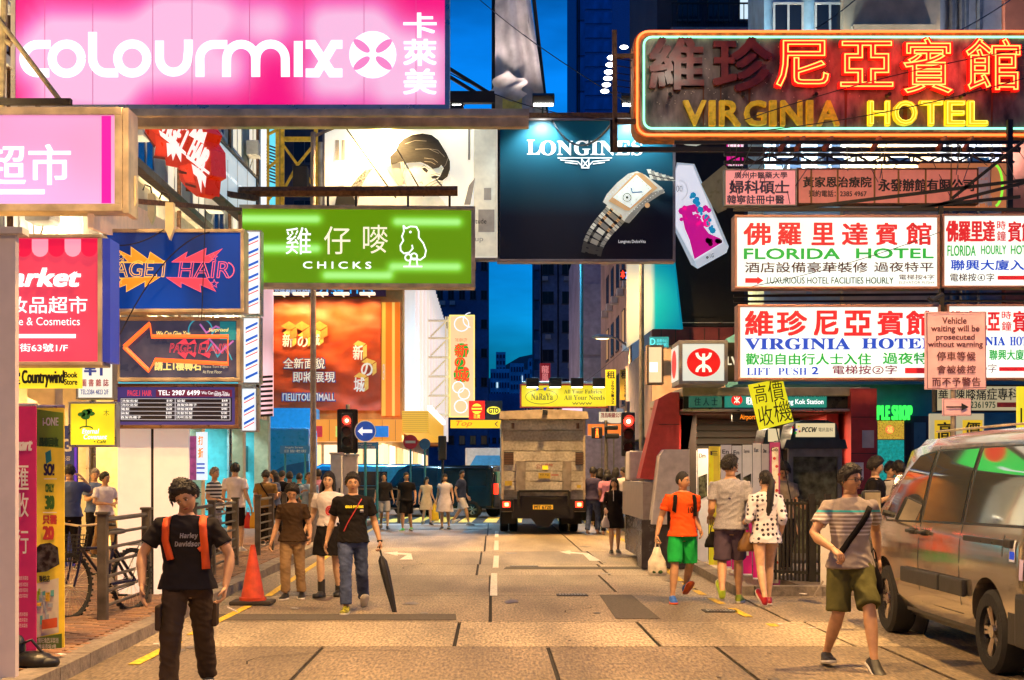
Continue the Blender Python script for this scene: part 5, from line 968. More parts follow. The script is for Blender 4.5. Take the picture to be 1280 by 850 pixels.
# ---- far signs over the junction
D = 75
s = Sign('vertical_sign', 'tall cream upright sign with red and green characters on a white steel truss', HK, (563, 395, 592, 520), D); s.panel(E('vert_cream', (1, .62, .32), 1.0), .5).case(E('vert_edge', (1, .8, .2), 1.2), .5, .06)
gr_ = E('disc_green', (.02, .4, .03), .9); rc = E('char_red', (1, .06, .01), 1.3)
for cx, cy, r, ch in ((577, 438, 9, '新'), (575, 453, 7, 'の'), (577, 468, 10, '城')): s.disc(cx, cy, r, gr_); s.text(ch, (cx - r * .9, cy - r * .9, cx + r * .9, cy + r * .9), rc, off=.04)
s.text('THE NEW CITY', (569, 423, 584, 427), rc); s.strokes([arc(577, 405, 9, 0, 360, 16), arc(588, 400, 9, 90, 270, 10), arc(573, 484, 7, 0, 360, 16), arc(580, 492, 7, 0, 360, 16), arc(576, 508, 8, 0, 360, 16)], 1.2, E('ring_white', (.8, .85, 1), 1.2))
b = MB()
for y in (400, 422, 446, 470, 494, 518): a = s.uv(535, y); c_ = s.uv(563, y); b.tube([(a[0], .3, a[1]), (c_[0], .3, c_[1])], .06)
for y in (410, 434, 458, 482, 506): a = s.uv(538, y + 10); c_ = s.uv(556, y - 8); b.tube([(a[0], .3, a[1]), (c_[0], .3, c_[1])], .05)
for x in (557, 560): a = s.uv(x, 395); c_ = s.uv(x, 522); b.tube([(a[0], .3, a[1]), (c_[0], .3, c_[1])], .04)
isl(b, 'truss', mat('truss_white', (.7, .66, .55), .5, em=.2, ec=(1, .85, .5)), s.o)
s = Sign('shop_sign', 'small red square sign with a round yellow emblem left of the truck', HK, (586, 501, 606, 524), 66); s.panel(E('sq_red', (.95, .02, .01), 1), .3); s.disc(596, 511, 6.5, E('sq_yellow', (1, .8, .05), 1.2)); s.rect(590, 508, 602, 510, _m['sq_red']); s.rect(590, 512, 602, 514, _m['sq_red']); s.text('百寶', (592, 518, 600, 523), _m['sq_yellow'], off=.02)
s = Sign('shop_sign', 'small black sign with a yellow oval left of the truck', HK, (607, 501, 628, 524), 66); s.panel(black, .3); s.disc(617, 513, 8.5, _m['sq_yellow'], ry=5); s.text('GTO', (611, 510, 623, 516), black, off=.06)
s = Sign('shop_sign', 'long yellow strip sign with a red handwritten word left of the truck', HK, (563, 525, 627, 535), 65.5); s.panel(E('strip_yellow', (1, .6, .01), .95), .3); s.text('Top', (570, 526, 590, 534), _m['char_red'], shear=.3); s.strokes([[(622, 527), (619, 530), (622, 533)]], 1, black)
D = 56
s = Sign('billboard', 'yellow lit billboard with an oval emblem and NaRaYa above the truck', HK, (652, 482, 758, 508), D); s.panel(E('nar_yellow', (.88, .72, .02), .85), .3).case(mat('red_frame', (.5, .05, .02), .5), .3, .06)
og_ = mat('ink_olive', (.16, .13, .02), .5); s.strokes([arc(677, 496, 20, 0, 360, 28, 9)], .7, og_); s.text(serif('NaRaYa'), (664, 492, 691, 500), og_, off=.01); s.polys([[(670, 484), (674, 485), (671, 489)], [(679, 485), (684, 484), (681, 489)]], bwt); s.text(serif('All Your Fabrics'), (705, 487, 752, 492), og_); s.text(serif('All Your Needs'), (705, 494, 756, 500), og_); s.text('www', (715, 503, 740, 506), og_)
for px in (665, 693, 720, 747):
    u, v = s.uv(px, 480); MB().box((u, -.7, v + .02), (.5, .25, .35), b=.03).tube([(u, .1, v + .15), (u, -.6, v + .1)], .03).build('floodlight', blackm, s.o); MB().box((u, -.58, v - .17), (.42, .2, .02)).build('flood_lens', E('flood_lens2', (1, 1, .8), 10), s.o); lamp('SPOT', 'flood_beam', s.o, (u, -.6, v - .2), 22, (1, 1, .7), .1, (radians(35), 0, 0), 120)
MB().tube([(s.u0, -.1, s.v1 + .12), (s.u1, -.1, s.v1 + .12)], .04).build('lamp_rail', alu, s.o)
s = Sign('shop_sign', 'small dark red upright sign above the yellow billboard', HK, (675, 454, 688, 479), 80); s.panel(E('dim_red', (.25, .01, .02), .6), .3); s.text('龍', (677, 457, 686, 466), _m['clinic_pink_lit'], off=.02); s.text('鳳', (677, 467, 686, 477), _m['clinic_pink_lit'])
s = Sign('shop_sign', 'pale pink lit strip just below the yellow billboard', HK, (703, 509, 728, 516), 60); s.panel(E('pale_pink_strip', (1, .7, .85), 1), .3)
yv = E('rent_yellow', (1, .75, .02), .85)
for i, (x0, y0, x1, y1, dd) in enumerate(((757, 462, 770, 507, 50), (775, 462, 785, 500, 53))):
    s = Sign('rent_sign', ['yellow upright sign headed 租 with a phone number, left one', 'narrower yellow upright 租 sign on the pink stone building, right one'][i], HK, (x0, y0, x1, y1), dd, group='yellow upright signs'); s.panel(yv if i == 0 else mat('rent_yellow_dim', (.6, .42, .05), .6), .1); s.text('租', (x0 + 1.5, y0 + 2, x1 - 1.5, y0 + 11), black, off=.04)
    for j, n in enumerate('26951328'[:7]): s.text(n, (x0 + (x1 - x0) * .55, y0 + 14 + j * 4.2, x0 + (x1 - x0) * .8, y0 + 17.4 + j * 4.2), black, off=.03)
s = Sign('shop_sign', 'cream sign with red characters and a curved lower edge behind the right traffic light', HK, (749, 515, 779, 527), 47); s.panel(E('crm', (.9, .75, .5), .8), .1); s.poly([(752, 526), (779, 526), (775, 529), (765, 529)], _m['crm']); s.text('茂昌眼鏡公司', (751, 516, 778, 522), mat('ink_red', (.5, .04, .04), .6), off=.04)
s = Sign('shop_sign', 'orange and red shop sign behind the pedestrian signal', HK, (735, 530, 778, 552), 60); s.panel(E('or_red', (1, .22, .03), .95), .2); s.rect(765, 545, 778, 552, E('red2', (.9, .05, .02), .9)); s.text('Vans', (766, 546, 777, 551), ink_w, off=.02)
s = Sign('shop_sign', 'orange lantern shaped sign on the right shop row', HK, (796, 538, 808, 552), 50); s.panel(E('lant', (1, .35, .03), 1.2), .3)
s = Sign('shop_sign', 'teal sign with small lettering hanging below the curved board', HK, (812, 421, 836, 434), 40); s.panel(mat('teal_sign', (.01, .15, .22), .4, em=.3, ec=(.02, .4, .6)), .1); s.text('D', (813, 423, 819, 431), E('cyan_letter', (.1, .8, 1), .9), off=.02); s.text('服務中心', (821, 424, 834, 428), _m['cyan_letter']); s.text('9098 2383', (821, 429, 834, 433), _m['cyan_letter'])
s = Sign('lit_window_case', 'bright framed window case on the pink building left of the station wing', 'window case', (811, 434, 827, 478), 34); s.panel(E('case_glow', (1, .75, .4), 1.0), .3).case(mat('case_frame', (.4, .25, .12), .4), .3, .05); s.rect(812, 453, 822, 465, ink_w)
s = Sign('neon_sign', 'tiny red and blue neon sign high on the pink building', HK, (775, 337, 789, 350), 60); s.panel(black, .2); s.text('本', (776, 338, 781, 348), E('red_n', (1, .05, .02), 2), off=.05); s.text('朮', (782, 338, 788, 349), E('blue_n', (.1, .3, 1), 2), off=.05)
# white hoarding panels behind the railing
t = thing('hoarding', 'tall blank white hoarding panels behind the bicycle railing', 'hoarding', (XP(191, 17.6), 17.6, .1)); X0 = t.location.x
wp = mat('hoarding_white', (.8, .72, .7), .5, var=.04, em=.28, ec=(1, .86, .82))  # emission stands in for street light falling on the panels
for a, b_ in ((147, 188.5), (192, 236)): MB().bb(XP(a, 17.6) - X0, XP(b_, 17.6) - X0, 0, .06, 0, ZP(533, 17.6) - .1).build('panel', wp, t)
MB().bb(XP(188.6, 17.6) - X0, XP(191.9, 17.6) - X0, .01, .08, 0, ZP(533, 17.6)).build('dark_post', blackm, t); MB().bb(XP(147, 17.6) - X0, XP(236, 17.6) - X0, -.05, .08, -.0, .02).build('base_rail', alu, t)
# purple striped poster and far white poster
s = Sign('poster', 'narrow purple brown poster strip right of the hoarding', 'poster', (236, 545, 245, 600), 24); s.panel(mat('poster_purple', (.25, .05, .2), .5, var=.6, ns=9, em=.3, ec=(.5, .1, .4)), .04)
s = Sign('poster', 'white lit poster with orange characters and blue lines beside the purple strip', 'poster', (245, 540, 259, 600), 24.5); s.panel(E('poster_white', (.75, .9, 1), .95), .04); s.text('打', (248, 545, 254, 556), E('orange_letter', (1, .25, .01), 1.2), off=.04); s.text('折', (248, 560, 254, 572), _m['orange_letter'], off=.04)
for y in (579, 584, 590): s.rect(246, y, 256, y + 2, bwt)
# dark blue roll banner in the shop
s = Sign('banner', 'dark blue upright banner with a large letter G inside the left shop', 'banner', (74, 532, 97, 715), 22.9); s.panel(mat('banner_navy', (.015, .03, .14), .5, em=.15, ec=(.03, .06, .3)), .04); s.text('G', (76, 549, 89, 564), offw, off=.05); s.rect(93, 540, 96, 712, E('purple_edge', (.12, .02, .5), .8)); s.text('美容', (77, 570, 88, 576), offw)
# two standing banners at the left
for i, (bx, d, yaw) in enumerate((((20, 508, 45, 842), 11.8, 0), ((40, 510, 80, 832), 12.2, 0))):
    s = Sign('standing_banner', ['tall crimson roll-up banner with large white characters', 'tall yellow green roll-up banner with a phone and map print'][i], 'banner', bx, d)
    if i == 0:
        s.panel(mat('ban_crimson', (.45, .01, .09), .5, em=.10, ec=(.8, .02, .2)), .02)
        s.text('mart', (17, 551, 40, 563), ink_w if 0 else white, off=.07, shear=.3)
        for ch, y in (('匯', 582), ('收', 616), ('行', 662)): s.text(ch, (20, y, 36, y + 30), white, off=.01)
        for y in (720, 728, 735, 742, 765, 772, 779): s.text('旺角西洋菜街', (21, y, 36, y + 5), white)
    else:
        s.panel(mat('ban_yellow', (.8, .52, .03), .5, em=.14, ec=(1, .7, .05)), .02); s.poly([(41, 511), (79, 516), (79, 560), (41, 557)], mat('ban_green', (.2, .36, .03), .5)); s.text('i-ONE', (54, 522, 73, 532), white, off=.03)
        s.text('昌泰回收', (50, 547, 73, 558), mat('ban_dkgreen', (.03, .12, .02), .5), off=.08); s.polys([[(57, 566), (64, 562), (65, 576), (58, 580)]], mat('ban_teal', (.02, .3, .3), .5)); s.text('SO!', (56, 580, 68, 594), nvy, off=.06); s.text('ONLY', (58, 605, 68, 615), _m['ban_dkgreen'], off=.08); s.text('30', (58, 620, 68, 636), _m['ban_dkgreen'], off=.08); s.rect(56, 598, 72, 599, white); s.rect(55, 640, 72, 641, white)
        s.text('只需', (55, 644, 72, 655), mat('ink_red', (.5, .04, .04), .6), off=.08); s.text('20', (56, 658, 68, 674), _m['ink_red'], off=.08)
        s.poly([(43, 688), (52, 680), (64, 678), (74, 684), (76, 705), (60, 714), (44, 716)], mat('ban_photo', (.05, .05, .05), .4, var=1.2, ns=20), 'photo_print'); s.poly([(43, 730), (75, 722), (75, 790), (43, 797)], mat('map_white', (.65, .62, .5), .6), 'map_print')
        s.text('聯絡店', (51, 719, 64, 727), black, off=.04)
        rr = random.Random(9)
        for m_, n_ in ((g2, 7), (mat('map_teal', (.1, .4, .4), .5), 3), (ylw, 2), (mat('map_green', (.3, .5, .03), .5), 2)): s.polys([[(x, y), (x + w, y - .5), (x + w, y + h), (x, y + h)] for x, y, w, h in [(46 + rr.random() * 22, 735 + rr.random() * 42, 2 + rr.random() * 6, 3 + rr.random() * 9) for _ in range(n_)]], m_, 'map_print')
        s.poly([(55, 774), (74, 771), (74, 783), (55, 786)], mat('map_red', (.6, .1, .03), .5), 'map_print'); s.poly([(42, 797), (80, 791), (80, 818), (42, 826)], mat('ban_darkgreen', (.06, .12, .02), .5)); s.text('九龍旺角西洋菜街', (47, 796, 76, 803), wht); s.text('廣場商場3樓', (51, 804, 73, 810), wht); s.text('9876 0321', (52, 812, 72, 817), wht)
    MB().bb(s.u0 - .03, s.u1 + .03, -.08, .1, s.v0 - .09, s.v0 - .005, b=.02).build('base', alu, s.o); MB().tube([(s.u0, .02, s.v1 + .01), (s.u1, .02, s.v1 + .01)], .018).build('top_rail', alu, s.o); MB().tube([(s.u1 - .1, .06, s.v0), (s.u1 - .1, .06, s.v1)], .01).build('pole', alu, s.o)
# ================================================================== vehicles
tyre = mat('tyre_rubber', (.012, .012, .012), .8, bump=.3); rimm = mat('alloy_rim', (.55, .5, .45), .25, 1, var=.1); plast = mat('grey_plastic', (.025, .025, .027), .55, bump=.1)
def wheel(par, x, y, r, w, side, spokes=5, z0=0):
    wo = MB(); prof = [(r * .62, -w / 2), (r * .9, -w / 2), (r, -w * .38), (r, w * .38), (r * .9, w / 2), (r * .62, w / 2)]; n = 28
    rings = [[Vector((b_, a * cos(2 * pi * k / n), a * sin(2 * pi * k / n))) for a, b_ in prof] for k in range(n)]
    vs = [v for g_ in rings for v in g_]; m = len(prof); fs = [(k * m + j, ((k + 1) % n) * m + j, ((k + 1) % n) * m + (j + 1) % m, k * m + (j + 1) % m) for k in range(n) for j in range(m)]
    wo.add(vs, fs); t = wo.build('wheel', tyre, par, smooth=1, loc=(x, y, r + z0))
    b = MB(); b.tube([(-.04 * side, 0, 0), (.03 * side, 0, 0)], r * .17, 12); fx = side * w * .36
    rr_ = [[Vector((x_, a * cos(2 * pi * k / n), a * sin(2 * pi * k / n))) for a, x_ in ((r * .64, fx), (r * .58, fx), (r * .56, fx - side * .05), (r * .56, fx - side * .14))] for k in range(n)]
    vs = [v for g_ in rr_ for v in g_]; b.add(vs, [(k * 4 + j, ((k + 1) % n) * 4 + j, ((k + 1) % n) * 4 + j + 1, k * 4 + j + 1) for k in range(n) for j in range(3)])
    for k in range(spokes):
        a = 2 * pi * k / spokes
        for da in (-.17, .17): beam(b, (fx - side * .02, cos(a + da) * r * .14, sin(a + da) * r * .14), (fx - side * .005, cos(a + da * .8) * r * .6, sin(a + da * .8) * r * .6), .03, .028)
    b.tube([(fx - side * .03, 0, 0), (fx + side * .012, 0, 0)], r * .16, 12)
    b.build('rim', rimm, t, smooth=1); MB().tube([(fx - side * .16, 0, 0), (fx - side * .13, 0, 0)], r * .57, 20).build('brake_disc', blackm, t)
    return t
def lathe_body(prof_fn, ys, name, m, par, nx=None, smooth=1): pass
# --- grey van, parked on the right, seen from behind its left side. local: +Y is forward, origin at rear left ground corner
vx, vy = 4.05, 10.55
V = tag(thing('parked_van', None, None, (vx, vy, 0)), 'glossy grey brown van parked at the right kerb with signs mirrored in its side windows', 'van')
paint = mat('van_paint', (.38, .33, .26), .15, .75, var=.05, coat=.8); Lv, Wv = 5.05, 1.98
side_x = [(.32, .10), (.45, .035), (.60, .012), (.85, 0), (1.08, .012), (1.17, .035), (1.28, .06), (1.62, .135), (1.90, .225), (1.98, .30), (2.035, .47), (2.05, .99)]
def sx(z):
    for (z0, x0), (z1, x1) in zip(side_x, side_x[1:]):
        if z0 <= z <= z1: return x0 + (x1 - x0) * (z - z0) / (z1 - z0)
    return .1
def roof(y):   # max height along the body
    pts = [(0, 1.93), (.12, 2.03), (.5, 2.06), (2.6, 2.06), (3.45, 1.98), (3.7, 1.87), (4.35, 1.27), (4.45, 1.2), (4.9, 1.02), (5.0, .8), (5.05, .6)]
    for (a, b_), (c_, d_) in zip(pts, pts[1:]):
        if a <= y <= c_: return b_ + (d_ - b_) * (y - a) / (c_ - a)
    return .6
def inset(y): return .10 * max(0, (y - 4.1) / .95) ** 2 + (.06 * max(0, (.12 - y) / .12) ** 1.5)
rings = []
ys = [0, .03, .12, .3, .6, 1, 1.4, 1.8, 2.2, 2.6, 3, 3.45, 3.7, 3.95, 4.2, 4.35, 4.45, 4.7, 4.9, 5.0, 5.05]
for y in ys:
    H_ = roof(y); row = []
    for z, x in side_x:
        zz_ = min(z, H_ - .002 * (2.05 - z)) if z > H_ - .05 else z
        if z > H_: zz_ = H_
        x_ = x if z <= H_ else max(x, sx(min(H_, 2.03)) + (x - sx(min(H_, 2.03))))
        row.append((x_ + inset(y), zz_))
    ring = [Vector((x, y, z)) for x, z in row] + [Vector((Wv - x, y, z)) for x, z in row[::-1]]
    rings.append(ring)
body = MB().loft(rings).build('body', paint, V, smooth=1)
# wheel arches cut out
cut = MB(); 
for y in (.93, 3.95): cut.tube([(-.3, y, .36), (.33, y, .36)], .43, 28); cut.tube([(Wv + .3, y, .36), (Wv - .33, y, .36)], .43, 28)
co = cut.build('cutter', blackm); TMP.collection.objects.link(co)
bc = body.copy(); bc.parent = None; TMP.collection.objects.link(bc); co2 = co
mod = bc.modifiers.new('b', 'BOOLEAN'); mod.object = co2; mod.operation = 'DIFFERENCE'; mod.solver = 'EXACT'
bc.matrix_world = Matrix.Identity(4); TMP.view_layers[0].update(); me = bpy.data.meshes.new_from_object(bc.evaluated_get(TMP.view_layers[0].depsgraph), depsgraph=TMP.view_layers[0].depsgraph)
me.name = 'van_body'; body.data = me
for p in me.polygons: p.use_smooth = True
me.set_sharp_from_angle(angle=radians(30))
bpy.data.objects.remove(bc); bpy.data.objects.remove(co)
for y in (.93, 3.95):
    for sd, x in ((-1, .14), (1, Wv - .14)): wheel(V, x, y, .345, .24, sd, 5)
    MB().tube([(.34, y, .36), (.36, y, .36)], .43, 24).build('arch_liner', black, V)
def sidepatch(name, poly, m, off=.006, par=V, n=5):
    """a patch that follows the curved left side; poly in (y,z)"""
    bm = bmesh.new(); vs_ = [bm.verts.new((0, a, b_)) for a, b_ in poly]; f = bm.faces.new(vs_)
    zs = [p[1] for p in poly]; z0, z1 = min(zs), max(zs)
    for i in range(1, n * 2): 
        z = z0 + (z1 - z0) * i / (n * 2); bmesh.ops.bisect_plane(bm, geom=bm.verts[:] + bm.edges[:] + bm.faces[:], plane_co=(0, 0, z), plane_no=(0, 0, 1))
    for v in bm.verts: v.co.x = sx(v.co.z) + inset(v.co.y) - off
    me = bpy.data.meshes.new(name); bmesh.ops.recalc_face_normals(bm, faces=bm.faces[:])
    for fc in bm.faces:
        if fc.normal.x > 0: fc.normal_flip()
        fc.smooth = True
    bm.to_mesh(me); bm.free(); me.materials.append(m); return inst(name, me, par)
vglass = mat('van_glass', (.42, .43, .42), .035, .92, var=0)
seal = mat('rubber_seal', (.008, .008, .008), .4)
for nm, pl in (('rear_window', [(.22, 1.24), (.22, 1.80), (.30, 1.86), (1.55, 1.86), (1.55, 1.22)]), ('middle_window', [(1.66, 1.215), (1.66, 1.86), (2.72, 1.85), (2.72, 1.20)]), ('front_window', [(2.84, 1.19), (2.84, 1.845), (3.32, 1.80), (3.58, 1.64), (3.98, 1.22), (3.9, 1.17)])):
    c_ = Vector((sum(p[0] for p in pl) / len(pl), sum(p[1] for p in pl) / len(pl))); big = [tuple(c_ + (Vector(p) - c_) * 1.06) for p in pl]
    w_ = sidepatch('window', big, seal, .004); sidepatch('pane', pl, vglass, .008, w_)
# ghost of a shop sign seen through and on the rear glass is real reflection only
for y0, y1, z0, z1 in ((1.60, 1.605, .5, 1.9), (2.77, 2.775, .42, 1.9), (.58, .585, .98, 1.15)): sidepatch('door_gap', [(y0, z0), (y0, z1), (y1 + .008, z1), (y1 + .008, z0)], seal, .003)
sidepatch('door_gap', [(1.6, .42), (1.6, .428), (4.4, .428), (4.4, .42)], seal, .003)
MB().box((0, 0, 0), (.05, 1.15, .15), b=.02).build('side_moulding', plast, V, loc=(-.015, 2.65, .66)); MB().box((0, 0, 0), (.05, .62, .15), b=.02).build('side_moulding', plast, V, loc=(-.015, 1.72 + .0, .66))
MB().box((0, 0, 0), (.03, 1.0, .05), b=.01).build('sliding_door_rail', mat('rail_dark', (.05, .05, .05), .3, .8), V, loc=(.006, .98, 1.09)); MB().box((0, 0, 0), (.05, .16, .07), b=.015).build('rail_cover', plast, V, loc=(.004, .42, 1.09))
for y in (2.6, 2.95): MB().box((0, 0, 0), (.05, .19, .035), b=.012).box((.02, 0, 0), (.02, .12, .06), b=.005).build('door_handle', plast, V, loc=(-.02, y, 1.09))
MB().box((-.12, 0, 0), (.2, .1, .3), b=.04).tube([(0, 0, -.08), (.1, 0, -.1)], .03).build('wing_mirror', plast, V, loc=(-.02, 3.88, 1.32)); MB().box((-.12, -.053, 0), (.16, .004, .25)).build('mirror_glass', chrome, V.children[-1], loc=(0, 0, 0))
MB().bb(-.03, Wv + .03, -.13, .25, .3, .72, b=.04).build('rear_bumper', plast, V); MB().bb(.02, .05, .25, .5, .3, .62).build('bumper_return', plast, V)
MB().bb(.07, Wv - .07, -.10, .03, .72, .80, b=.03).build('bumper_step', plast, V)
b = MB().bb(.05, .21, -.045, .10, .95, 1.62, b=.02); b.build('tail_light', mat('tail_red', (.5, .01, .01), .15, em=.5, ec=(1, .02, .02), coat=1), V); b = MB().bb(Wv - .21, Wv - .05, -.045, .10, .95, 1.62, b=.02); b.build('tail_light', _m['tail_red'], V)
MB().bb(.25, Wv - .25, -.012, .0, 1.25, 1.85, b=.005).build('rear_glass', vglass, V); MB().bb(.8, 1.2, -.03, 0, .83, .94).build('number_plate', mat('plate_yellow', (.8, .55, .03), .4), V)
b = MB()
for y in (1.15, 1.2, 1.25): b.bb(.9, 1.0, y, y + .02, 2.06, 2.07)
b.bb(.34, .37, .3, 3.3, 2.045, 2.065, b=.008).build('roof_rail', chrome, V)
MB().bb(.30, .34, 1.3, 3.5, .3, .42).bb(.10, .35, 1.42, 3.46, .28, .34, b=.02).build('side_sill', plast, V); MB().bb(.2, Wv - .2, .4, 4.7, .22, .34).build('underbody', black, V)
sidepatch('sticker', [(.3, .95), (.3, 1.12), (.42, 1.12), (.42, .95)], mat('sticker_white', (.8, .8, .85), .4), .006); sidepatch('sticker', [(.31, .97), (.31, 1.03), (.41, 1.03), (.41, .97)], bwt, .008)
sidepatch('sticker', [(.12, .82), (.12, .98), (.2, .98), (.2, .82)], mat('sticker_lilac', (.6, .5, .8), .4), .006)
# --- lorry with tail lift
T = tag(thing('delivery_truck', None, None, (XP(679.5, 37.8), 37.8, 0)), 'weathered beige box truck driving away in the middle of the road, brake lights on', 'truck')
bxp = mat('truck_panel', (.5, .45, .37), .6, .1, var=.35, ns=5, bump=.2, var2=.4, ns2=1.3, stretch=(1, 1, 2)); tz = lambda py: ZP(py, 37.8); tx = lambda px: XP(px, 37.8) - T.location.x
MB().bb(tx(627), tx(732), .0, 7.2, tz(640), tz(520), b=.02).build('box_body', bxp, T)
b = MB()
MB().prism([(tx(624), tz(524)), (tx(625), tz(514.5)), (tx(655), tz(513)), (tx(683), tz(512)), (tx(710), tz(513)), (tx(734), tz(515)), (tx(735), tz(524))], -.22, .1).build('roof_edge', mat('truck_edge', (.5, .4, .28), .5, .2, var=.2), T)
pl_ = [mat('truck_plank_%d' % i, c, .6, .15, var=.2, ns=16, bump=.2, var2=.3, ns2=2) for i, c in enumerate([(.56, .51, .42), (.38, .34, .28), (.48, .43, .35), (.52, .47, .39)])]
zs = [523, 538, 551, 564, 577, 589, 602, 613]
for i, (a, c_) in enumerate(zip(zs, zs[1:])): MB().bb(tx(629), tx(731), -.06, -.005, tz(c_) + .012, tz(a) - .006, b=.006).build('tail_panel', pl_[[0, 1, 1, 2, 3, 2, 3][i]], T)
for a in (628, 730): MB().bb(tx(a) - .03, tx(a) + .03, -.1, -.0, tz(634), tz(522)).build('corner_post', _m['truck_edge'], T)
for a in (655, 667) , (): pass
for x0, x1 in ((645, 657), (703, 714)): MB().bb(tx(x0), tx(x1), -.12, -.06, tz(615), tz(576), b=.01).build('lift_arm_cover', mat('lift_grey', (.36, .31, .25), .4, .4, var=.2), T)
for x0, x1 in ((630, 642), (719, 730)):
    v = MB().bb(tx(x0), tx(x1), -.075, -.06, tz(581), tz(565)).build('vent', black, T); b = MB()
    for k in range(7): b.bb(tx(x0), tx(x1), -.1, -.075, tz(580) + k * .045, tz(580) + k * .045 + .025)
    b.build('louvre', mat('vent_brown', (.12, .06, .04), .6), v)
for x in (641, 722): MB().tube([(tx(x), -.09, tz(536)), (tx(x), -.09, tz(529))], .04).bb(tx(x) - .1, tx(x) + .1, -.14, -.05, tz(525), tz(521)).build('hinge', _m['vent_brown'], T)
MB().bb(tx(678), tx(684), -.3, -.15, tz(519), tz(513)).build('camera', black, T)
b = MB(); beam(b, (tx(648), -.16, tz(614)), (tx(711), -.16, tz(614)), .06); beam(b, (tx(648), -.16, tz(614)), (tx(648), -.16, tz(632)), .07); beam(b, (tx(711), -.16, tz(614)), (tx(711), -.16, tz(632)), .07); beam(b, (tx(655), -.14, tz(622)), (tx(705), -.14, tz(622)), .05); b.build('lift_frame', blackm, T)
MB().bb(tx(640), tx(718), -.05, .3, tz(648), tz(624)).bb(tx(650), tx(712), -.1, -.0, tz(641), tz(620)).build('underrun', black, T)
MB().prism([(tx(664), tz(648)), (tx(694), tz(648)), (tx(686), tz(659)), (tx(672), tz(659))], .1, .5).build('axle_housing', black, T); MB().tube([(tx(640), 1.9, .5), (tx(718), 1.9, .5)], .09).build('axle', black, T); MB().bb(tx(645), tx(655), -.0, 7, .7, .9).bb(tx(704), tx(714), 0, 7, .7, .9).build('chassis_rail', black, T)
s_ = type('o', (), {})
np_ = MB().bb(tx(666), tx(691), -.14, -.11, tz(636.5), tz(631)).build('number_plate', mat('plate_yellow2', (.85, .5, .03), .4, em=.25, ec=(1, .55, .05)), T)
class SubL(Sub):
    def __init__(s, parent, d, ly=0): s.layer = ly; s.c = Vector(parent.location); s.o = parent; s.d = d; s.off_y = d - s.c.y
ts = SubL(T, 37.8 - .142); ts.text('MT 6720', (668, 632, 689, 636), black, off=.05); ts = SubL(T, 37.8 - .068); ts.text('小心貨物', (670, 579.5, 691, 583), mat('ink_faded', (.35, .08, .06), .6), off=.03); ts.rect(678, 582, 685, 587, yl2); ts.text('工場工程公司', (670, 583, 677, 586), mat('ink_faded', (.35, .08, .06), .6)); ts.rect(673, 591, 688, 598, mat('sticker_ochre', (.5, .35, .04), .6)); ts.text('60 kg', (675, 592, 686, 595), black); ts.rect(631, 601, 640, 607, mat('sticker_ochre', (.5, .35, .04), .6)); ts.rect(721, 606, 726, 610, mat('sticker_ochre', (.5, .35, .04), .6)); ts.rect(689, 593, 698, 594.5, mat('ink_faded', (.35, .08, .06), .6))
for x0, x1 in ((625, 642), (716, 732)):
    lh = MB().bb(tx(x0), tx(x1), -.12, .1, tz(639), tz(624), b=.02).build('light_housing', blackm, T); q0 = (x0 + x1) / 2; MB().bb(tx(q0 - 5), tx(q0 + 4), -.15, -.12, tz(634), tz(627), b=.01).build('tail_light', E('brake_red', (1, .03, .01), 6), lh); MB().bb(tx(q0 - 2.5), tx(q0 + 2), -.157, -.15, tz(632.5), tz(628.5)).build('bulb', E('brake_core', (1, .5, .15), 6), lh)
for x in (631, 643, 709, 722): wheel(T, tx(x), 2.0, .48, .24, -1 if x < 680 else 1, 6)
for x in (633, 720): wheel(T, tx(x), 6.7, .48, .26, -1 if x < 680 else 1, 6)
for x0, x1 in ((627, 646), (705, 731)): MB().bb(tx(x0), tx(x1), 1.3, 1.33, tz(657), tz(640)).build('mudflap', blackm, T)
MB().bb(tx(632), tx(727), 7.3, 8.9, .6, 2.4, b=.1).build('cab', offw, T)
# --- other vehicles: generic side profile, prism with bevelled edges
def vehicle(name, label, cat, loc, rz, Lg, Wd, prof, m, wins, wheels, group=None, wr=.33, glass=None):
    """prof: (y,z) outline; wins: list of (y,z) polygons on both sides"""
    t = thing(name, label, cat, loc, rz, group); me = MB().prism(prof, -Wd / 2, Wd / 2, 'x').mesh('body', m); bm = bmesh.new(); bm.from_mesh(me)
    bmesh.ops.bevel(bm, geom=[e for e in bm.edges if len(e.link_faces) == 2 and e.calc_face_angle(0) > .6], offset=.09, segments=3, affect='EDGES'); bmesh.ops.recalc_face_normals(bm, faces=bm.faces[:]); bm.to_mesh(me); bm.free()
    for p in me.polygons: p.use_smooth = True
    me.set_sharp_from_angle(angle=radians(35)); inst('body', me, t)
    for w in wins:
        for sd in (-1, 1): MB().prism(w, sd * (Wd / 2 - .02), sd * (Wd / 2 + .006), 'x').build('window', glass or glassd, t)
    for y in wheels:
        for sd in (-1, 1): wheel(t, sd * (Wd / 2 - .09), y, wr, .2, sd, 6)
    return t
blue = mat('van_blue', (.03, .45, .8), .3, .2, coat=.5); vp = [(-2.5, .35), (-2.5, 1.9), (-2.35, 2.05), (1.6, 2.05), (2.0, 1.85), (2.5, 1.2), (2.75, 1.1), (2.8, .5), (2.7, .35)]
v = vehicle('blue_van', 'sky blue panel van crossing behind the pedestrians', 'van', (XP(455, 56), 56, -.03), pi / 2, 5.3, 1.9, vp, blue, [[(1.0, 1.25), (1.0, 1.8), (1.7, 1.8), (2.15, 1.25)]], (-1.6, 1.7))
MB().bb(-2.52, -2.45, -.9, .9, .6, 1.2).build('rear_trim', black, v); MB().bb(-.98, -.94, -1.0, .2, 1.2, 1.75).build('side_window', glassd, v)
MB().bb(.94, .97, -1.4, .3, 1.2, 1.75).build('side_window', glassd, v)
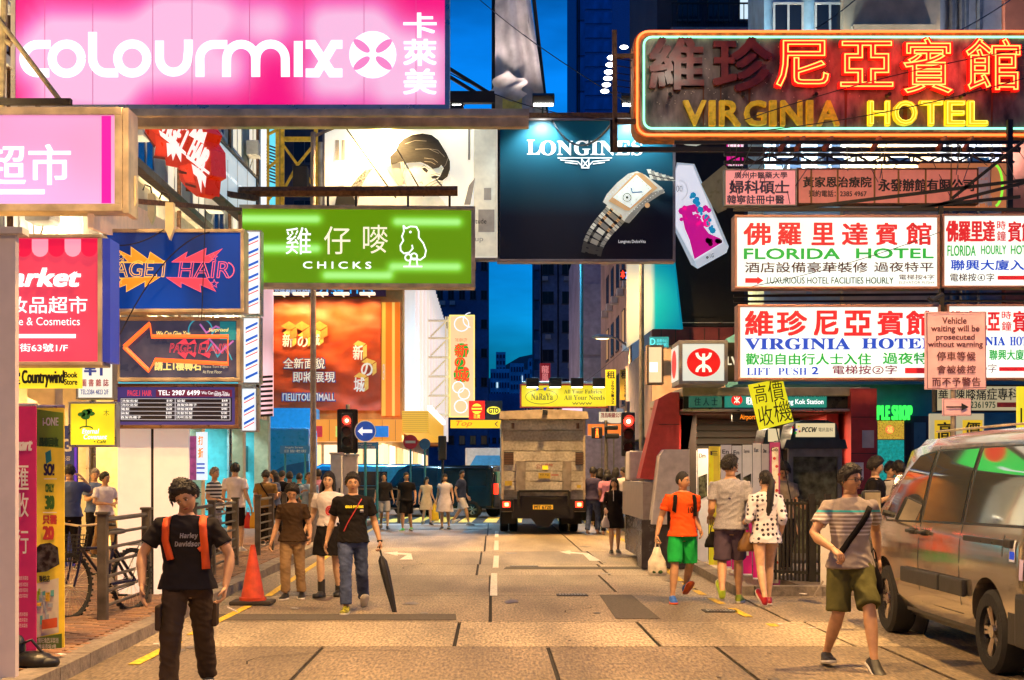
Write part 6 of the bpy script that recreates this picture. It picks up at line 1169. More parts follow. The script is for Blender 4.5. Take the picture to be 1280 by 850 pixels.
MB().bb(-1.0, -.8, -2.52, -2.45, .85, 1.2).build('tail_light', _m['tail_red'], v)
v = vehicle('dark_van', 'black van with lit red tail light turning behind the pedestrians', 'van', (XP(562, 54), 54, -.03), radians(62), 4.9, 1.85, [(-2.4, .35), (-2.45, 1.7), (-2.25, 1.98), (1.4, 1.98), (1.8, 1.8), (2.3, 1.2), (2.5, 1.0), (2.5, .35)], mat('van_black', (.012, .012, .014), .2, .3, coat=.8), [[(-2.1, 1.2), (-2.1, 1.8), (-.2, 1.8), (-.2, 1.2)], [(0, 1.2), (0, 1.8), (1.3, 1.8), (1.9, 1.2)]], (-1.5, 1.5))
MB().bb(-.75, .75, -2.47, -2.40, 1.15, 1.75).build('rear_glass', mat('glass_tinted_green', (.02, .1, .08), .1, em=.1, ec=(.1, .6, .4)), v); MB().bb(-.3, .3, -2.5, -2.42, .68, .82).build('number_plate', _m['plate_yellow2'], v)
for sd in (-.85, .72): MB().bb(sd, sd + .12, -2.5, -2.38, .9, 1.3).build('tail_light', E('brake_red2', (1, .03, .01), 3), v)
cp = [(-2.1, .3), (-2.15, .85), (-1.9, 1.0), (-1.3, 1.42), (.2, 1.45), (1.0, .98), (2.0, .85), (2.15, .6), (2.1, .3)]
for i, (px, d, yaw, m, lab, cat) in enumerate(((611, 62, 183, mat('car_silver', (.45, .5, .55), .25, .6, coat=.5), 'silver car facing the camera with lit headlights left of the truck', 'car'), (604, 84, 181, mat('car_white', (.7, .7, .7), .3, coat=.5), 'white car further back left of the truck', 'car'))):
    v = vehicle('car', lab, cat, (XP(px, d), d, 0), radians(yaw), 4.3, 1.75, cp, m, [[(-1.2, .95), (-1.1, 1.35), (.15, 1.38), (.8, .98)]], (-1.3, 1.35))
    MB().prism([(-.68, .98), (-.55, 1.4), (.55, 1.4), (.68, .98)], 0, .03).build('windscreen', glassd, v, loc=(0, 1.02, -.0), rot=(radians(-58) * 0, 0, 0))
    MB().bb(-.75, .75, .25, .97, 1.0, 1.02).build('windscreen_glass', glassd, v, rot=(0, 0, 0))
    for sd in (-.62, .62): MB().ell((sd, 2.1, .66), (.16, .06, .1)).build('headlight', E('headlamp', (1, .95, .8), 10 if i == 0 else 4), v)
    MB().bb(-.25, .25, 2.14, 2.17, .42, .52).build('number_plate', offw, v)
v = thing('parked_lorry', 'white box lorry with a blue striped front stopped beyond the cars', 'lorry', (XP(609, 74), 74, 0)); MB().bb(-1.15, 1.0, 0, 5, .5, 3.0, b=.05).build('box_body', offw, v); MB().prism([(-1.0, 1.9), (.9, 1.9), (.65, 2.6), (-.6, 2.6)], -.04, -.0).build('blue_front', mat('lorry_blue', (.05, .3, .6), .4), v); MB().bb(-1, .9, -.05, 0, 1, 1.7).build('windscreen', glassd, v)
for sd in (-.8, .7): wheel(v, sd, .8, .45, .25, 1)
v = thing('box_lorry', 'lilac box lorry parked on the right beyond the crowd', 'lorry', (XP(768, 48), 48, 0)); MB().bb(-1.3, 2.4, 0, 6, .6, 2.95, b=.04).build('box_body', mat('lorry_lilac', (.28, .26, .42), .5, var=.2), v); MB().bb(-.05, 0, -.03, 0, .6, 2.9).bb(-.45, -.42, -.03, 0, .6, 2.9).bb(-.25, -.22, -.05, 0, .8, 2.7).bb(.6, .63, -.04, 0, .6, 2.9).build('door_bar', steel, v)
for sd in (-1, 1.6): wheel(v, sd, 1, .45, .25, 1)
# bus on the side street
v = thing('bus', 'blue advertising covered bus standing at the side street on the left', 'bus', (XP(330, 50), 50, -.02)); bl = mat('bus_blue', (.03, .42, .8), .3, coat=.5, var=.1); MB().bb(-6.5, 1.6, 0, 2.5, .35, 3.3, b=.12).build('body', bl, v)
sb = SubL(v, 49.99); cyan2 = mat('bus_cyan', (.05, .6, .7), .35); sb.poly([(306, 612), (330, 596), (355, 582), (386, 576), (386, 590), (360, 596), (335, 608), (306, 622)], mat('bus_navy', (.02, .16, .38), .35)); sb.poly([(306, 624), (335, 612), (360, 600), (386, 594), (386, 606), (350, 614), (320, 628), (306, 640)], cyan2)
sb.text('Samson Ferry', (308, 564, 346, 570), mat('bus_text', (.05, .4, .6), .4)); sb.rect(150, 560, 300, 590, glassd, 'window')
for x in (-4.5, .2): wheel(v, x, .3, .48, .25, -1); v.children[-1].rotation_euler = (0, 0, pi / 2)
# ================================================================== street furniture
galv = mat('galvanised_pole', (.28, .24, .2), .5, .4, var=.2); teal_p = mat('teal_pole', (.03, .2, .25), .5, .2)
def street_lamp(label, x, y, h, arm, m=galv, power=0, r=.07, head=True, col=(1, .585, .215)):
    t = thing('street_lamp', label, 'street lamp', (x, y, 0)); MB().tube([(0, 0, 0), (0, 0, 1.2), (0, 0, 1.22), (0, 0, h)], [r * 1.5, r * 1.5, r, r * .8], 12).build('pole', m, t, smooth=1)
    if head:
        MB().tube([(0, 0, h - .1), (arm * .5, 0, h + .25), (arm, 0, h + .3)], r * .55, 8).build('arm', m, t, smooth=1); hd = MB().ell((arm, 0, h + .3), (.38, .14, .09)).build('lamp_head', mat('lamp_shell', (.5, .5, .48), .4), t, smooth=2)
        MB().ell((arm, 0, h + .25), (.26, .1, .05)).build('lens', E('lens_cool' if col[2] > .5 else 'sodium_lens', col, 8), hd, smooth=2)
        if power: lamp('SPOT', 'lamp_light', t, (arm, 0, h + .18), power, col, .25, (0, 0, 0), 150)
    return t
street_lamp('tall grey street lamp on the left kerb passing behind the green sign', XP(391.5, 31), 31, 9.2, 1.6, power=10000)
t = street_lamp('teal street lamp pole rising above the truck', XP(727, 62), 62, 13, -1.4, teal_p, power=9000, r=.09, col=(.35, .7, 1))
street_lamp('cool white street lamp over the side street on the left', -7.0, 55, 9.5, 2.0, galv, power=9000, col=(.4, .75, 1))
street_lamp('street lamp with its pale head over the junction by the pink building', XP(788, 50), 50, ZP(428, 50) - .1, -1.0, galv, power=3500)
street_lamp('added unseen street lamp on the left pavement beside the camera', -4.1, 1.5, 8.5, 2.2, power=4200); street_lamp('added unseen street lamp on the left pavement beside the white standing board', -4.9, 10.6, 9.2, 2.6, power=7000); street_lamp('added unseen street lamp on the right pavement beside the parked van', 8.4, 12.5, 9.5, -3.2, power=8500)  # lamps added out of view to bring warm light onto road and people
street_lamp('street lamp on the right pavement past the station', 3.85, 36.0, 9, -1.6, power=9000)
# traffic lights
def traffic_light(label, px, d, zl, rot=0, lit=E('signal_red', (1, .02, .01), 9), hs=1, boards=True, group=None):
    x = XP(px, d); t = thing('traffic_light', label, 'traffic light', (x, d, .1), rot, group); z = zl - .1
    MB().tube([(0, .16, 0), (0, .16, z + .45)], .055, 10).build('pole', galv, t, smooth=1); MB().box((0, 0, z - .28 * hs), (.30 * hs, .18, .98 * hs), b=.04).build('housing', black, t)
    if boards: MB().box((0, .10, z - .28 * hs), (.56 * hs, .02, 1.2 * hs), b=.05).build('back_board', blackm, t)
    for k in range(3):
        zz2 = z - k * .29 * hs; MB().tube([(0, -.09, zz2), (0, -.12, zz2)], .105 * hs, 16).build('lens', lit if k == 0 else mat('lens_off', (.03, .01, .01), .2), t); b = MB()
        for i in range(9):
            a0 = radians(-10 + i * 25 - 0); a1 = radians(-10 + (i + 1) * 25 if i < 8 else 200)
            b.add([(cos(a0) * .12 * hs, -.09, zz2 + sin(a0) * .12 * hs), (cos(a1) * .12 * hs, -.09, zz2 + sin(a1) * .12 * hs), (cos(a1) * .12 * hs, -.27, zz2 + sin(a1) * .12 * hs + .02), (cos(a0) * .12 * hs, -.27, zz2 + sin(a0) * .12 * hs + .02)], [(0, 1, 2, 3)])
        b.build('visor', blackm, t)
    MB().ell((0, -.125, z), (.045, .01, .045)).build('lamp_core', E('signal_core', (1, .75, .35), 9), t)
    lamp('POINT', 'signal_glow', t, (0, -.35, z), 14, (1, .03, .01), .1); return t
traffic_light('red traffic light beside the round blue arrow sign', 434, 38, ZP(526, 38)); traffic_light('red traffic light on the right in front of the station wing', 785, 31, ZP(527, 31), boards=False)
t = thing('pedestrian_signal', 'small pedestrian signal with a red standing figure right of the truck', 'traffic light', (XP(752, 44), 44, .1)); z = ZP(541, 44) - .1
MB().tube([(.15, .2, 0), (.15, .2, z + .4)], .05).build('pole', galv, t); MB().box((-.15, 0, z), (.34, .2, .36), b=.03).build('housing', black, t); MB().box((.32, 0, z - .1), (.45, .3, .16), b=.04).box((.3, 0, z + .16), (.42, .3, .14), b=.04).build('side_heads', black, t)
b = MB().ell((-.15, -.11, z + .1), (.035, .01, .035)).box((-.15, -.11, z), (.07, .01, .12)).box((-.18, -.11, z - .1), (.03, .01, .11)).box((-.12, -.11, z - .1), (.03, .01, .11)); b.build('red_figure', E('figure_red', (1, .1, .01), 6), t)
t = thing('pedestrian_signal', 'dark signal head seen from behind right of the no entry sign', 'traffic light', (XP(553, 52), 52, 0)); MB().tube([(0, 0, 0), (0, 0, ZP(545, 52))], .05).box((0, -.1, ZP(560, 52)), (.3, .3, .9), b=.05).build('housing', black, t)
def disc_sign(label, px, py, d, r, m, cat='road sign', pole=True):
    t = thing('road_sign', label, cat, (XP(px, d), d, .05)); z = ZP(py, d) - .05
    if pole: MB().tube([(0, .06, 0), (0, .06, z + r)], .038, 8).build('pole', teal_p, t)
    MB().tube([(0, -.0, z), (0, .03, z)], r, 32).build('disc', m, t); return t, z
t, z = disc_sign('round blue road sign with a white arrow pointing left', 456.5, 539, 37.5, .29, mat('sign_blue', (.01, .07, .42), .35, em=.25, ec=(.02, .1, .7)))
rs = MB(); rs.add([(x, -.006, z + y) for x, y in ((-.2, 0), (-.07, .12), (-.07, .045), (.19, .045), (.19, -.045), (-.07, -.045), (-.07, -.12))], [(6, 5, 4, 3, 2, 1, 0)]); rs.build('arrow', E('sign_white', (1, 1, 1), .9), t, fix=False); b = MB(); n = 32
b.add([(rr0 * cos(2 * pi * i / n), -.004, z + rr0 * sin(2 * pi * i / n)) for rr0 in (.265, .29) for i in range(n)], [(i, (i + 1) % n, n + (i + 1) % n, n + i) for i in range(n)]); b.build('rim_band', white, t)
t, z = disc_sign('round red no entry sign with a white bar beyond the junction', 513, 552.5, 50, .26, mat('sign_redx', (.35, .01, .03), .4, em=.1)); MB().box((0, -.005, z), (.36, .004, .09)).build('bar', offw, t)
t, z = disc_sign('round dark blue sign seen beside the no entry sign', 531, 555, 50.5, .2, mat('sign_dull_blue', (.02, .12, .3), .5))
for px0, py0, px1, py1, d, lab, tx_ in ((350, 557, 387, 567, 42, 'blue street name finger sign left of the lamp post', '亞皆老街'), (442, 553, 473, 561, 38.2, 'blue finger sign under the round arrow sign', '西洋菜街')):
    s = Sign('direction_sign', lab, 'road sign', (px0, py0, px1, py1), d); s.panel(mat('finger_blue', (.02, .12, .28), .4, em=.1), .04); s.text(tx_, (px0 + 5, py0 + 5, px1 - 4, py1 - 1.5), offw); s.text('Argyle Street', (px0 + 6, py0 + 1.2, px1 - 8, py0 + 4), offw)
    MB().tube([(-.3, .05, -s.c.z), (-.3, .05, .1)], .035).tube([(.3, .05, -s.c.z), (.3, .05, .1)], .035).build('pole', teal_p, s.o)
for i, (x0, x1, py, pb, d) in enumerate(((413, 427, 568, 676, 36), (428, 446, 570, 690, 34.5))):
    t = thing('control_cabinet', ['narrow pale signal cabinet left of its wider twin', 'wider pale signal cabinet below the red traffic light'][i], 'cabinet', (XP((x0 + x1) / 2, d), d, .05), group='signal control cabinets'); w = XP(x1, d) - XP(x0, d); h = ZP(py, d) - .05
    MB().bb(-w / 2, w / 2, 0, .35, 0, h, b=.02).build('case', offw, t); MB().bb(-w / 2 - .03, w / 2 + .03, -.03, .38, h, h + .05, b=.01).build('cap', alu, t); MB().box((w * .3, -.02, h * .55), (.03, .03, .14)).build('handle', blackm, t)
# railings along the kerb
def railing(label, pts, group, h=1.12, bars=7, m=mat('railing_grey', (.11, .095, .08), .5, .5, var=.3), pw=.1):
    x0, y0 = pts[0]; t = thing('railing', label, 'railing', (x0, y0, .1), group=group)
    for (x, y) in pts: MB().box((x - x0, y - y0, h / 2), (pw, pw, h), b=.012).box((x - x0, y - y0, h + .01), (pw + .03, pw + .03, .03), b=.008).build('post', m, t)
    for (a, b_) in zip(pts, pts[1:]):
        for k in range(bars):
            z = .16 + (h - .22) * k / (bars - 1); mb = MB(); mb.tube([(a[0] - x0, a[1] - y0, z), (b_[0] - x0, b_[1] - y0, z)], .018 if k < bars - 1 else .026, 7); mb.build('rail', m, t, smooth=1)
    return t
gR = 'kerb railings on the left'
railing('railing in front of the parked bicycle and the white hoarding', [(-4.03, 14.5), (-4.06, 16.45)], gR); railing('railing just right of the front man\'s shoulder', [(-4.1, 19.2), (-4.2, 21.0), (-4.27, 23.3)], gR)
railing('short railing behind the traffic cone', [(-4.35, 26), (-4.38, 27.8)], gR); railing('railing behind the woman in the brown top', [(-4.45, 30), (-4.48, 32), (-4.5, 34)], gR); railing('farthest kerb railing before the junction', [(-4.5, 36), (-4.5, 38.5), (-4.5, 41)], gR)
railing('far railing on the right side of the crossing', [(-1.9 - 2.6, 43.5), (-2.9, 43.6)], gR, bars=4)
# cone
t = thing('traffic_cone', 'orange traffic cone on a dark base by the left kerb', 'traffic cone', (XP(316, 17.6), 17.6, 0)); z = .72
MB().tube([(0, 0, .05), (0, 0, .68), (0, 0, .72)], [.155, .04, .035], 20).build('cone', mat('cone_orange', (.5, .05, .015), .55, var=.25, ns=9), t, smooth=1); MB().box((0, 0, .025), (.52, .46, .05), b=.02).build('base', mat('cone_base', (.03, .02, .015), .8), t); MB().tube([(0, 0, .05), (0, 0, .09)], .17, 20).build('collar', mat('cone_orange', (.5, .05, .015), .55), t)
MB().tube([(0, 0, .70), (0, 0, .745)], .03, 10).build('tip', _m['cone_orange'], t)
# bicycle
B = thing('bicycle', 'dark bicycle with a wire front basket leaning behind the railing', 'bicycle', (XP(127, 15.3), 15.3, .1), radians(-23)); bk_ = mat('bike_frame', (.02, .02, .05), .3, .5)
def bwheel(y):
    w = MB(); n = 36
    for k in range(n):
        a0, a1 = 2 * pi * k / n, 2 * pi * (k + 1) / n; w.tube([(0, y + .33 * cos(a0), .345 + .33 * sin(a0)), (0, y + .33 * cos(a1), .345 + .33 * sin(a1))], .024, 6, caps=False)
        w.box((0, y + .352 * cos(a0), .345 + .352 * sin(a0)), (.05, .022, .014), Matrix.Rotation(a0 - pi / 2, 3, 'X'))
    o = w.build('wheel', tyre, B, smooth=1); s_ = MB()
    for k in range(22): a = 2 * pi * k / 22; s_.tube([(.02 * (-1) ** k, y, .345), (0, y + .315 * cos(a), .345 + .315 * sin(a))], .0022, 4, caps=False)
    s_.tube([(-.05, y, .345), (.05, y, .345)], .022, 8); s_.build('spokes', chrome, o)['kind'] = 'stuff'
bwheel(-.52); bwheel(.52)
b = MB()
for a, c_ in (((0, -.38, .78), (0, .1, .32)), ((0, -.38, .74), (0, .2, .72)), ((0, .2, .78), (0, .1, .32)), ((.04, .1, .32), (.05, .52, .345)), ((-.04, .1, .32), (-.05, .52, .345)), ((.03, .2, .7), (.05, .52, .345)), ((-.03, .2, .7), (-.05, .52, .345))): b.tube([a, c_], .017, 8)
b.build('frame', bk_, B, smooth=1); b = MB()
for sx_ in (-.055, .055): b.tube([(sx_, -.40, .70), (sx_, -.46, .5), (sx_, -.52, .345)], .014, 7)
b.tube([(0, -.40, .68), (0, -.36, .98)], .016, 8).build('fork', bk_, B, smooth=1); MB().tube([(-.3, -.26, 1.0), (-.22, -.34, 1.0), (0, -.36, .98), (.22, -.34, 1.0), (.3, -.26, 1.0)], .013, 7).build('handlebar', chrome, B, smooth=1); MB().tube([(-.34, -.2, .995), (-.28, -.29, 1)], .02).tube([(.34, -.2, .995), (.28, -.29, 1)], .02).build('grip', black, B)
MB().ell((0, .27, .9), (.08, .14, .035)).tube([(0, .22, .76), (0, .25, .9)], .014).build('saddle', black, B, smooth=2); b = MB()
for k in range(7):
    z = .62 + k * .045; w = .13 + k * .008; b.tube([(-w, -.44, z), (w, -.44, z), (w, -.7, z), (-w, -.7, z), (-w, -.44, z)], .004, 4)
for k in range(8):
    for yy in (-.44, -.7): x = -.13 + k * .037; b.tube([(x, yy, .62), (x * 1.35, yy, .9)], .003, 4)
    yy = -.44 - k * .037
    for sg in (-1, 1): b.tube([(sg * .13, yy, .62), (sg * .178, yy, .9)], .003, 4)
    b.tube([(-.13, yy, .62), (.13, yy, .62)], .003, 4)
b.build('basket', blackm, B); MB().tube([(-.03, .1, .32), (.03, .1, .32)], .09, 16).build('chainring', chrome, B); MB().tube([(.05, .1, .32), (.07, .22, .2)], .01).tube([(-.05, .1, .32), (-.07, -.02, .44)], .01).build('crank', chrome, B); MB().box((.11, .22, .2), (.09, .06, .02)).box((-.11, -.02, .44), (.09, .06, .02)).build('pedal', blackm, B)
b = MB(); b.tube([(.05, -.1, .30), (.06, .5, .3)], .006, 4).tube([(.05, .1, .23), (.06, .5, .3)], .006, 4).build('chain', blackm, B); MB().tube([(-.05, .44, .345), (-.05, .72, .72), (.05, .72, .72), (.05, .44, .345)], .008, 5).box((0, .58, .74), (.14, .34, .012)).build('rack', steel, B)
# dark bag by the left edge
t = thing('bag', 'black slumped bag on the pavement at the lower left corner', 'bag', (XP(42, 11), 11.0, .1)); MB().ell((0, 0, .07), (.17, .12, .08), n=16).ell((-.12, .02, .16), (.05, .07, .11)).ell((.08, .0, .06), (.13, .1, .06)).build('body', mat('bag_black', (.006, .006, .006), .4, bump=.6, bs=12), t, smooth=2); MB().tube([(-.1, 0, .2), (0, -.05, .24), (.1, 0, .1)], .012).build('strap', black, t)
# parking notice on a pole
t = thing('parking_notice', 'pinkish vehicle waiting notice with a right arrow plate below on a grey pole', 'road sign', (XP(1194, 19), 19.06, .118))
s = SubL(t, 19.06); s.box = (1155, 390, 1232, 487); a, b_ = s.uv(1155, 487), s.uv(1232, 390)
MB().bb(a[0], b_[0], -.028, -.012, a[1], b_[1], b=.005).build('plate', mat('notice_pink', (.72, .42, .42), .4, var=.1, em=.12, ec=(1, .55, .7)), t); s.layer = 0; s.off_y = -.03
nb = mat('ink_notice', (.12, .03, .03), .5)
class LY:
    pass
for tx_, bx in (('Vehicle', (1177, 397, 1207, 405)), ('waiting will be', (1163, 407, 1223, 417)), ('prosecuted', (1169, 418, 1217, 427)), ('without warning', (1159, 427, 1227, 436))): s.text(tx_, bx, nb, off=.03)
for tx_, bx in (('停車等候', (1170, 440, 1218, 451)), ('會被檢控', (1170, 457, 1218, 467)), ('而不予警告', (1164, 472, 1224, 483))): s.text(tx_, bx, nb, off=.03, space=1.1)
s.strokes([[(1157, 392), (1230, 390.5), (1231, 485), (1158, 486), (1157, 392)]], .8, nb, 'border')
a, b_ = s.uv(1177, 520), s.uv(1213, 498); MB().bb(a[0], b_[0], -.028, -.012, a[1], b_[1], b=.005).build('arrow_plate', _m['notice_pink'], t); s.strokes([[(1181, 509), (1203, 509)]], 2, black); s.poly([(1200, 504), (1209, 509), (1200, 514)], black, 'arrow'); s.strokes([[(1178, 499), (1212, 499), (1212, 519), (1178, 519), (1178, 499)]], .6, black, 'border')
MB().tube([(0, .02, 0), (0, .02, ZP(395, 19.06) - .118)], .038, 10).build('pole', galv, t, smooth=1)
# phone booths
def booth(label, x0, x1, pt, d, txt):
    t = thing('phone_booth', label, 'phone booth', (XP((x0 + x1) / 2, d), d, .118), group='phone booths beside the station'); w = (XP(x1, d) - XP(x0, d)) / 2; h = ZP(pt, d) - .118; bb_ = mat('booth_navy', (.012, .03, .06), .35, coat=.3); hz = h - .44
    for x in (-w + .05, w - .05):
        for y in (.04, .8): MB().box((x, y, hz / 2), (.07, .07, hz), b=.01).build('post', steel, t)
    MB().prism([(-w - .06, hz), (w + .06, hz), (w + .02, hz + .14), (-w - .02, hz + .14)], -.04, .9).build('canopy', bb_, t); MB().prism([(-w + .05, hz + .14), (w - .05, hz + .14), (w - .1, h - .06), (w - .25, h), (-w + .25, h), (-w + .1, h - .06)], .0, .8).build('header', bb_, t)
    MB().bb(-w + .13, w - .13, -.02, -.0, hz + .18, h - .05).build('name_panel', E('booth_cream', (.9, .72, .4), .8), t)
    MB().bb(-w + .1, w - .1, .02, .03, .3, hz - .12).build('pane', mat('booth_glass', (.12, .13, .09), .08, var=.5, ns=9), t); MB().bb(w - .03, w - .02, .1, .75, .3, hz).build('pane', _m['booth_glass'], t); MB().bb(-w + .06, w - .06, .0, .06, hz - .12, hz).bb(-w + .06, w - .06, .0, .06, .2, .3).bb(-w + .06, w - .06, .78, .82, .1, hz).build('frame', steel, t)
    MB().box((.1, .55, 1.3), (.3, .18, .5), b=.03).build('telephone', black, t)
    s = SubL(t, d - .024); s.text(txt, (x0 + (x1 - x0) * .32, 539 - 10, x1 - 18, 534), black, off=.05) if 0 else None; return t
booth('phone booth with navy hood and cream PCCW name panel', 984, 1054, 525, 21.4, 'PCCW'); t0 = booth('second phone booth half hidden behind the yellow placard', 950, 984, 532, 22.6, '')
t = [o for o in bpy.data.objects if o.name == 'phone_booth'][0]; s = SubL(t, 21.4 - .024); s.text(heavy('PCCW'), (1002, 534, 1021, 540), black, off=.03, shear=.2); s.text('電訊盈科', (1023, 534.5, 1041, 539.5), black); 
for x, y, m in ((990, 533, rw), (994, 536, bwt), (997, 532, yl2), (993, 540, gw), (998, 538, rw)): s.rect(x, y, x + 2.4, y + 2.4, m)
# black railing by the booths
t = thing('iron_fence', 'black iron fence with upright bars in front of the phone booths', 'fence', (XP(960, 20.2), 20.2, .118)); w = XP(1034, 19.6) - XP(960, 20.2)
for i in range(16): MB().box((w * i / 15, -.6 * i / 15, .58), (.03, .03, 1.16)).build('upright', blackm, t)
for z in (.12, 1.1): b = MB(); beam(b, (0, 0, z), (w, -.6, z), .04); b.build('rail', blackm, t)
for i in (0, 11, 15): MB().box((w * i / 15, -.6 * i / 15 - .03, .62), (.08, .08, 1.24)).build('post', blackm, t)
t = thing('white_stand', 'narrow white stand leaning behind the striped shirt man', 'stand', (XP(1029, 17.5), 17.5, .1)); MB().bb(-.03, .1, 0, .03, .15, 1.1).build('panel', offw, t); MB().tube([(0, 0, .2), (-.12, 0, 0)], .012).tube([(.05, 0, .2), (.15, 0, 0)], .012).build('leg', galv, t)
# banners fixed along the fence by the station
cols = [(.85, .8, .75), (.8, .72, .7), (.85, .82, .8), (.8, .65, .05), (.75, .7, .7), (.8, .78, .75), (.85, .82, .78), (.8, .75, .72), (.6, .55, .5), (.3, .03, .14)]
xs = [845, 858, 872, 886, 901, 915, 930 - 2, 941, 952, 962]; tops = [566, 563, 561, 558, 556, 557, 556, 554, 555, 553]; bots = [694, 698, 702, 706, 710, 714, 719, 724, 728, 733]
for i in range(10):
    d = 26.4 - i * .68; x0, x1 = xs[i], (xs[i + 1] - 1 if i < 9 else 983 - 8)
    s = Sign('standing_banner', ['white banner leftmost in the row along the station fence', 'second banner in the fence row, white over pink', 'third fence banner with a pale photo print', 'fence banner with a bright yellow edge', 'narrow white fence banner with magenta foot', 'fence banner with a green and black photo', 'fence banner headed with small black lettering', 'fence banner behind the grey shirt man', 'grey edged fence banner, second from the right end', 'purple white banner at the right end of the fence row'][i], 'banner', (x0, tops[i], x1, bots[i]), d, yaw=-14, group='banners on the station fence')
    m1 = mat('fence_banner_%d' % i, cols[i], .5, var=.08, em=.12); s.panel(m1, .03)
    mgt = mat('banner_magenta', (.65, .01, .16), .5, em=.12, ec=(1, .02, .3)); H_ = bots[i] - tops[i]
    if i in (1, 4, 5, 6, 7): s.rect(x0, tops[i] + H_ * .55, x1, bots[i] - 2, mgt); [s.rect(x0 + 3, tops[i] + H_ * q_, x1 - 4, tops[i] + H_ * (q_ + .05), white) for q_ in (.6, .7, .8)]
    if i in (2, 5, 6, 8): s.poly([(x0 + 1, tops[i] + H_ * .25), (x1 - 1, tops[i] + H_ * .22), (x1 - 1, tops[i] + H_ * .42), (x0 + 1, tops[i] + H_ * .46)], mat('banner_photo', (.08, .09, .05), .5, var=1.0, ns=12), 'photo_print')
    if i == 3: s.rect(x0, tops[i] + 10, x0 + 6, bots[i], mat('banner_yel', (.9, .8, .02), .5, em=.2))
    if i == 9:
        s.rect(x0 + 3, tops[i] + 6, x1 - 2, bots[i] - 4, mat('banner_cream', (.8, .75, .65), .5, var=.3, ns=8)); s.polys([arc(x0 + 6 + (j % 3) * 3, tops[i] + 20 + j * 10, 2, 0, 360, 8)[:-1] for j in range(14)], mat('ink_red', (.5, .04, .04), .6))
    s.text(['AI', 'IA', 'Dm', 'E', 'En', 'En', 'Express', 'Eat', 'Dine', 'Go'][i], (x0 + 2, tops[i] + 6, x1 - 3, tops[i] + 11), black, off=.02)
    if i in (0, 1): s.polys([arc((x0 + x1) / 2, tops[i] + q_, 3, 0, 360, 8)[:-1] for q_ in (30, 42, 54)], mat('ink_red', (.5, .04, .04), .6))
# tarpaulin covered frame against the sky
t = thing('covered_sign', 'tall sign frame wrapped in pale dirty tarpaulin standing against the evening sky', 'wrapped sign', P(648, 148, 45)); O = t.location; vs = []; fs = []; NU, NV = 16, 30
for j in range(NV + 1):
    v = j / NV; py = 148 - v * 175
    xl = 619 + .0 * v; xr = 684 - (148 - py) * .14
    for i in range(NU + 1):
        u = i / NU; px = xl + (xr - xl) * u; fold = .22 * noise.noise(Vector((u * 3.5 + v * .4, v * 2.2, 1))) + .09 * noise.noise(Vector((u * 11, v * 4, 3))) + .1 * sin(u * 14 + v * 3)
        p = P(px, py, 45 - .3 - fold); vs.append(p - O)
for j in range(NV):
    for i in range(NU): a = j * (NU + 1) + i; fs.append((a, a + 1, a + NU + 2, a + NU + 1))
b = MB(); b.add(vs, fs); b.build('tarpaulin', mat('tarp', (.50, .44, .42), .7, var=.3, ns=1.5, bump=.3, bs=12, var2=.2), t, smooth=2)
b = MB(); beam(b, P(618, -30, 45) - O, P(618, 150, 45) - O, .18); beam(b, P(684, 150, 45.2) - O, P(664, -30, 45.2) - O, .12); b.build('frame', blackm, t); lamp('SPOT', 'up_light', t, (.3, -3, -.4), 900, (1, .85, .8), .2, (radians(155), 0, 0), 80)
vs = []; fs = []; NN = 10; A_, B_, C_, D_ = [P(*q, 43.9) - O for q in ((630, 88), (656, 100), (655, 120), (610, 112))]
for j in range(NN + 1):
    for i in range(NN + 1): u, v = i / NN, j / NN; p = (A_ * (1 - u) + B_ * u) * (1 - v) + (D_ * (1 - u) + C_ * u) * v; p = p + Vector((.1 * sin(v * 9), -.28 * sin(u * 8 + v * 5) * .5, -.25 * sin(u * pi) * v)); vs.append(p)
for j in range(NN):
    for i in range(NN): a = j * (NN + 1) + i; fs.append((a, a + 1, a + NN + 2, a + NN + 1))
b = MB(); b.add(vs, fs); b.build('loose_flap', mat('tarp', (.50, .44, .42), .7), t, smooth=2)
b = MB(); b.bb(P(628, 0, 45).x - O.x, P(652, 0, 45).x - O.x, -.6, -.4, P(0, 150, 45).z - O.z, P(0, 112, 45).z - O.z); b.build('yellow_panel', mat('panel_ochre', (.55, .45, .12), .6, var=.2), t)
# steel beam with struts in the sky gap
t = thing('roof_bracket', 'dark steel beam with two long struts against the sky right of the pink sign', 'bracket', (0, 0, 0)); b = MB(); d = 30; beam(b, P(560, 122, d), P(618, 122, d), .14, .25); beam(b, P(562, 86, d), P(614, 118, d), .07); beam(b, P(562, 96, d), P(598, 118, d), .07); beam(b, P(560, 140, d), P(580, 138, d), .2)
for px in (564, 578, 616): beam(b, P(px, 122, d), P(px, 142, d), .05)
b.build('beam', blackm, t)
# yellow scaffold frame
t = thing('steel_frame', 'yellow painted steel lattice frame against a dark wall at upper left', 'frame', (0, 0, 0)); d = 34; ym = mat('frame_yellow', (.6, .38, .03), .5, .2, var=.4, ns=8, em=.12, ec=(1, .6, .05)); b = MB()
for px in (347, 353, 395): beam(b, P(px, 140, d), P(px, 262, d), .09)
for y in (174, 243): beam(b, P(353, y, d), P(395, y, d), .1)
for a, c_ in (((353, 180), (372, 206)), ((372, 206), (395, 178)), ((372, 206), (353, 240)), ((380, 212), (395, 240)), ((335, 150), (335, 262)), ((335, 168), (347, 162)), ((335, 210), (347, 200)), ((335, 250), (347, 236))): beam(b, P(*a, d), P(*c_, d), .06)
b.build('lattice', ym, t); MB().bb(XP(368, 33.5), XP(386, 33.5), 33.2, 33.6, ZP(242, 33.5), ZP(210, 33.5), b=.03).build('floodlight', black, t); b = MB(); b.tube([P(401, 178, d), P(401, 262, d)], .06); b.build('pipe', chrome, t)
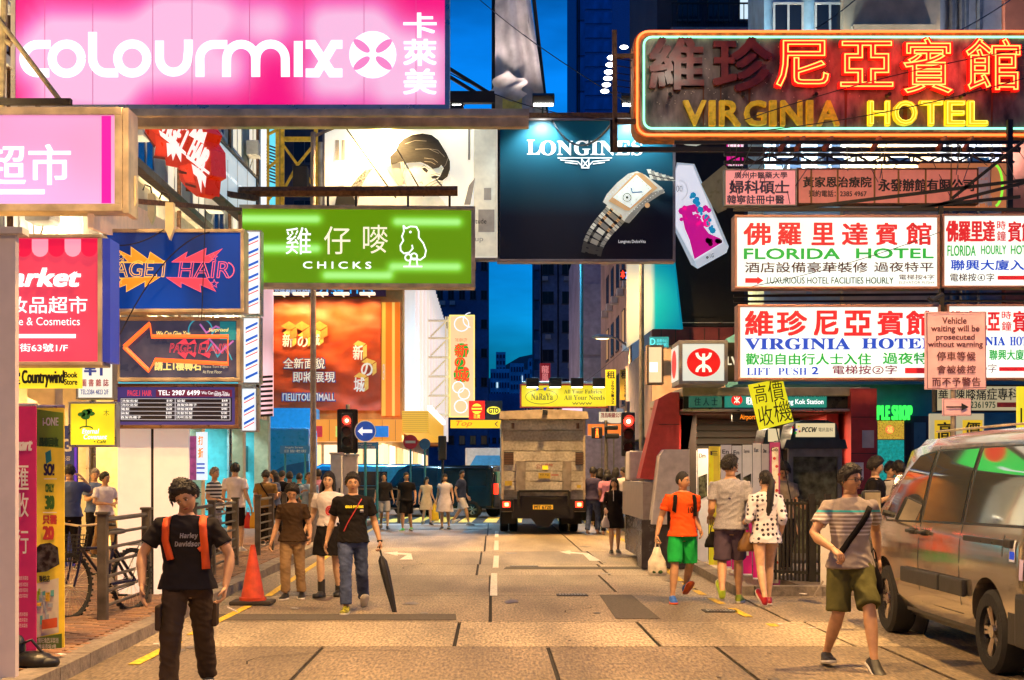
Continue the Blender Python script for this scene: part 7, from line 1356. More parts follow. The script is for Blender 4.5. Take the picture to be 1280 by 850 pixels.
s = Sign('banner', 'cyan and white hanging banner beside the yellow frame', 'banner', (326, 148, 347, 262), 35); s.panel(E('banner_cyan', (.15, .8, 1), .9), .05); s.polys([[(326, 148), (333, 148), (336, 262), (326, 262)]], E('banner_pale', (.9, .95, 1), 1)); s.polys([[(333, y), (345, y + 4), (345, y + 6), (333, y + 2)] for y in range(180, 225, 4)], nvy)
# overhead cables
for i, (a, da, c_, dc, sag, r) in enumerate((((600, 0), 40, (870, 175), 24, .2, .012), ((560, 90), 30, (800, 150), 30, .3, .012), ((690, 150), 31, (768, 150), 24, .5, .02), ((930, 150), 20, (1290, 60), 20, -.1, .008), ((935, 165), 20, (1290, 95), 20, .1, .008), ((1020, 35), 24, (1090, -20), 24, .05, .012), ((1150, 60), 24, (1290, -20), 26, .1, .012), ((130, 305), 16.5, (205, 287), 16.5, .08, .008), ((262, 290), 16.6, (150, 418), 16.8, -.25, .008), ((257, 262), 16.6, (252, 400), 16.6, 0, .006), ((940, 358), 15.6, (1175, 290), 15.6, .05, .004), ((660, 520), 70, (800, 420), 60, .3, .01))):
    p, q = P(*a, da), P(*c_, dc); pts = [p.lerp(q, k / 12) - Vector((0, 0, sag * 4 * (k / 12) * (1 - k / 12))) for k in range(13)]
    tag(MB().tube(pts, r, 5).build('cable', black, smooth=1), ['thin cable crossing the sky in front of the wrapped sign', 'slack cable from the roof bracket towards the neon sign', 'pale looped flex hanging on the watch billboard', 'thin wire slanting over the neon sign, upper', 'thin wire slanting over the neon sign, lower', 'cable above the neon sign before the beige wall', 'cable running to the top right corner', 'pale wire over the blue hair salon sign', 'black wire curving over the blue hair salon sign', 'straight thin wire hanging over the blue hair salon sign', 'very thin wire across the upper white hotel sign', 'far overhead wire above the yellow billboard'][i], 'cable')
lamp_ = None
# ================================================================== people
def skin_m(n, c): return mat(n, c, .5, var=.1, ns=18, bump=.05, bs=60)
SK = skin_m('skin_tan', (.50, .27, .14)); SKL = skin_m('skin_light', (.60, .36, .21)); eyew = mat('eye_white', (.6, .55, .5), .3, var=0); dkk = mat('dark_brown', (.015, .01, .008), .4, var=0); lipm = mat('lip', (.32, .09, .06), .5, var=0)
hairm = mat('black_hair', (.014, .010, .008), .6, var=.5, ns=40, bump=.5, bs=120, stretch=(1, 1, .2)); hairg = mat('grey_hair', (.25, .2, .16), .6, var=.4, ns=40)
def cloth(n, c, **k): return mat(n, c, .9, spec=.15, var=k.pop('var', .12), ns=k.pop('ns', 7), bump=k.pop('bump', .25), bs=k.pop('bs', 22), **k)
def ik(a, b, l1, l2, pole):
    a, b = Vector(a), Vector(b); d = b - a; L_ = min(d.length, (l1 + l2) * .9995); d.normalize(); b = a + d * L_
    x = (l1 * l1 - l2 * l2 + L_ * L_) / (2 * L_); h = sqrt(max(l1 * l1 - x * x, 1e-8)); p = Vector(pole); p = (p - d * p.dot(d)).normalized(); return a + d * x + p * h, b
def remesh(mb, vox, smooth=3, name='body'):
    me = mb.mesh(name, None); o = bpy.data.objects.new('r', me); TMP.collection.objects.link(o); m = o.modifiers.new('r', 'REMESH'); m.mode = 'VOXEL'; m.voxel_size = vox; m.use_smooth_shade = True
    m2_ = o.modifiers.new('s', 'SMOOTH'); m2_.factor = .6; m2_.iterations = smooth
    vl = TMP.view_layers[0]; vl.update(); out = bpy.data.meshes.new_from_object(o.evaluated_get(vl.depsgraph), depsgraph=vl.depsgraph); bpy.data.objects.remove(o); bpy.data.meshes.remove(me); out.name = name; return out
def wrinkle(me, amp, fz=1.0, seed=0):
    n = len(me.vertices); co = [0.0] * (3 * n); no = [0.0] * (3 * n); me.vertices.foreach_get('co', co); me.vertex_normals.foreach_get('vector', no)
    for i in range(0, 3 * n, 3):
        x, y, z = co[i:i + 3]; n1 = noise.noise(Vector((x * 9 + seed, y * 9, z * 15 * fz + x * 6))); n2 = noise.noise(Vector((x * 3 - seed, y * 3, z * 4))); f = amp * (abs(n1) * -1.6 + .5 + n2 * .8)
        co[i] += no[i] * f; co[i + 1] += no[i + 1] * f; co[i + 2] += no[i + 2] * f
    me.vertices.foreach_set('co', co); me.update()
def headp(d, fem, fat=1.0):
    """surface of the head for a unit direction; face towards -Y"""
    x, y, z = d; p = Vector((x * .074 * fat, y * .093, z * .118)); t = max(0, -z)
    if z < 0: p.x *= 1 - (.30 if not fem else .38) * t ** 1.6; p.y *= 1 - .12 * t
    if y < 0: p.y *= .93
    else: p.y *= 1.06 - .25 * t; 
    if y > 0 and z < -.3: p.y *= 1 - .35 * min(1, (-z - .3) / .6)
    if y < -.2:
        def g(cx, cz, sx_, sz): return math.exp(-((p.x - cx) / sx_) ** 2 - ((p.z - cz) / sz) ** 2)
        p.y += .011 * (g(-.031, .004, .017, .013) + g(.031, .004, .017, .013)); p.y -= .006 * g(0, .022, .045, .009)
        p.y -= .015 * g(0, -.014, .009, .022) + .010 * g(0, -.030, .014, .010); p.y -= .006 * g(0, -.062, .022, .010) + .007 * g(0, -.098, .02, .014); p.y += .004 * g(0, -.078, .02, .006); p.y -= .005 * (g(-.042, -.026, .02, .02) + g(.042, -.026, .02, .02))
    return p
def head_grid(fem, n=40, m=30, fat=1.0):
    vs = [headp((0, 0, 1), fem, fat)]; fs = []
    for i in range(1, m):
        th = pi * i / m
        for k in range(n): ph = 2 * pi * k / n + pi; vs.append(headp((sin(th) * sin(ph), -sin(th) * cos(ph) * -1 if 0 else sin(th) * cos(ph), cos(th)), fem, fat))
    vs.append(headp((0, 0, -1), fem, fat)); e = len(vs) - 1
    for k in range(n): fs.append((0, 1 + k, 1 + (k + 1) % n)); fs.append((e, e - n + (k + 1) % n, e - n + k))
    for i in range(m - 2):
        for k in range(n): a = 1 + i * n + k; b_ = 1 + i * n + (k + 1) % n; fs.append((a, a + n, b_ + n, b_))
    return vs, fs
def hand(mb, w, dirv, side, palm_n, curl=.5, s=1.0):
    """palm and five fingers rooted in it. w wrist, dirv along the hand, palm_n palm normal"""
    D_ = Vector(dirv).normalized(); N_ = Vector(palm_n); N_ = (N_ - D_ * N_.dot(D_)).normalized(); A_ = D_.cross(N_) * side
    M_ = Matrix((A_, D_, N_)).transposed(); w = Vector(w)
    def q(a, b_, c_): return w + (A_ * a + D_ * b_ + N_ * c_) * s
    rings = [[q(cos(2 * pi * k / 10) * wd, b_, sin(2 * pi * k / 10) * th) for k in range(10)] for b_, wd, th in ((-.03, .024, .02), (0, .027, .019), (.03, .036, .017), (.065, .041, .015), (.09, .039, .012))]
    mb.loft(rings)
    for a, L_, r in ((-.029, .062, .0085), (-.010, .075, .0092), (.010, .070, .009), (.029, .055, .0078)):
        p = q(a, .085, 0); pts = [q(a, .065, 0), p]; ang = curl * .7; pos = Vector((0, .085, 0))
        for j, f in enumerate((.45, .32, .23)):
            pos = pos + Vector((0, cos(ang) * L_ * f * 1.3, sin(ang) * L_ * f * 1.3)); pts.append(q(a * 1.05, pos.y, pos.z)); ang += curl * .75
        mb.tube(pts, [r * 1.05, r * 1.1, r, r * .95, r * .75], 6)
    mb.tube([q(-.025, .015, .004), q(-.047, .045, .012 + .01 * curl), q(-.050, .072, .02 + .02 * curl), q(-.043, .092, .028 + .03 * curl)], [.013, .012, .010, .0075], 6)
def person(label, px, fy, hy, yaw=0, sex='m', skin=SK, hair='short', hm=hairm, top=('tee', None), bot=('pants', None), shoe=None, feet=None, hands=None, head=(0, 0, 0), lean=0, fat=1.0, lod=0, curl=.5, extra=None, H=None, sit=0, group=None, pole=(.0, 1, 0), bare=False, name='person', tw=0):
    d = DG(fy); s = H / 1.72 if H else (fy - hy) / F * d / 1.72
    gz = .0 if -3.7 < XP(px, d) < 3.5 or d > 46 else .11
    root = thing(name, label, 'person', (XP(px, d), d, gz), radians(yaw), group)
    s *= (1 if gz == 0 else (fy - hy - gz * F / d) / (fy - hy) if not H else 1)
    vox = [.0095, .015, .022][lod]; fem = sex == 'f'
    rp = random.Random(px * 7 + 1)
    if not feet: q_ = rp.choice((0, .1, .2)) * rp.choice((-1, 1)); feet = [(-.1, q_, 0, 0), (.1, -q_, 0, 0)]
    if not hands: hands = [rp.choice(((-.06, -.04, -.50), (-.04, -.20, -.36), (-.10, .08, -.48), (-.02, -.24, -.18))), rp.choice(((.06, -.04, -.50), (.04, -.20, -.38), (.10, .06, -.48)))]
    if lod and head == (0, 0, 0): head = (rp.uniform(-35, 35), rp.uniform(-4, 14), rp.uniform(-5, 5))
    if lod and fat == 1.0: fat = rp.uniform(.92, 1.14)
    ank = [Vector((f[0], f[1] + .02, .085 + f[2])) for f in feet]; LEG = .84
    hz = min(sqrt(max(LEG ** 2 - (a.y - lean * .0) ** 2, .2)) + a.z for a in ank) - .005; hz = min(hz, .925) - sit
    hipc = Vector((0, 0, hz)); dz = hz - .92
    def sp(z, yo=0): t = (z - .92) / .55; return Vector((tw * t * .0, -lean * max(0, t) ** 1.1 * .5 + yo, z + dz))
    shw = .162 if fem else .182; shw *= (1 + (fat - 1) * .6)
    tf = fat
    prof = [(.80, .07, .07), (.85, .13, .10), (.92, .168 if fem else .16, .118), (1.0, .150 if fem else .15, .108), (1.10, .122 if fem else .142, .095), (1.2, .132 if fem else .155, .105), (1.30, .15 if fem else .172, .118), (1.37, .152 if fem else .176, .108), (1.415, .13 if fem else .15, .085), (1.445, .075, .062), (1.48, .052, .055), (1.56, .05, .055)]
    def torso(mb, lo, hi, add, hem=None, prof=prof, n=24, mul=1.0):
        rings = []
        for z, rx_, ry_ in prof:
            if z < lo - 1e-3 or z > hi + 1e-3: continue
            f_ = tf if z < 1.4 else 1
            a = add * (1 if z < 1.35 else .6); c_ = sp(z); rings.append([c_ + Vector((cos(2 * pi * k / n) * (rx_ * f_ + a), sin(2 * pi * k / n) * (ry_ * f_ + a) * (1.0), 0)) for k in range(n)])
        return mb.loft(rings)
    sh = [sp(1.375) + Vector((-shw, .01, 0)), sp(1.375) + Vector((shw, .01, 0))]
    hands = hands or [(-.06, -.04, -.50), (.06, -.04, -.50)]; el = []; wr = []
    for i in (0, 1):
        ph = hands[i][3] if len(hands[i]) > 3 else (pole if pole else (0, 1, 0)); ph = (ph[0] * (1 if i else -1), ph[1], ph[2]); e_, w_ = ik(sh[i], sh[i] + Vector(hands[i][:3]), .285, .25, ph); el.append(e_); wr.append(w_)
    hip = [hipc + Vector((-.088, 0, 0)), hipc + Vector((.088, 0, 0))]; kn = []
    for i in (0, 1): k_, a_ = ik(hip[i], ank[i], .425, .415, (0, -1, 0)); kn.append(k_); ank[i] = a_
    mb = MB(); torso(mb, .8, 1.56, -.004)
    for i in (0, 1):
        sd = -1 if i == 0 else 1; mb.tube([sh[i] - Vector((sd * .05, 0, -.005)), sh[i], sh[i].lerp(el[i], .35), el[i].lerp(sh[i], .05), el[i].lerp(wr[i], .25), el[i].lerp(wr[i], .7), wr[i]], [.046, .051, .049, .040, .043, .032, .026], 12)
        f1 = 1 + (tf - 1) * .7; mb.tube([hip[i] + Vector((0, 0, .05)), hip[i], hip[i].lerp(kn[i], .35), hip[i].lerp(kn[i], .8), kn[i], kn[i].lerp(ank[i], .28), kn[i].lerp(ank[i], .55), kn[i].lerp(ank[i], .85), ank[i], ank[i] - Vector((0, 0, .03))], [x * f1 for x in (.085, .088, .08, .06, .053, .056, .048, .034, .033, .035)], 14)
        pr = Matrix.Rotation(radians(-feet[i][3]), 3, 'X'); out = Matrix.Rotation(radians(-sd * -8), 3, 'Z')
        F_ = lambda x, y, z: ank[i] + out @ (pr @ Vector((x, y, z)))
        rg = []
        for y, w_, h_, zc in ((.055, .022, .02, -.045), (.035, .032, .035, -.042), (0, .034, .05, -.025), (-.06, .038, .032, -.045), (-.12, .043, .022, -.058), (-.165, .036, .016, -.063), (-.185, .015, .008, -.066)): rg.append([F_(cos(2 * pi * k / 12) * w_, y, zc + sin(2 * pi * k / 12) * h_) for k in range(12)])
        mb.loft(rg)
    bme = remesh(mb, vox, 3, 'body'); out = MB(); out.add([v.co for v in bme.vertices], [tuple(p.vertices) for p in bme.polygons]); bpy.data.meshes.remove(bme)
    # head
    hy_, hp, hr = head; hc = sp(1.56) + Vector((0, -.010 - sin(radians(hp)) * .03, .030)); RM = Matrix.Rotation(radians(hy_), 3, 'Z') @ Matrix.Rotation(radians(hr), 3, 'Y') @ Matrix.Rotation(radians(hp), 3, 'X')
    Hh = lambda v: hc + RM @ Vector(v)
    gvs, gfs = head_grid(fem, *((44, 34), (28, 20), (18, 14))[lod]); out.add([Hh(v) for v in gvs], gfs)
    out.tube([sp(1.47), sp(1.53), hc + RM @ Vector((0, .015, -.055))], [.056 if not fem else .048, .05 if not fem else .044, .048], 14)
    for sg in (-1, 1):
        rgs = [[Hh((sg * (.071 + x), .008 + cos(2 * pi * k / 10) * a, -.008 + sin(2 * pi * k / 10) * b_)) for k in range(10)] for x, a, b_ in ((-.006, .012, .022), (.004, .017, .030), (.010, .015, .027), (.011, .007, .016))]; out.loft(rgs)
    if lod < 2:
        for sg in (-1, 1):
            out.mi = 1; out.ell(Hh((sg * .031, -.0775, .003)), (.0135, .007, .0058), RM, 10, 6); out.mi = 2; out.ell(Hh((sg * .031, -.0835, .003)), (.0058, .0025, .0056), RM, 8, 5); out.ell(Hh((sg * .031, -.081, .0095)), (.0155, .005, .0018), RM, 8, 4)
            out.ell(Hh((sg * .032, -.0862, .0245)), (.019, .005, .0032), RM @ Matrix.Rotation(sg * .12, 3, 'Y'), 8, 5)
        out.mi = 3; out.ell(Hh((0, -.0905, -.0585)), (.022, .006, .0042), RM, 12, 5); out.ell(Hh((0, -.0895, -.0655)), (.018, .006, .0048), RM, 12, 5); out.mi = 2; out.ell(Hh((0, -.0955, -.062)), (.020, .002, .0011), RM, 10, 4)
        for sg in (-1, 1): out.ell(Hh((sg * .007, -.108, -.0395)), (.0032, .002, .0022), RM, 6, 4)
        out.mi = 0
    else:
        out.mi = 2
        for sg in (-1, 1): out.ell(Hh((sg * .031, -.080, .006)), (.014, .005, .006), RM, 8, 5)
        out.mi = 3; out.ell(Hh((0, -.0905, -.061)), (.02, .006, .006), RM, 8, 5); out.mi = 0
    for i in (0, 1):
        dv = (wr[i] - el[i]).normalized(); dv = (dv + Vector((0, 0, -.15))).normalized(); hand(out, wr[i], dv, (-1 if i == 0 else 1), (-1 if i else 1, -.25, 0) if abs(dv.z) > .6 else (0, .3, -1), curl if isinstance(curl, (int, float)) else curl[i])
    M_ = Matrix.Scale(s, 4)
    bo = out.build('body', [skin, eyew, dkk, lipm], root, smooth=2); bo.data.transform(M_)
    def part(nm, me, m, parent=root):
        me.materials.clear()
        for mm in (m if isinstance(m, (list, tuple)) else [m]): me.materials.append(mm)
        me.transform(M_); [setattr(p, 'use_smooth', True) for p in me.polygons]; return inst(nm, me, parent)
    # hair: a shell over the skull that dives under the skin at the hairline
    cap = MB(); vs, fs = head_grid(fem, *((48, 34), (32, 22), (20, 14))[lod]); nv = []
    style = {'buzz': (.003, .066, .0), 'short': (.016, .064, .005), 'bushy': (.030, .068, .011), 'long': (.012, .058, .003), 'bob': (.016, .050, .005), 'pony': (.007, .064, .002), 'fringe': (.016, .034, .005), 'bald': (.002, .09, 0)}[hair]
    th, line, ns_ = style
    for v in vs:
        d_ = v.normalized(); front = max(0, -d_.y); zt = line - (1 - front) * .0; low = -.045 if hair in ('short', 'buzz', 'bushy', 'pony', 'fringe', 'bald') else -.10
        edge = line * min(1, front * 1.25) + low * (1 - min(1, front * 1.25)); edge += .016 * noise.noise(Vector((d_.x * 9, d_.y * 9, 2.3)))
        if abs(d_.x) > .8 and v.z < .0 and hair in ('short', 'buzz', 'bushy', 'fringe') and d_.y < .35: edge = max(edge, -.012)
        a = (v.z - edge) / (.03 if front > .3 else .018); a = max(-1, min(1, a)); a = a * (2 - a) if a > 0 else a; n_ = noise.noise(d_ * 14 + Vector((px, 0, 0))) * ns_ * 1.6 + noise.noise(d_ * 30) * ns_
        k_ = (th + n_ + .006 * max(0, d_.z)) * a if a > 0 else -.012 * -a; nv.append(v + Vector((d_.x, d_.y, d_.z * 1.1)) * k_)
    cap.add(nv, fs)
    if lod < 2 and hair not in ('buzz', 'bald'):
        rr5 = random.Random(px)
        for _ in range(330 if lod == 0 else 110):
            ph, ct = rr5.uniform(0, 2 * pi), rr5.uniform(-.1, 1); st_ = sqrt(1 - ct * ct); d_ = Vector((st_ * cos(ph), st_ * sin(ph), ct)); zl = (line + .012 if d_.y < -.25 else -.02)
            if d_.z * .118 < zl: continue
            p0 = headp(d_, fem, fat) + d_ * (th * .8); tg = Vector((d_.x * .5 + rr5.uniform(-.5, .5), -.35 + rr5.uniform(-.5, .3) if d_.y < 0 else .5, -.75)); tg = (tg - d_ * tg.dot(d_)).normalized(); ln = rr5.uniform(.02, .038)
            cap.tube([p0 - tg * ln * .4, p0 + d_ * .005 + tg * ln * .2, p0 + tg * ln * .8 + d_ * (.011 if hair in ('short', 'bushy') else -.002)], [.004, .0065, .0012], 5)
    me = cap.mesh('hair', None, fix=False)
    me.transform(Matrix.Translation(hc) @ RM.to_4x4()); ho = part('hair', me, hm)
    if hair in ('long', 'bob', 'pony'):
        b_ = MB()
        if hair == 'pony': b_.tube([Hh((0, .085, .03)), Hh((.0, .13, .0)), Hh((.02, .13, -.12)), Hh((.03, .115, -.26)), Hh((.04, .10, -.40)), Hh((.05, .09, -.47))], [.03, .035, .045, .05, .04, .012], 12)
        else:
            L_ = .32 if hair == 'long' else .13
            for a in range(-150, 151, 12):
                if abs(a) > 108 and 1: continue
                ar = radians(a); x_, y_ = sin(ar) * .078, cos(ar) * .09 + .01; jj = R.uniform(-.012, .012); b_.tube([Hh((x_ * .95, y_ * .95, .02)), Hh((x_ * 1.12, y_ * 1.08, -.05)), Hh((x_ * 1.18 + jj, y_ * 1.05, -.05 - L_ * .5)), Hh((x_ * 1.1 + jj, y_ * .95, -.05 - L_))], [.018, .022, .02, .005], 6)
        part('hair_length', b_.mesh('hair_length', None), hm, ho)
    # clothes
    tt, tm = top; seed = px % 17
    def sleeve(mb, i, t, r0=.066, r1=.069):
        pts = [sh[i] - Vector(((-1 if i == 0 else 1) * .06, 0, -.01)), sh[i]]; rr_ = [r0 * .72, r0 * .95]
        if t <= 1: pts += [sh[i].lerp(el[i], t * .5), sh[i].lerp(el[i], t)]; rr_ += [r0 * .97, r1]
        else: pts += [sh[i].lerp(el[i], .5), el[i], el[i].lerp(wr[i], (t - 1))]; rr_ += [r0 * .9, .054, .043]
        mb.tube(pts, rr_, 14)
    shirt = None
    if tt:
        b_ = MB(); hem = {'tee': .87, 'long': .87, 'dress': .55, 'blouse': .80, 'crop': .98}[tt]; pr2 = [(z, a, c_) for z, a, c_ in prof if z >= .92]
        bl0 = (.168 if fem else .166); ex = [(hem, bl0 + .024, .142), (.91, bl0 + .014, .128)] if hem < .92 else [(hem, .16, .112)]
        if tt == 'dress': ex = [(.55, .235, .17), (.75, .205, .15), (.86, .185, .135)]
        if tt == 'blouse': ex = [(.80, .19, .15), (.87, .184, .14)]
        pr2 = [p for p in pr2 if p[0] > ex[-1][0] + .01 and p[0] <= 1.46]
        pr2 = [(z, max(a, .142) if tt in ('tee', 'blouse', 'long') and z < 1.3 and not fem else a, max(c_, .102) if z < 1.3 else c_) for z, a, c_ in pr2]
        torso(b_, 0, 1.5, .017, prof=ex + pr2)
        sl = {'tee': .62, 'long': 1.85, 'dress': .3, 'blouse': 1.3, 'crop': .55}[tt]
        if not (bare): [sleeve(b_, i, sl) for i in (0, 1)]
        me = remesh(b_, vox, 2, 'shirt'); wrinkle(me, .011 if lod < 2 else .006, seed=seed); shirt = me
        so_ = part({'tee': 't_shirt', 'long': 'long_shirt', 'dress': 'dress', 'blouse': 'blouse', 'crop': 'top'}[tt], me, tm)
    bt, bm_ = bot
    if bt and bt != 'none':
        b_ = MB(); f1 = 1 + (tf - 1) * .6
        pp = [(.81, .10, .09), (.86, .150, .108), (.92, .165, .112), (.97, .152, .104)] + ([(1.02, .146, .1)] if tt == 'crop' else [])
        torso(b_, 0, 2, .006, prof=pp)
        for i in (0, 1):
            h0 = hip[i]
            if bt == 'pants': pts = [h0 + Vector((0, 0, .04)), h0, h0.lerp(kn[i], .5), kn[i], kn[i].lerp(ank[i], .5), kn[i].lerp(ank[i], .93)]; rr_ = [.080, .094, .088, .073, .068, .068]
            elif bt == 'shorts': pts = [h0 + Vector((0, 0, .04)), h0, h0.lerp(kn[i], .5), h0.lerp(kn[i], .95)]; rr_ = [.080, .096, .100, .098]
            elif bt == 'hotpants': pts = [h0 + Vector((0, 0, .03)), h0, h0.lerp(kn[i], .26)]; rr_ = [.08, .092, .094]
            else: continue
            b_.tube(pts, [x * f1 for x in rr_], 16)
        if bt == 'skirt': b_ = MB(); torso(b_, 0, 2, .01, prof=[(.58, .22, .17), (.72, .205, .155), (.86, .185, .135), (.95, .165, .12), (1.03, .15, .11)])
        me = remesh(b_, vox, 2, 'trousers'); wrinkle(me, .0105 if lod < 2 else .005, 1.2 if bt == 'pants' else .5, seed + 3); part({'pants': 'trousers', 'shorts': 'shorts', 'hotpants': 'shorts', 'skirt': 'skirt'}[bt], me, bm_)
    if shoe is not None:
        sm, kind = shoe if isinstance(shoe, tuple) else (shoe, 'shoe')
        for i in (0, 1):
            sd = -1 if i == 0 else 1; pr = Matrix.Rotation(radians(-feet[i][3]), 3, 'X'); ot = Matrix.Rotation(radians(sd * 8), 3, 'Z'); F_ = lambda x, y, z: ank[i] + ot @ (pr @ Vector((x, y, z))); b_ = MB()
            up = [(.072, .02, .02, -.05), (.055, .036, .036, -.045), (.02, .043, .052, -.025), (-.03, .045, .05, -.032), (-.08, .05, .034, -.048), (-.14, .053, .026, -.056), (-.185, .042, .021, -.060), (-.208, .015, .010, -.066)]
            b_.loft([[F_(cos(2 * pi * k / 14) * w_, y, zc + sin(2 * pi * k / 14) * h_) for k in range(14)] for y, w_, h_, zc in up])
            if kind == 'boot': b_.tube([ank[i] + Vector((0, 0, .16)), ank[i], ank[i] - Vector((0, 0, .04))], [.052, .05, .048], 14)
            me = b_.mesh('shoe', None, smooth=1); o_ = part('shoe', me, sm)
            c_ = MB(); hh = .014 if kind != 'boot' else .035; ol = [(.075, .02), (.06, .038), (0, .042), (-.08, .052), (-.14, .056), (-.19, .045), (-.215, .018)]; poly = [(w_, y) for y, w_ in ol] + [(-w_, y) for y, w_ in ol[::-1]]; n_ = len(poly)
            v3 = [F_(x, y, -.083) for x, y in poly] + [F_(x, y, -.083 + hh * 1.6) for x, y in poly]; c_.add(v3, [tuple(range(n_)), tuple(range(2 * n_ - 1, n_ - 1, -1))] + [(k, k + n_, (k + 1) % n_ + n_, (k + 1) % n_) for k in range(n_)])
            part('sole', c_.mesh('sole', None), (extra or {}).get('sole', offw if kind != 'boot' else black), o_)
    info = dict(root=root, s=s, sh=[v * s for v in sh], el=[v * s for v in el], wr=[v * s for v in wr], hc=hc * s, Hh=lambda v: Hh(v) * s, RM=RM, sp=lambda z: sp(z) * s, kn=[v * s for v in kn], ank=[v * s for v in ank], hip=[v * s for v in hip])
    if shirt is not None: info['bvh'] = BVHTree.FromPolygons([v.co.copy() for v in shirt.vertices], [tuple(p.vertices) for p in shirt.polygons]); info['shirt'] = so_
    return info
def surf(P_, u, v, back=False, off=.004):
    sg = -1 if back else 1; h = P_['bvh'].ray_cast(Vector((u, -2 * sg, v)), Vector((0, sg, 0)))
    if h[0] is None: return None
    return h[0] + Vector((0, -sg * off, 0))
def wear_text(P_, t, u0, u1, v0, v1, m, off=.02, shear=0, back=False):
    vs, fs, a0, a1, b0, b1 = text_mesh(t, off, shear, 0, 3, 1.0); out = []
    for v in vs:
        p = surf(P_, (u0 + (v.x - a0) / (a1 - a0) * (u1 - u0)) * (-1 if back else 1), v0 + (v.y - b0) / (b1 - b0) * (v1 - v0), back, .006)
        out.append(p or Vector((0, 0, v0)))
    b = MB(); b.add(out, fs); b.build('print', m, P_['shirt'], fix=False)
def strap(P_, pts, w, m, th=.01, name='strap', back=False, n=14):
    vs = []; fs = []
    for i in range(n + 1):
        t = i / n * (len(pts) - 1); j = min(int(t), len(pts) - 2); f = t - j; u = pts[j][0] * (1 - f) + pts[j + 1][0] * f; v = pts[j][1] * (1 - f) + pts[j + 1][1] * f; dx = pts[j + 1][0] - pts[j][0]; dz = pts[j + 1][1] - pts[j][1]; L_ = sqrt(dx * dx + dz * dz); nx, nz_ = -dz / L_ * w / 2, dx / L_ * w / 2
        a = surf(P_, u + nx, v + nz_, back, .006 + th); c_ = surf(P_, u - nx, v - nz_, back, .006 + th)
        if a is None and c_ is None: continue
        a = a or c_.copy(); c_ = c_ or a.copy(); y_ = min(a.y, c_.y) if not back else max(a.y, c_.y); a.y = (a.y + y_) / 2; c_.y = (c_.y + y_) / 2; vs += [a, c_]
    for i in range(len(vs) // 2 - 1): fs.append((2 * i, 2 * i + 1, 2 * i + 3, 2 * i + 2))
    b = MB(); b.add(vs, fs); o = b.build(name, m, P_['root'], smooth=2, fix=False); sm = o.modifiers.new('s', 'SOLIDIFY'); sm.thickness = th; sm.offset = 0; return o
def bagm(P_, name, label, cat, loc, size, m, handle=True, rz=0):
    """carried thing: top-level, hangs from the hand"""
    w = P_['root'].matrix_world if 0 else Matrix.Translation(P_['root'].location) @ Matrix.Rotation(P_['root'].rotation_euler.z, 4, 'Z'); p = w @ Vector(loc); t = thing(name, label, cat, p, P_['root'].rotation_euler.z + rz); sx_, sy_, sz = size; b = MB()
    rings = []
    for z, a, c_ in ((0, .3, .3), (-.25, .55, .6), (-.5, .9, .9), (-.85, 1, 1), (-1, .9, .85)): rings.append([Vector((cos(2 * pi * k / 14) * sx_ / 2 * a * (1 + .12 * sin(k * 2.3 + z * 4)), sin(2 * pi * k / 14) * sy_ / 2 * c_ * (1 + .15 * cos(k * 3.1)), -.07 + z * sz)) for k in range(14)])
    b.loft(rings).build('bag_body', m, t, smooth=2)
    if handle: MB().tube([(-.03, 0, -.1), (-.02, 0, -.02), (0, 0, .02), (.02, 0, -.02), (.03, 0, -.1)], .007, 6).build('handle', m, t)
    return t
blk = cloth('cloth_black', (.012, .010, .010)); blk2 = cloth('cloth_charcoal', (.018, .015, .016)); brownp = cloth('cloth_brown_grey', (.055, .036, .022)); brt = cloth('cloth_dark_brown', (.05, .028, .014)); khak = cloth('cloth_khaki', (.27, .17, .085)); wht_c = cloth('cloth_white', (.75, .68, .66)); jean = cloth('denim', (.06, .08, .16), ns=12, var=.3); orgc = cloth('cloth_orange', (.85, .10, .015)); grn = cloth('cloth_green', (.015, .40, .07)); gry = cloth('cloth_grey', (.32, .31, .34), ns=60, var=.15); prp = cloth('cloth_purple_grey', (.085, .06, .09)); oliv = cloth('cloth_olive', (.10, .095, .03)); navyc = cloth('cloth_navy', (.03, .04, .09)); blsh = cloth('cloth_blue_grey', (.1, .13, .22)); ltbl = cloth('cloth_light_blue', (.35, .5, .65)); olt = cloth('cloth_olive_brown', (.22, .13, .04)); tealc = cloth('cloth_teal', (.02, .22, .26)); pnk = cloth('cloth_pink', (.6, .25, .35)); shb = mat('shoe_black', (.02, .018, .016), .5); shy = mat('shoe_yellow_black', (.3, .28, .02), .5, var=.9, ns=30); shbl = mat('shoe_blue', (.02, .12, .5), .5); shg = mat('sandal_lime', (.3, .42, .02), .5); shr = mat('shoe_red', (.35, .01, .02), .35); shw = mat('shoe_white', (.6, .58, .55), .6); orb = mat('strap_orange', (.75, .09, .01), .6, bump=.3)
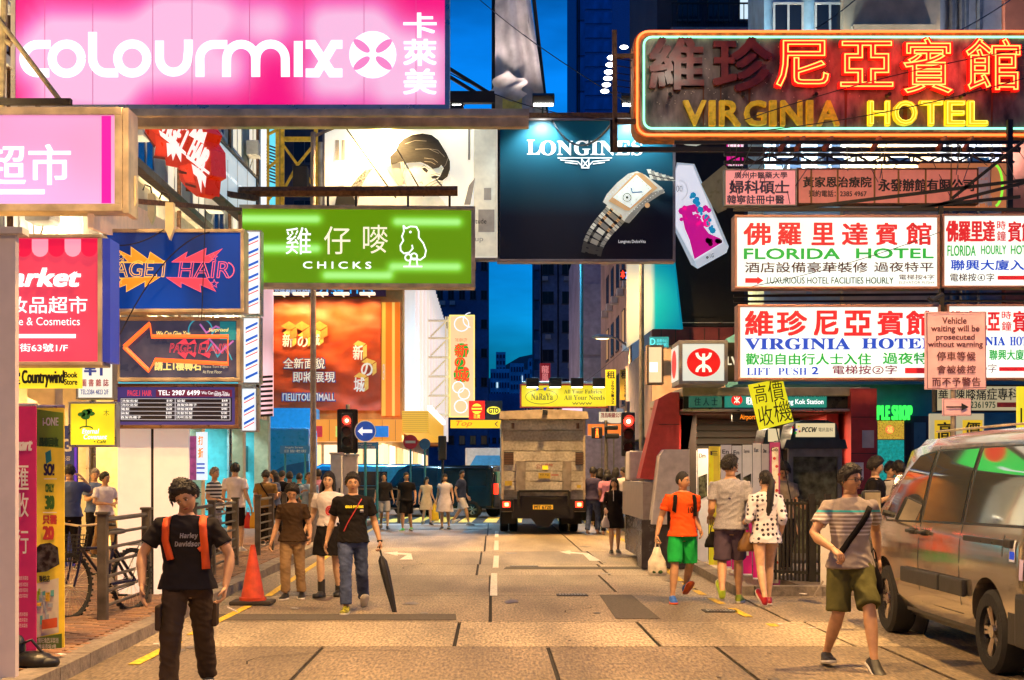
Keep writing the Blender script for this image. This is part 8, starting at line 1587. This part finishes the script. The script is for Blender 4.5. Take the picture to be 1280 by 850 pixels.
# striped cloth: bands woven across the chest
def bands(name, base, stripe, z0, pitch, frac, z_lo, z_hi, one=None):
    m = mat(name, base, .85, var=.1, ns=30, bump=.2, bs=25); t_ = m.node_tree; b_ = t_.nodes['Principled BSDF']; co = t_.nodes.new('ShaderNodeTexCoord'); sp_ = t_.nodes.new('ShaderNodeSeparateXYZ'); t_.links.new(co.outputs['Object'], sp_.inputs[0])
    def mt(op, a, c_, e_=None):
        n = t_.nodes.new('ShaderNodeMath'); n.operation = op
        for i, v in enumerate((a, c_, e_)):
            if v is None: continue
            if isinstance(v, (int, float)): n.inputs[i].default_value = v
            else: t_.links.new(v, n.inputs[i])
        return n.outputs[0]
    z = sp_.outputs[2]; f = mt('LESS_THAN', mt('MODULO', mt('DIVIDE', mt('SUBTRACT', z, z0), pitch), 1.0), frac); f = mt('MULTIPLY', f, mt('GREATER_THAN', z, z_lo)); f = mt('MULTIPLY', f, mt('LESS_THAN', z, z_hi))
    x = t_.nodes.new('ShaderNodeMix'); x.data_type = 'RGBA'; x.inputs[6].default_value = (*base, 1); x.inputs[7].default_value = (*stripe, 1); t_.links.new(f, x.inputs[0]); out = x.outputs[2]
    if one:
        f2 = mt('MULTIPLY', mt('GREATER_THAN', z, one[0]), mt('LESS_THAN', z, one[1])); x2 = t_.nodes.new('ShaderNodeMix'); x2.data_type = 'RGBA'; t_.links.new(f2, x2.inputs[0]); t_.links.new(out, x2.inputs[6]); x2.inputs[7].default_value = (*one[2], 1); out = x2.outputs[2]
    t_.links.new(out, b_.inputs['Base Color']); return m
def spots(name, base, dot, sc, th=.42):
    m = mat(name, base, .85, var=.1, ns=30, bump=.2, bs=25); t_ = m.node_tree; b_ = t_.nodes['Principled BSDF']; co = t_.nodes.new('ShaderNodeTexCoord'); v = t_.nodes.new('ShaderNodeTexVoronoi'); v.inputs['Scale'].default_value = sc; v.inputs['Randomness'].default_value = .35; t_.links.new(co.outputs['Object'], v.inputs[0]); n = t_.nodes.new('ShaderNodeMath'); n.operation = 'LESS_THAN'; n.inputs[1].default_value = th; t_.links.new(v.outputs['Distance'], n.inputs[0]); x = t_.nodes.new('ShaderNodeMix'); x.data_type = 'RGBA'; x.inputs[6].default_value = (*base, 1); x.inputs[7].default_value = (*dot, 1); t_.links.new(n.outputs[0], x.inputs[0]); t_.links.new(x.outputs[2], b_.inputs['Base Color']); return m
# A front left man
A1 = person('man in black shirt with orange backpack straps, head bowed, cigarette in hand', 235, 872, 597, 4, hair='bushy', top=('tee', blk2), bot=('pants', brownp), shoe=shb, feet=[(-.12, -.24, .02, -12), (.12, .26, .03, 20)], hands=[(-.12, -.12, -.47, (1, .6, 0)), (.11, -.10, -.48, (1, .5, 0))], head=(-16, 27, -18), lean=.2, fat=1.16, curl=(.3, .8))
strap(A1, [(-.125, 1.33), (-.13, 1.24), (-.135, 1.15), (-.10, 1.02)], .05, orb, .014, 'backpack_strap'); strap(A1, [(.125, 1.34), (.135, 1.24), (.14, 1.13), (.145, .95)], .05, orb, .014, 'backpack_strap'); strap(A1, [(.14, 1.12), (.10, 1.09)], .03, orb, .01, 'strap_end')
wear_text(A1, heavy('Harley'), -.03, .10, 1.165, 1.215, gry, shear=.2); wear_text(A1, heavy('Davidson'), -.07, .12, 1.115, 1.155, gry, shear=.2)
b = MB(); b.box((0, .19, 1.12), (.26, .14, .42), b=.05); b.build('backpack', orb, A1['root'])
for sg in (-1, 1): MB().box((0, 0, 0), (.04, .16, .18), b=.015).build('cargo_pocket', brownp, A1['root'], loc=(A1['kn'][0 if sg < 0 else 1].x + sg * .085, A1['kn'][0 if sg < 0 else 1].y + .01, A1['kn'][0].z + .12))
w_ = A1['root'].matrix_basis @ (A1['wr'][1] + Vector((.02, -.05, -.14))); tag(MB().tube([(0, 0, 0), (.075, -.01, -.035)], .0042, 8).build('cigarette', wht_c, loc=w_), 'lit cigarette held low between the fingers of the front left man', 'cigarette')
# B woman in brown top
person('woman in loose dark brown top and khaki trousers looking down at her phone', 366, 749, 604, -3, 'f', hair='bushy', top=('tee', brt), bot=('pants', khak), shoe=shb, feet=[(-.10, -.06, 0, 0), (.11, .10, 0, 0)], hands=[(-.13, -.06, -.50), (.12, -.14, -.43)], head=(14, 26, 8), lean=.08, fat=1.08)
# C woman in white shirt
C1 = person('woman in white print shirt and black skirt walking in black ankle boots', 411, 746, 588, -10, 'f', SKL, hair='long', top=('crop', wht_c), bot=('skirt', blk), shoe=(shb, 'boot'), feet=[(-.08, -.10, 0, 0), (.10, .12, 0, 0)], hands=[(-.17, -.02, -.46), (.10, .05, -.48)], head=(8, -2, 6))
wear_text(C1, '@', -.01, .12, 1.08, 1.22, _m['ink_red'], off=.04)
# D man with umbrella
D1 = person('man in black printed t-shirt and blue jeans carrying a folded umbrella', 441, 765, 588, 3, hair='short', top=('tee', blk), bot=('pants', jean), shoe=shy, feet=[(-.07, -.22, 0, 0), (.12, .28, .05, 35)], hands=[(-.13, .02, -.49), (.14, -.02, -.49)], head=(4, 2, 0), curl=(.5, 1.1), fat=1.04)
wear_text(D1, heavy('GOLD SYSTEMS'), -.08, .13, 1.235, 1.265, yl2); strap(D1, [(.13, 1.38), (.03, 1.2), (-.06, 1.05), (-.10, .96)], .012, _m['ink_red'], .006, 'bag_strap'); strap(D1, [(.09, 1.20), (.13, 1.20)], .035, gry, .004, 'badge')
MB().tube([D1['wr'][1] + Vector((0, 0, .015)), D1['wr'][1] + Vector((0, 0, -.012))], .033, 14).build('wristwatch', black, D1['root'])
w_ = D1['root'].matrix_basis @ (D1['wr'][1] + Vector((.0, -.03, -.08))); t = thing('umbrella', 'long black folded umbrella held point down by the man in black', 'umbrella', w_, radians(6)); ud = mat('umbrella_black', (.015, .014, .016), .6, bump=.4)
MB().tube([(0, 0, .06), (0, 0, 0), (.03, 0, -.12)], .012, 8).build('handle', black, t); b = MB()
rings = []
for k_, (f, r) in enumerate(((.10, .018), (.16, .045), (.3, .05), (.55, .04), (.8, .024), (.9, .012))): rings.append([Vector((.22 * f + cos(2 * pi * j / 16) * r * (1 + .22 * (j % 2)), sin(2 * pi * j / 16) * r * (1 + .22 * (j % 2)), -.95 * f)) for j in range(16)])
b.loft(rings).build('canopy', ud, t, smooth=1); MB().tube([(.19, 0, -.83), (.225, 0, -.97)], .005).build('tip', chrome, t)
# E orange shirt man
E1 = person('man in orange t-shirt and bright green shorts with a black backpack', 853, 753, 588, 8, hair='buzz', top=('tee', orgc), bot=('shorts', grn), shoe=shbl, feet=[(-.16, -.12, 0, 0), (.13, .30, .10, 38)], hands=[(-.16, 0, -.49), (.02, -.13, -.42)], head=(48, 0, 0), lean=.02, curl=(1.2, .5), extra={'sole': mat('sole_orange', (.7, .12, .02), .5)})
wear_text(E1, '10', .04, .11, 1.14, 1.22, blk); strap(E1, [(-.12, 1.37), (-.135, 1.2), (-.14, 1.0)], .045, blk, .012, 'backpack_strap'); strap(E1, [(.12, 1.37), (.135, 1.2), (.14, 1.1)], .045, blk, .012, 'backpack_strap'); b = MB(); b.box((0, .2, 1.12), (.28, .15, .4), b=.05); b.build('backpack', blk, E1['root'])
bagm(E1, 'carrier_bag', 'white plastic carrier bag with greens inside hanging from the orange shirt man\'s hand', 'bag', E1['wr'][0] + Vector((0, -.02, -.08)), (.24, .18, .36), mat('bag_plastic', (.72, .62, .45), .3, var=.35, ns=7, em=.06)); t = bpy.data.objects['carrier_bag']; MB().ell((0, -.02, -.38), (.09, .075, .04)).build('vegetables', mat('greens', (.03, .09, .02), .6, var=.5, ns=20), t, smooth=2)
# F grey shirt man, back view
F1 = person('tall man in heather grey t-shirt and purple grey shorts seen from behind', 913, 755, 567, 172, skin=SK, hair='short', top=('tee', gry), bot=('shorts', prp), shoe=shg, feet=[(-.10, -.16, 0, 0), (.10, .26, .09, 48)], hands=[(-.10, -.06, -.50), (.04, -.22, -.36)], head=(-60, 0, 0)); strap(F1, [(.0, 1.33), (.03, 1.335)], .015, nvy, .003, 'shirt_mark', back=True)
t = bagm(F1, 'shoulder_bag', 'small black bag at the grey shirt man\'s left hip', 'bag', Vector((.22, -.02, .98)), (.2, .1, .2), blk)
# G woman with ponytail
G1 = person('woman in dark-printed white blouse with a very long ponytail, from behind', 957, 757, 587, 186, 'f', SKL, hair='pony', top=('blouse', spots('cloth_print', (.7, .66, .7), (.03, .02, .04), 17, .34)), bot=('hotpants', blk), shoe=shr, feet=[(-.07, -.12, 0, 0), (.09, .24, .04, 42)], hands=[(-.05, -.05, -.46), (.08, -.20, -.34)], head=(24, 0, 0)); bagm(G1, 'handbag', 'brown leather handbag on the ponytail woman\'s left arm', 'bag', Vector((.20, -.12, .98)), (.24, .12, .24), mat('leather_brown', (.2, .1, .03), .4))
# H sign holder
H1 = person('man in grey v-neck looking down holding up a yellow placard behind the iron fence', 979, 727, 578, 12, hair='bushy', top=('tee', cloth('cloth_warm_grey', (.24, .2, .16))), bot=('pants', blk2), shoe=shb, hands=[(.05, -.26, -.30), (.02, -.26, -.28)], head=(-16, 28, 4), curl=1.2); MB().tube([H1['Hh']((-.07, -.03, .005)), H1['Hh']((-.05, -.09, .003)), H1['Hh']((.05, -.09, .003)), H1['Hh']((.07, -.03, .005))], .003).build('glasses', black, H1['root'])
D = DG(727) - .42
s = Sign('placard', 'hand-held yellow placard reading 高價收機 on a thin tilted stick', 'placard', (936, 474, 990, 535), D); s.layer = 2
MB().prism([s.uv(*p) for p in ((935, 481), (978, 473), (992, 527), (949, 538))], -.004, .01).build('card', E('placard_yellow', (1, .88, .02), .78), s.o)
for ch, bx in (('高', (943, 480, 958, 504)), ('價', (960, 475, 979, 502)), ('收', (948, 507, 966, 532)), ('機', (967, 501, 989, 527))): s.text(ch, bx, black, off=-.005, rot=9)
q0, q1 = s.uv(970, 531), s.uv(998, 668); MB().tube([(q0[0], .02, q0[1]), (q1[0], .02, q1[1])], .009).build('stick', blackm, s.o); q2 = s.uv(989, 628); MB().tube([(q2[0], .018, q2[1]), (q1[0], .018, q1[1])], .013).build('grip', mat('grip_tan', (.5, .3, .2), .6), s.o)
# I striped shirt man
I1 = person('man in striped t-shirt, olive shorts and glasses striding towards the camera by the van', 1063, 834, 572, 6, skin=SK, hair='short', top=('tee', bands('cloth_striped', (.30, .25, .22), (.62, .58, .55), .0, .033, .42, 1.12, 1.33, (1.315, 1.332, (.03, .4, .45)))), bot=('shorts', oliv), shoe=shb, feet=[(-.14, .16, .01, 8), (.07, -.36, .02, -26)], hands=[(-.05, -.26, -.34, (.9, .9, 0)), (.12, .16, -.45, (.5, 1, 0))], head=(24, 2, 0), curl=(1.1, .5), fat=1.0)
strap(I1, [(.13, 1.36), (.03, 1.2), (-.07, 1.06), (-.13, .97)], .05, blk, .008, 'bag_strap')
g_ = MB()
for sg in (-1, 1): g_.tube([I1['Hh']((sg * .031 + .02 * cos(a), -.094, .003 + .014 * sin(a))) for a in [2 * pi * k / 12 for k in range(13)]], .0022, 4); g_.tube([I1['Hh']((sg * .051, -.092, .006)), I1['Hh']((sg * .075, -.02, .006)), I1['Hh']((sg * .075, .02, .0))], .0022, 4)
g_.tube([I1['Hh']((-.011, -.096, .005)), I1['Hh']((.011, -.096, .005))], .0022, 4); g_.build('glasses', black, I1['root'])
bagm(I1, 'shoulder_bag', 'black shoulder bag behind the striped shirt man\'s left hip', 'bag', Vector((.24, .10, .98)), (.16, .12, .3), blk)
# J woman in black by the truck
J1 = person('woman in black hooded top and skirt holding a small white bag by the truck', 768, 692, 597, 0, 'f', SKL, hair='long', top=('long', blk), bot=('skirt', blk), shoe=shb, feet=[(-.07, -.08, 0, 0), (.09, .08, 0, 0)], hands=[(-.05, -.16, -.36), (.08, -.16, -.34)], lod=1); strap(J1, [(-.03, 1.3), (-.03, 1.08)], .012, white, .004, 'hood_cord'); bagm(J1, 'carrier_bag', 'small white and blue carrier bag in the hand of the woman in black', 'bag', J1['wr'][0] + Vector((0, -.03, -.06)), (.16, .1, .24), wht_c)
# K crossing group
K = [('man in dark grey shirt and pale shorts, leftmost of the crossing group', 480, 661, 590, dict(top=('tee', blk2), bot=('shorts', gry), shoe=shb)), ('stocky man in all black on the crossing', 508, 664, 590, dict(top=('tee', blk), bot=('shorts', blk), shoe=mat('shoe_green', (.05, .4, .1), .5), fat=1.12)),
     ('young woman in white dress with a yellow bag on the crossing', 533, 656, 595, dict(sex='f', skin=SKL, hair='long', top=('dress', cloth('cloth_cream', (.6, .5, .36))), bot=('none', None), shoe=shb)), ('woman in loose pale dress with sunglasses on her head on the crossing', 556, 662, 592, dict(sex='f', skin=SKL, hair='bob', top=('dress', cloth('cloth_palelilac', (.6, .55, .62))), bot=('none', None), shoe=shb)),
     ('person in dark shirt and white shorts walking right on the crossing', 577, 656, 586, dict(top=('tee', navyc), bot=('shorts', wht_c), shoe=shw, yaw=70, feet=[(-.08, -.28, 0, 0), (.08, .30, .04, 30)]))]
for i, (lab, px, fy, hy, kw) in enumerate(K):
    kw.setdefault('feet', [(-.09, -.14 + .05 * i, 0, 0), (.10, .14, .01, 10)] if i % 2 else [(-.07, .2, .03, 20), (.09, -.22, 0, -8)]); kw.setdefault('yaw', (10, -14, 22, -8, 0)[i]); kw.setdefault('hands', [(-.10, .03, -.49), (.10, -.10, -.47)]); k_ = person(lab, px, fy, hy, lod=2, **kw)
    if i == 2: bagm(k_, 'handbag', 'yellow handbag carried by the young woman in the white dress', 'bag', k_['wr'][1] + Vector((.02, 0, -.05)), (.26, .12, .55), mat('bag_yellow', (.8, .55, .02), .5))
# L left pavement group
lodL = [('man in blue grey shirt and black trousers phoning at the left, back turned', 87, 721, 580, dict(yaw=205, top=('tee', blsh), bot=('pants', blk), hair='short', shoe=shb, lod=1, hands=[(-.05, -.16, .10, (.8, -.3, -1)), (.08, 0, -.5)], fat=1.1)), ('man in cream short sleeved shirt with arms folded at the left shop', 131, 706, 588, dict(yaw=52, top=('tee', wht_c), bot=('pants', khak), shoe=shb, lod=1, hands=[(.10, -.22, -.27, (1, .2, -1)), (-.10, -.24, -.25, (1, .2, -1))], fat=1.05)), ('grey haired man in light blue shirt behind the cream shirt man', 118, 703, 585, dict(yaw=60, hm=hairg, top=('tee', blsh), bot=('pants', blk), lod=1)),
        ('older man in black and white striped shirt right of the front man', 268, 700, 584, dict(yaw=75, hm=hairg, hair='short', top=('tee', bands('cloth_bw', (.65, .62, .55), (.02, .02, .02), 0, .07, .5, 0, 3)), bot=('pants', gry), shoe=shb, lod=1, hands=[(-.02, -.2, -.3), (.02, -.2, -.3)])), ('man in white t-shirt and black shorts carrying red and yellow bags, from behind', 294, 697, 578, dict(yaw=175, top=('tee', wht_c), bot=('shorts', blk), shoe=shw, lod=1, skin=SKL, hands=[(-.12, -.02, -.48), (.08, -.08, -.48)])),
        ('man in olive brown t-shirt with cross-body strap, from behind', 332, 688, 586, dict(yaw=178, top=('tee', olt), bot=('pants', blk), shoe=shb, lod=1)), ('woman in grey top facing left behind the olive shirt man', 343, 682, 586, dict(sex='f', yaw=-60, top=('tee', blsh), bot=('pants', blk), hair='long', lod=2)), ('man in black t-shirt with yellow collar, from behind', 362, 681, 588, dict(yaw=180, top=('tee', blk), bot=('pants', blk), lod=2)), ('man in teal shirt behind the railing', 374, 676, 590, dict(yaw=170, top=('tee', tealc), bot=('pants', blk), lod=2)),
        ('man in light blue shirt tilting his head back beside the lamp post', 386, 684, 590, dict(yaw=20, top=('long', ltbl), bot=('pants', blk), lod=1, head=(0, -28, 0), hands=[(-.02, -.2, -.12, (.6, .2, -1)), (.08, -.1, -.45)])), ('person in pink shirt partly hidden behind the lamp post', 398, 676, 585, dict(yaw=190, top=('tee', pnk), bot=('pants', blk), lod=2)),
        ('person in black near the signal cabinets', 352, 674, 587, dict(yaw=150, top=('tee', blk2), bot=('pants', blk), lod=2))]
for lab, px, fy, hy, kw in lodL:
    k_ = person(lab, px, fy, hy, **kw)
    if 'olive' in lab and 'strap' in lab: strap(k_, [(.12, 1.36), (-.02, 1.15), (-.12, 1.0)], .03, blk, .008, 'bag_strap', back=True)
    if 'red and yellow' in lab:
        for jx, (nm_, m_) in enumerate((('red', mat('bag_red', (.6, .02, .01), .4)), ('yellow', mat('bag_yellow2', (.8, .4, .02), .4)))): bagm(k_, 'carrier_bag', nm_ + ' carrier bag held by the man in the white t-shirt', 'bag', k_['wr'][0] + Vector((.05 - .1 * jx, 0, -.05)), (.16, .1, .32), m_)
# M right groups
M_ = [('man in dark quilted jacket and jeans beside the truck', 741, 668, 583, dict(yaw=150, top=('long', cloth('cloth_quilt', (.06, .05, .1), bs=8, bump=.8)), bot=('pants', jean))), ('person in dark top next to the quilted jacket man', 750, 664, 585, dict(yaw=160, top=('tee', blk), bot=('pants', blk), hair='bob')), ('woman with dark hair in a pink top right of the truck', 759, 669, 587, dict(sex='f', yaw=170, top=('tee', pnk), bot=('pants', blk), hair='bob')), ('woman in dark maroon top behind the pink top woman', 770, 664, 584, dict(sex='f', yaw=185, top=('tee', cloth('cloth_maroon', (.12, .03, .05))), bot=('pants', blk), hair='long')), ('man in white t-shirt with backpack straps beside the station wall', 780, 668, 583, dict(yaw=-40, top=('tee', wht_c), bot=('pants', blk), skin=SKL)),
      ('person in dark clothes farthest back in the crowd right of the truck', 745, 656, 586, dict(yaw=180, top=('tee', navyc), bot=('pants', blk)))]
for lab, px, fy, hy, kw in M_: person(lab, px, fy, hy, lod=2, **kw)
Nn = [('young man in black t-shirt looking right above the van bonnet', 1094, 738, 571, dict(yaw=70, top=('tee', blk), bot=('pants', blk), hair='bushy', skin=SKL)), ('young man with fringe in black jacket with bright print by the van', 1113, 729, 576, dict(yaw=20, top=('long', blk), bot=('pants', blk), hair='fringe', skin=SKL, hands=[(.04, -.22, .02, (.6, 0, -1)), (.05, -.1, -.45)])), ('person with black hair partly hidden behind the van windscreen', 1124, 733, 575, dict(yaw=185, top=('tee', cloth('cloth_pale', (.4, .38, .36))), bot=('pants', blk))), ('woman in pale shirt mostly hidden by the van bonnet', 1133, 720, 583, dict(sex='f', yaw=150, top=('tee', ltbl), bot=('pants', blk), hair='bob'))]
for i, (lab, px, fy, hy, kw) in enumerate(Nn):
    k_ = person(lab, px, fy, hy, lod=1, **kw)
    if i == 1: wear_text(k_, '88', -.06, .06, .95, 1.2, E('neon_print', (.5, .9, .1), .5), off=.03)
bpy.data.scenes.remove(TMP)
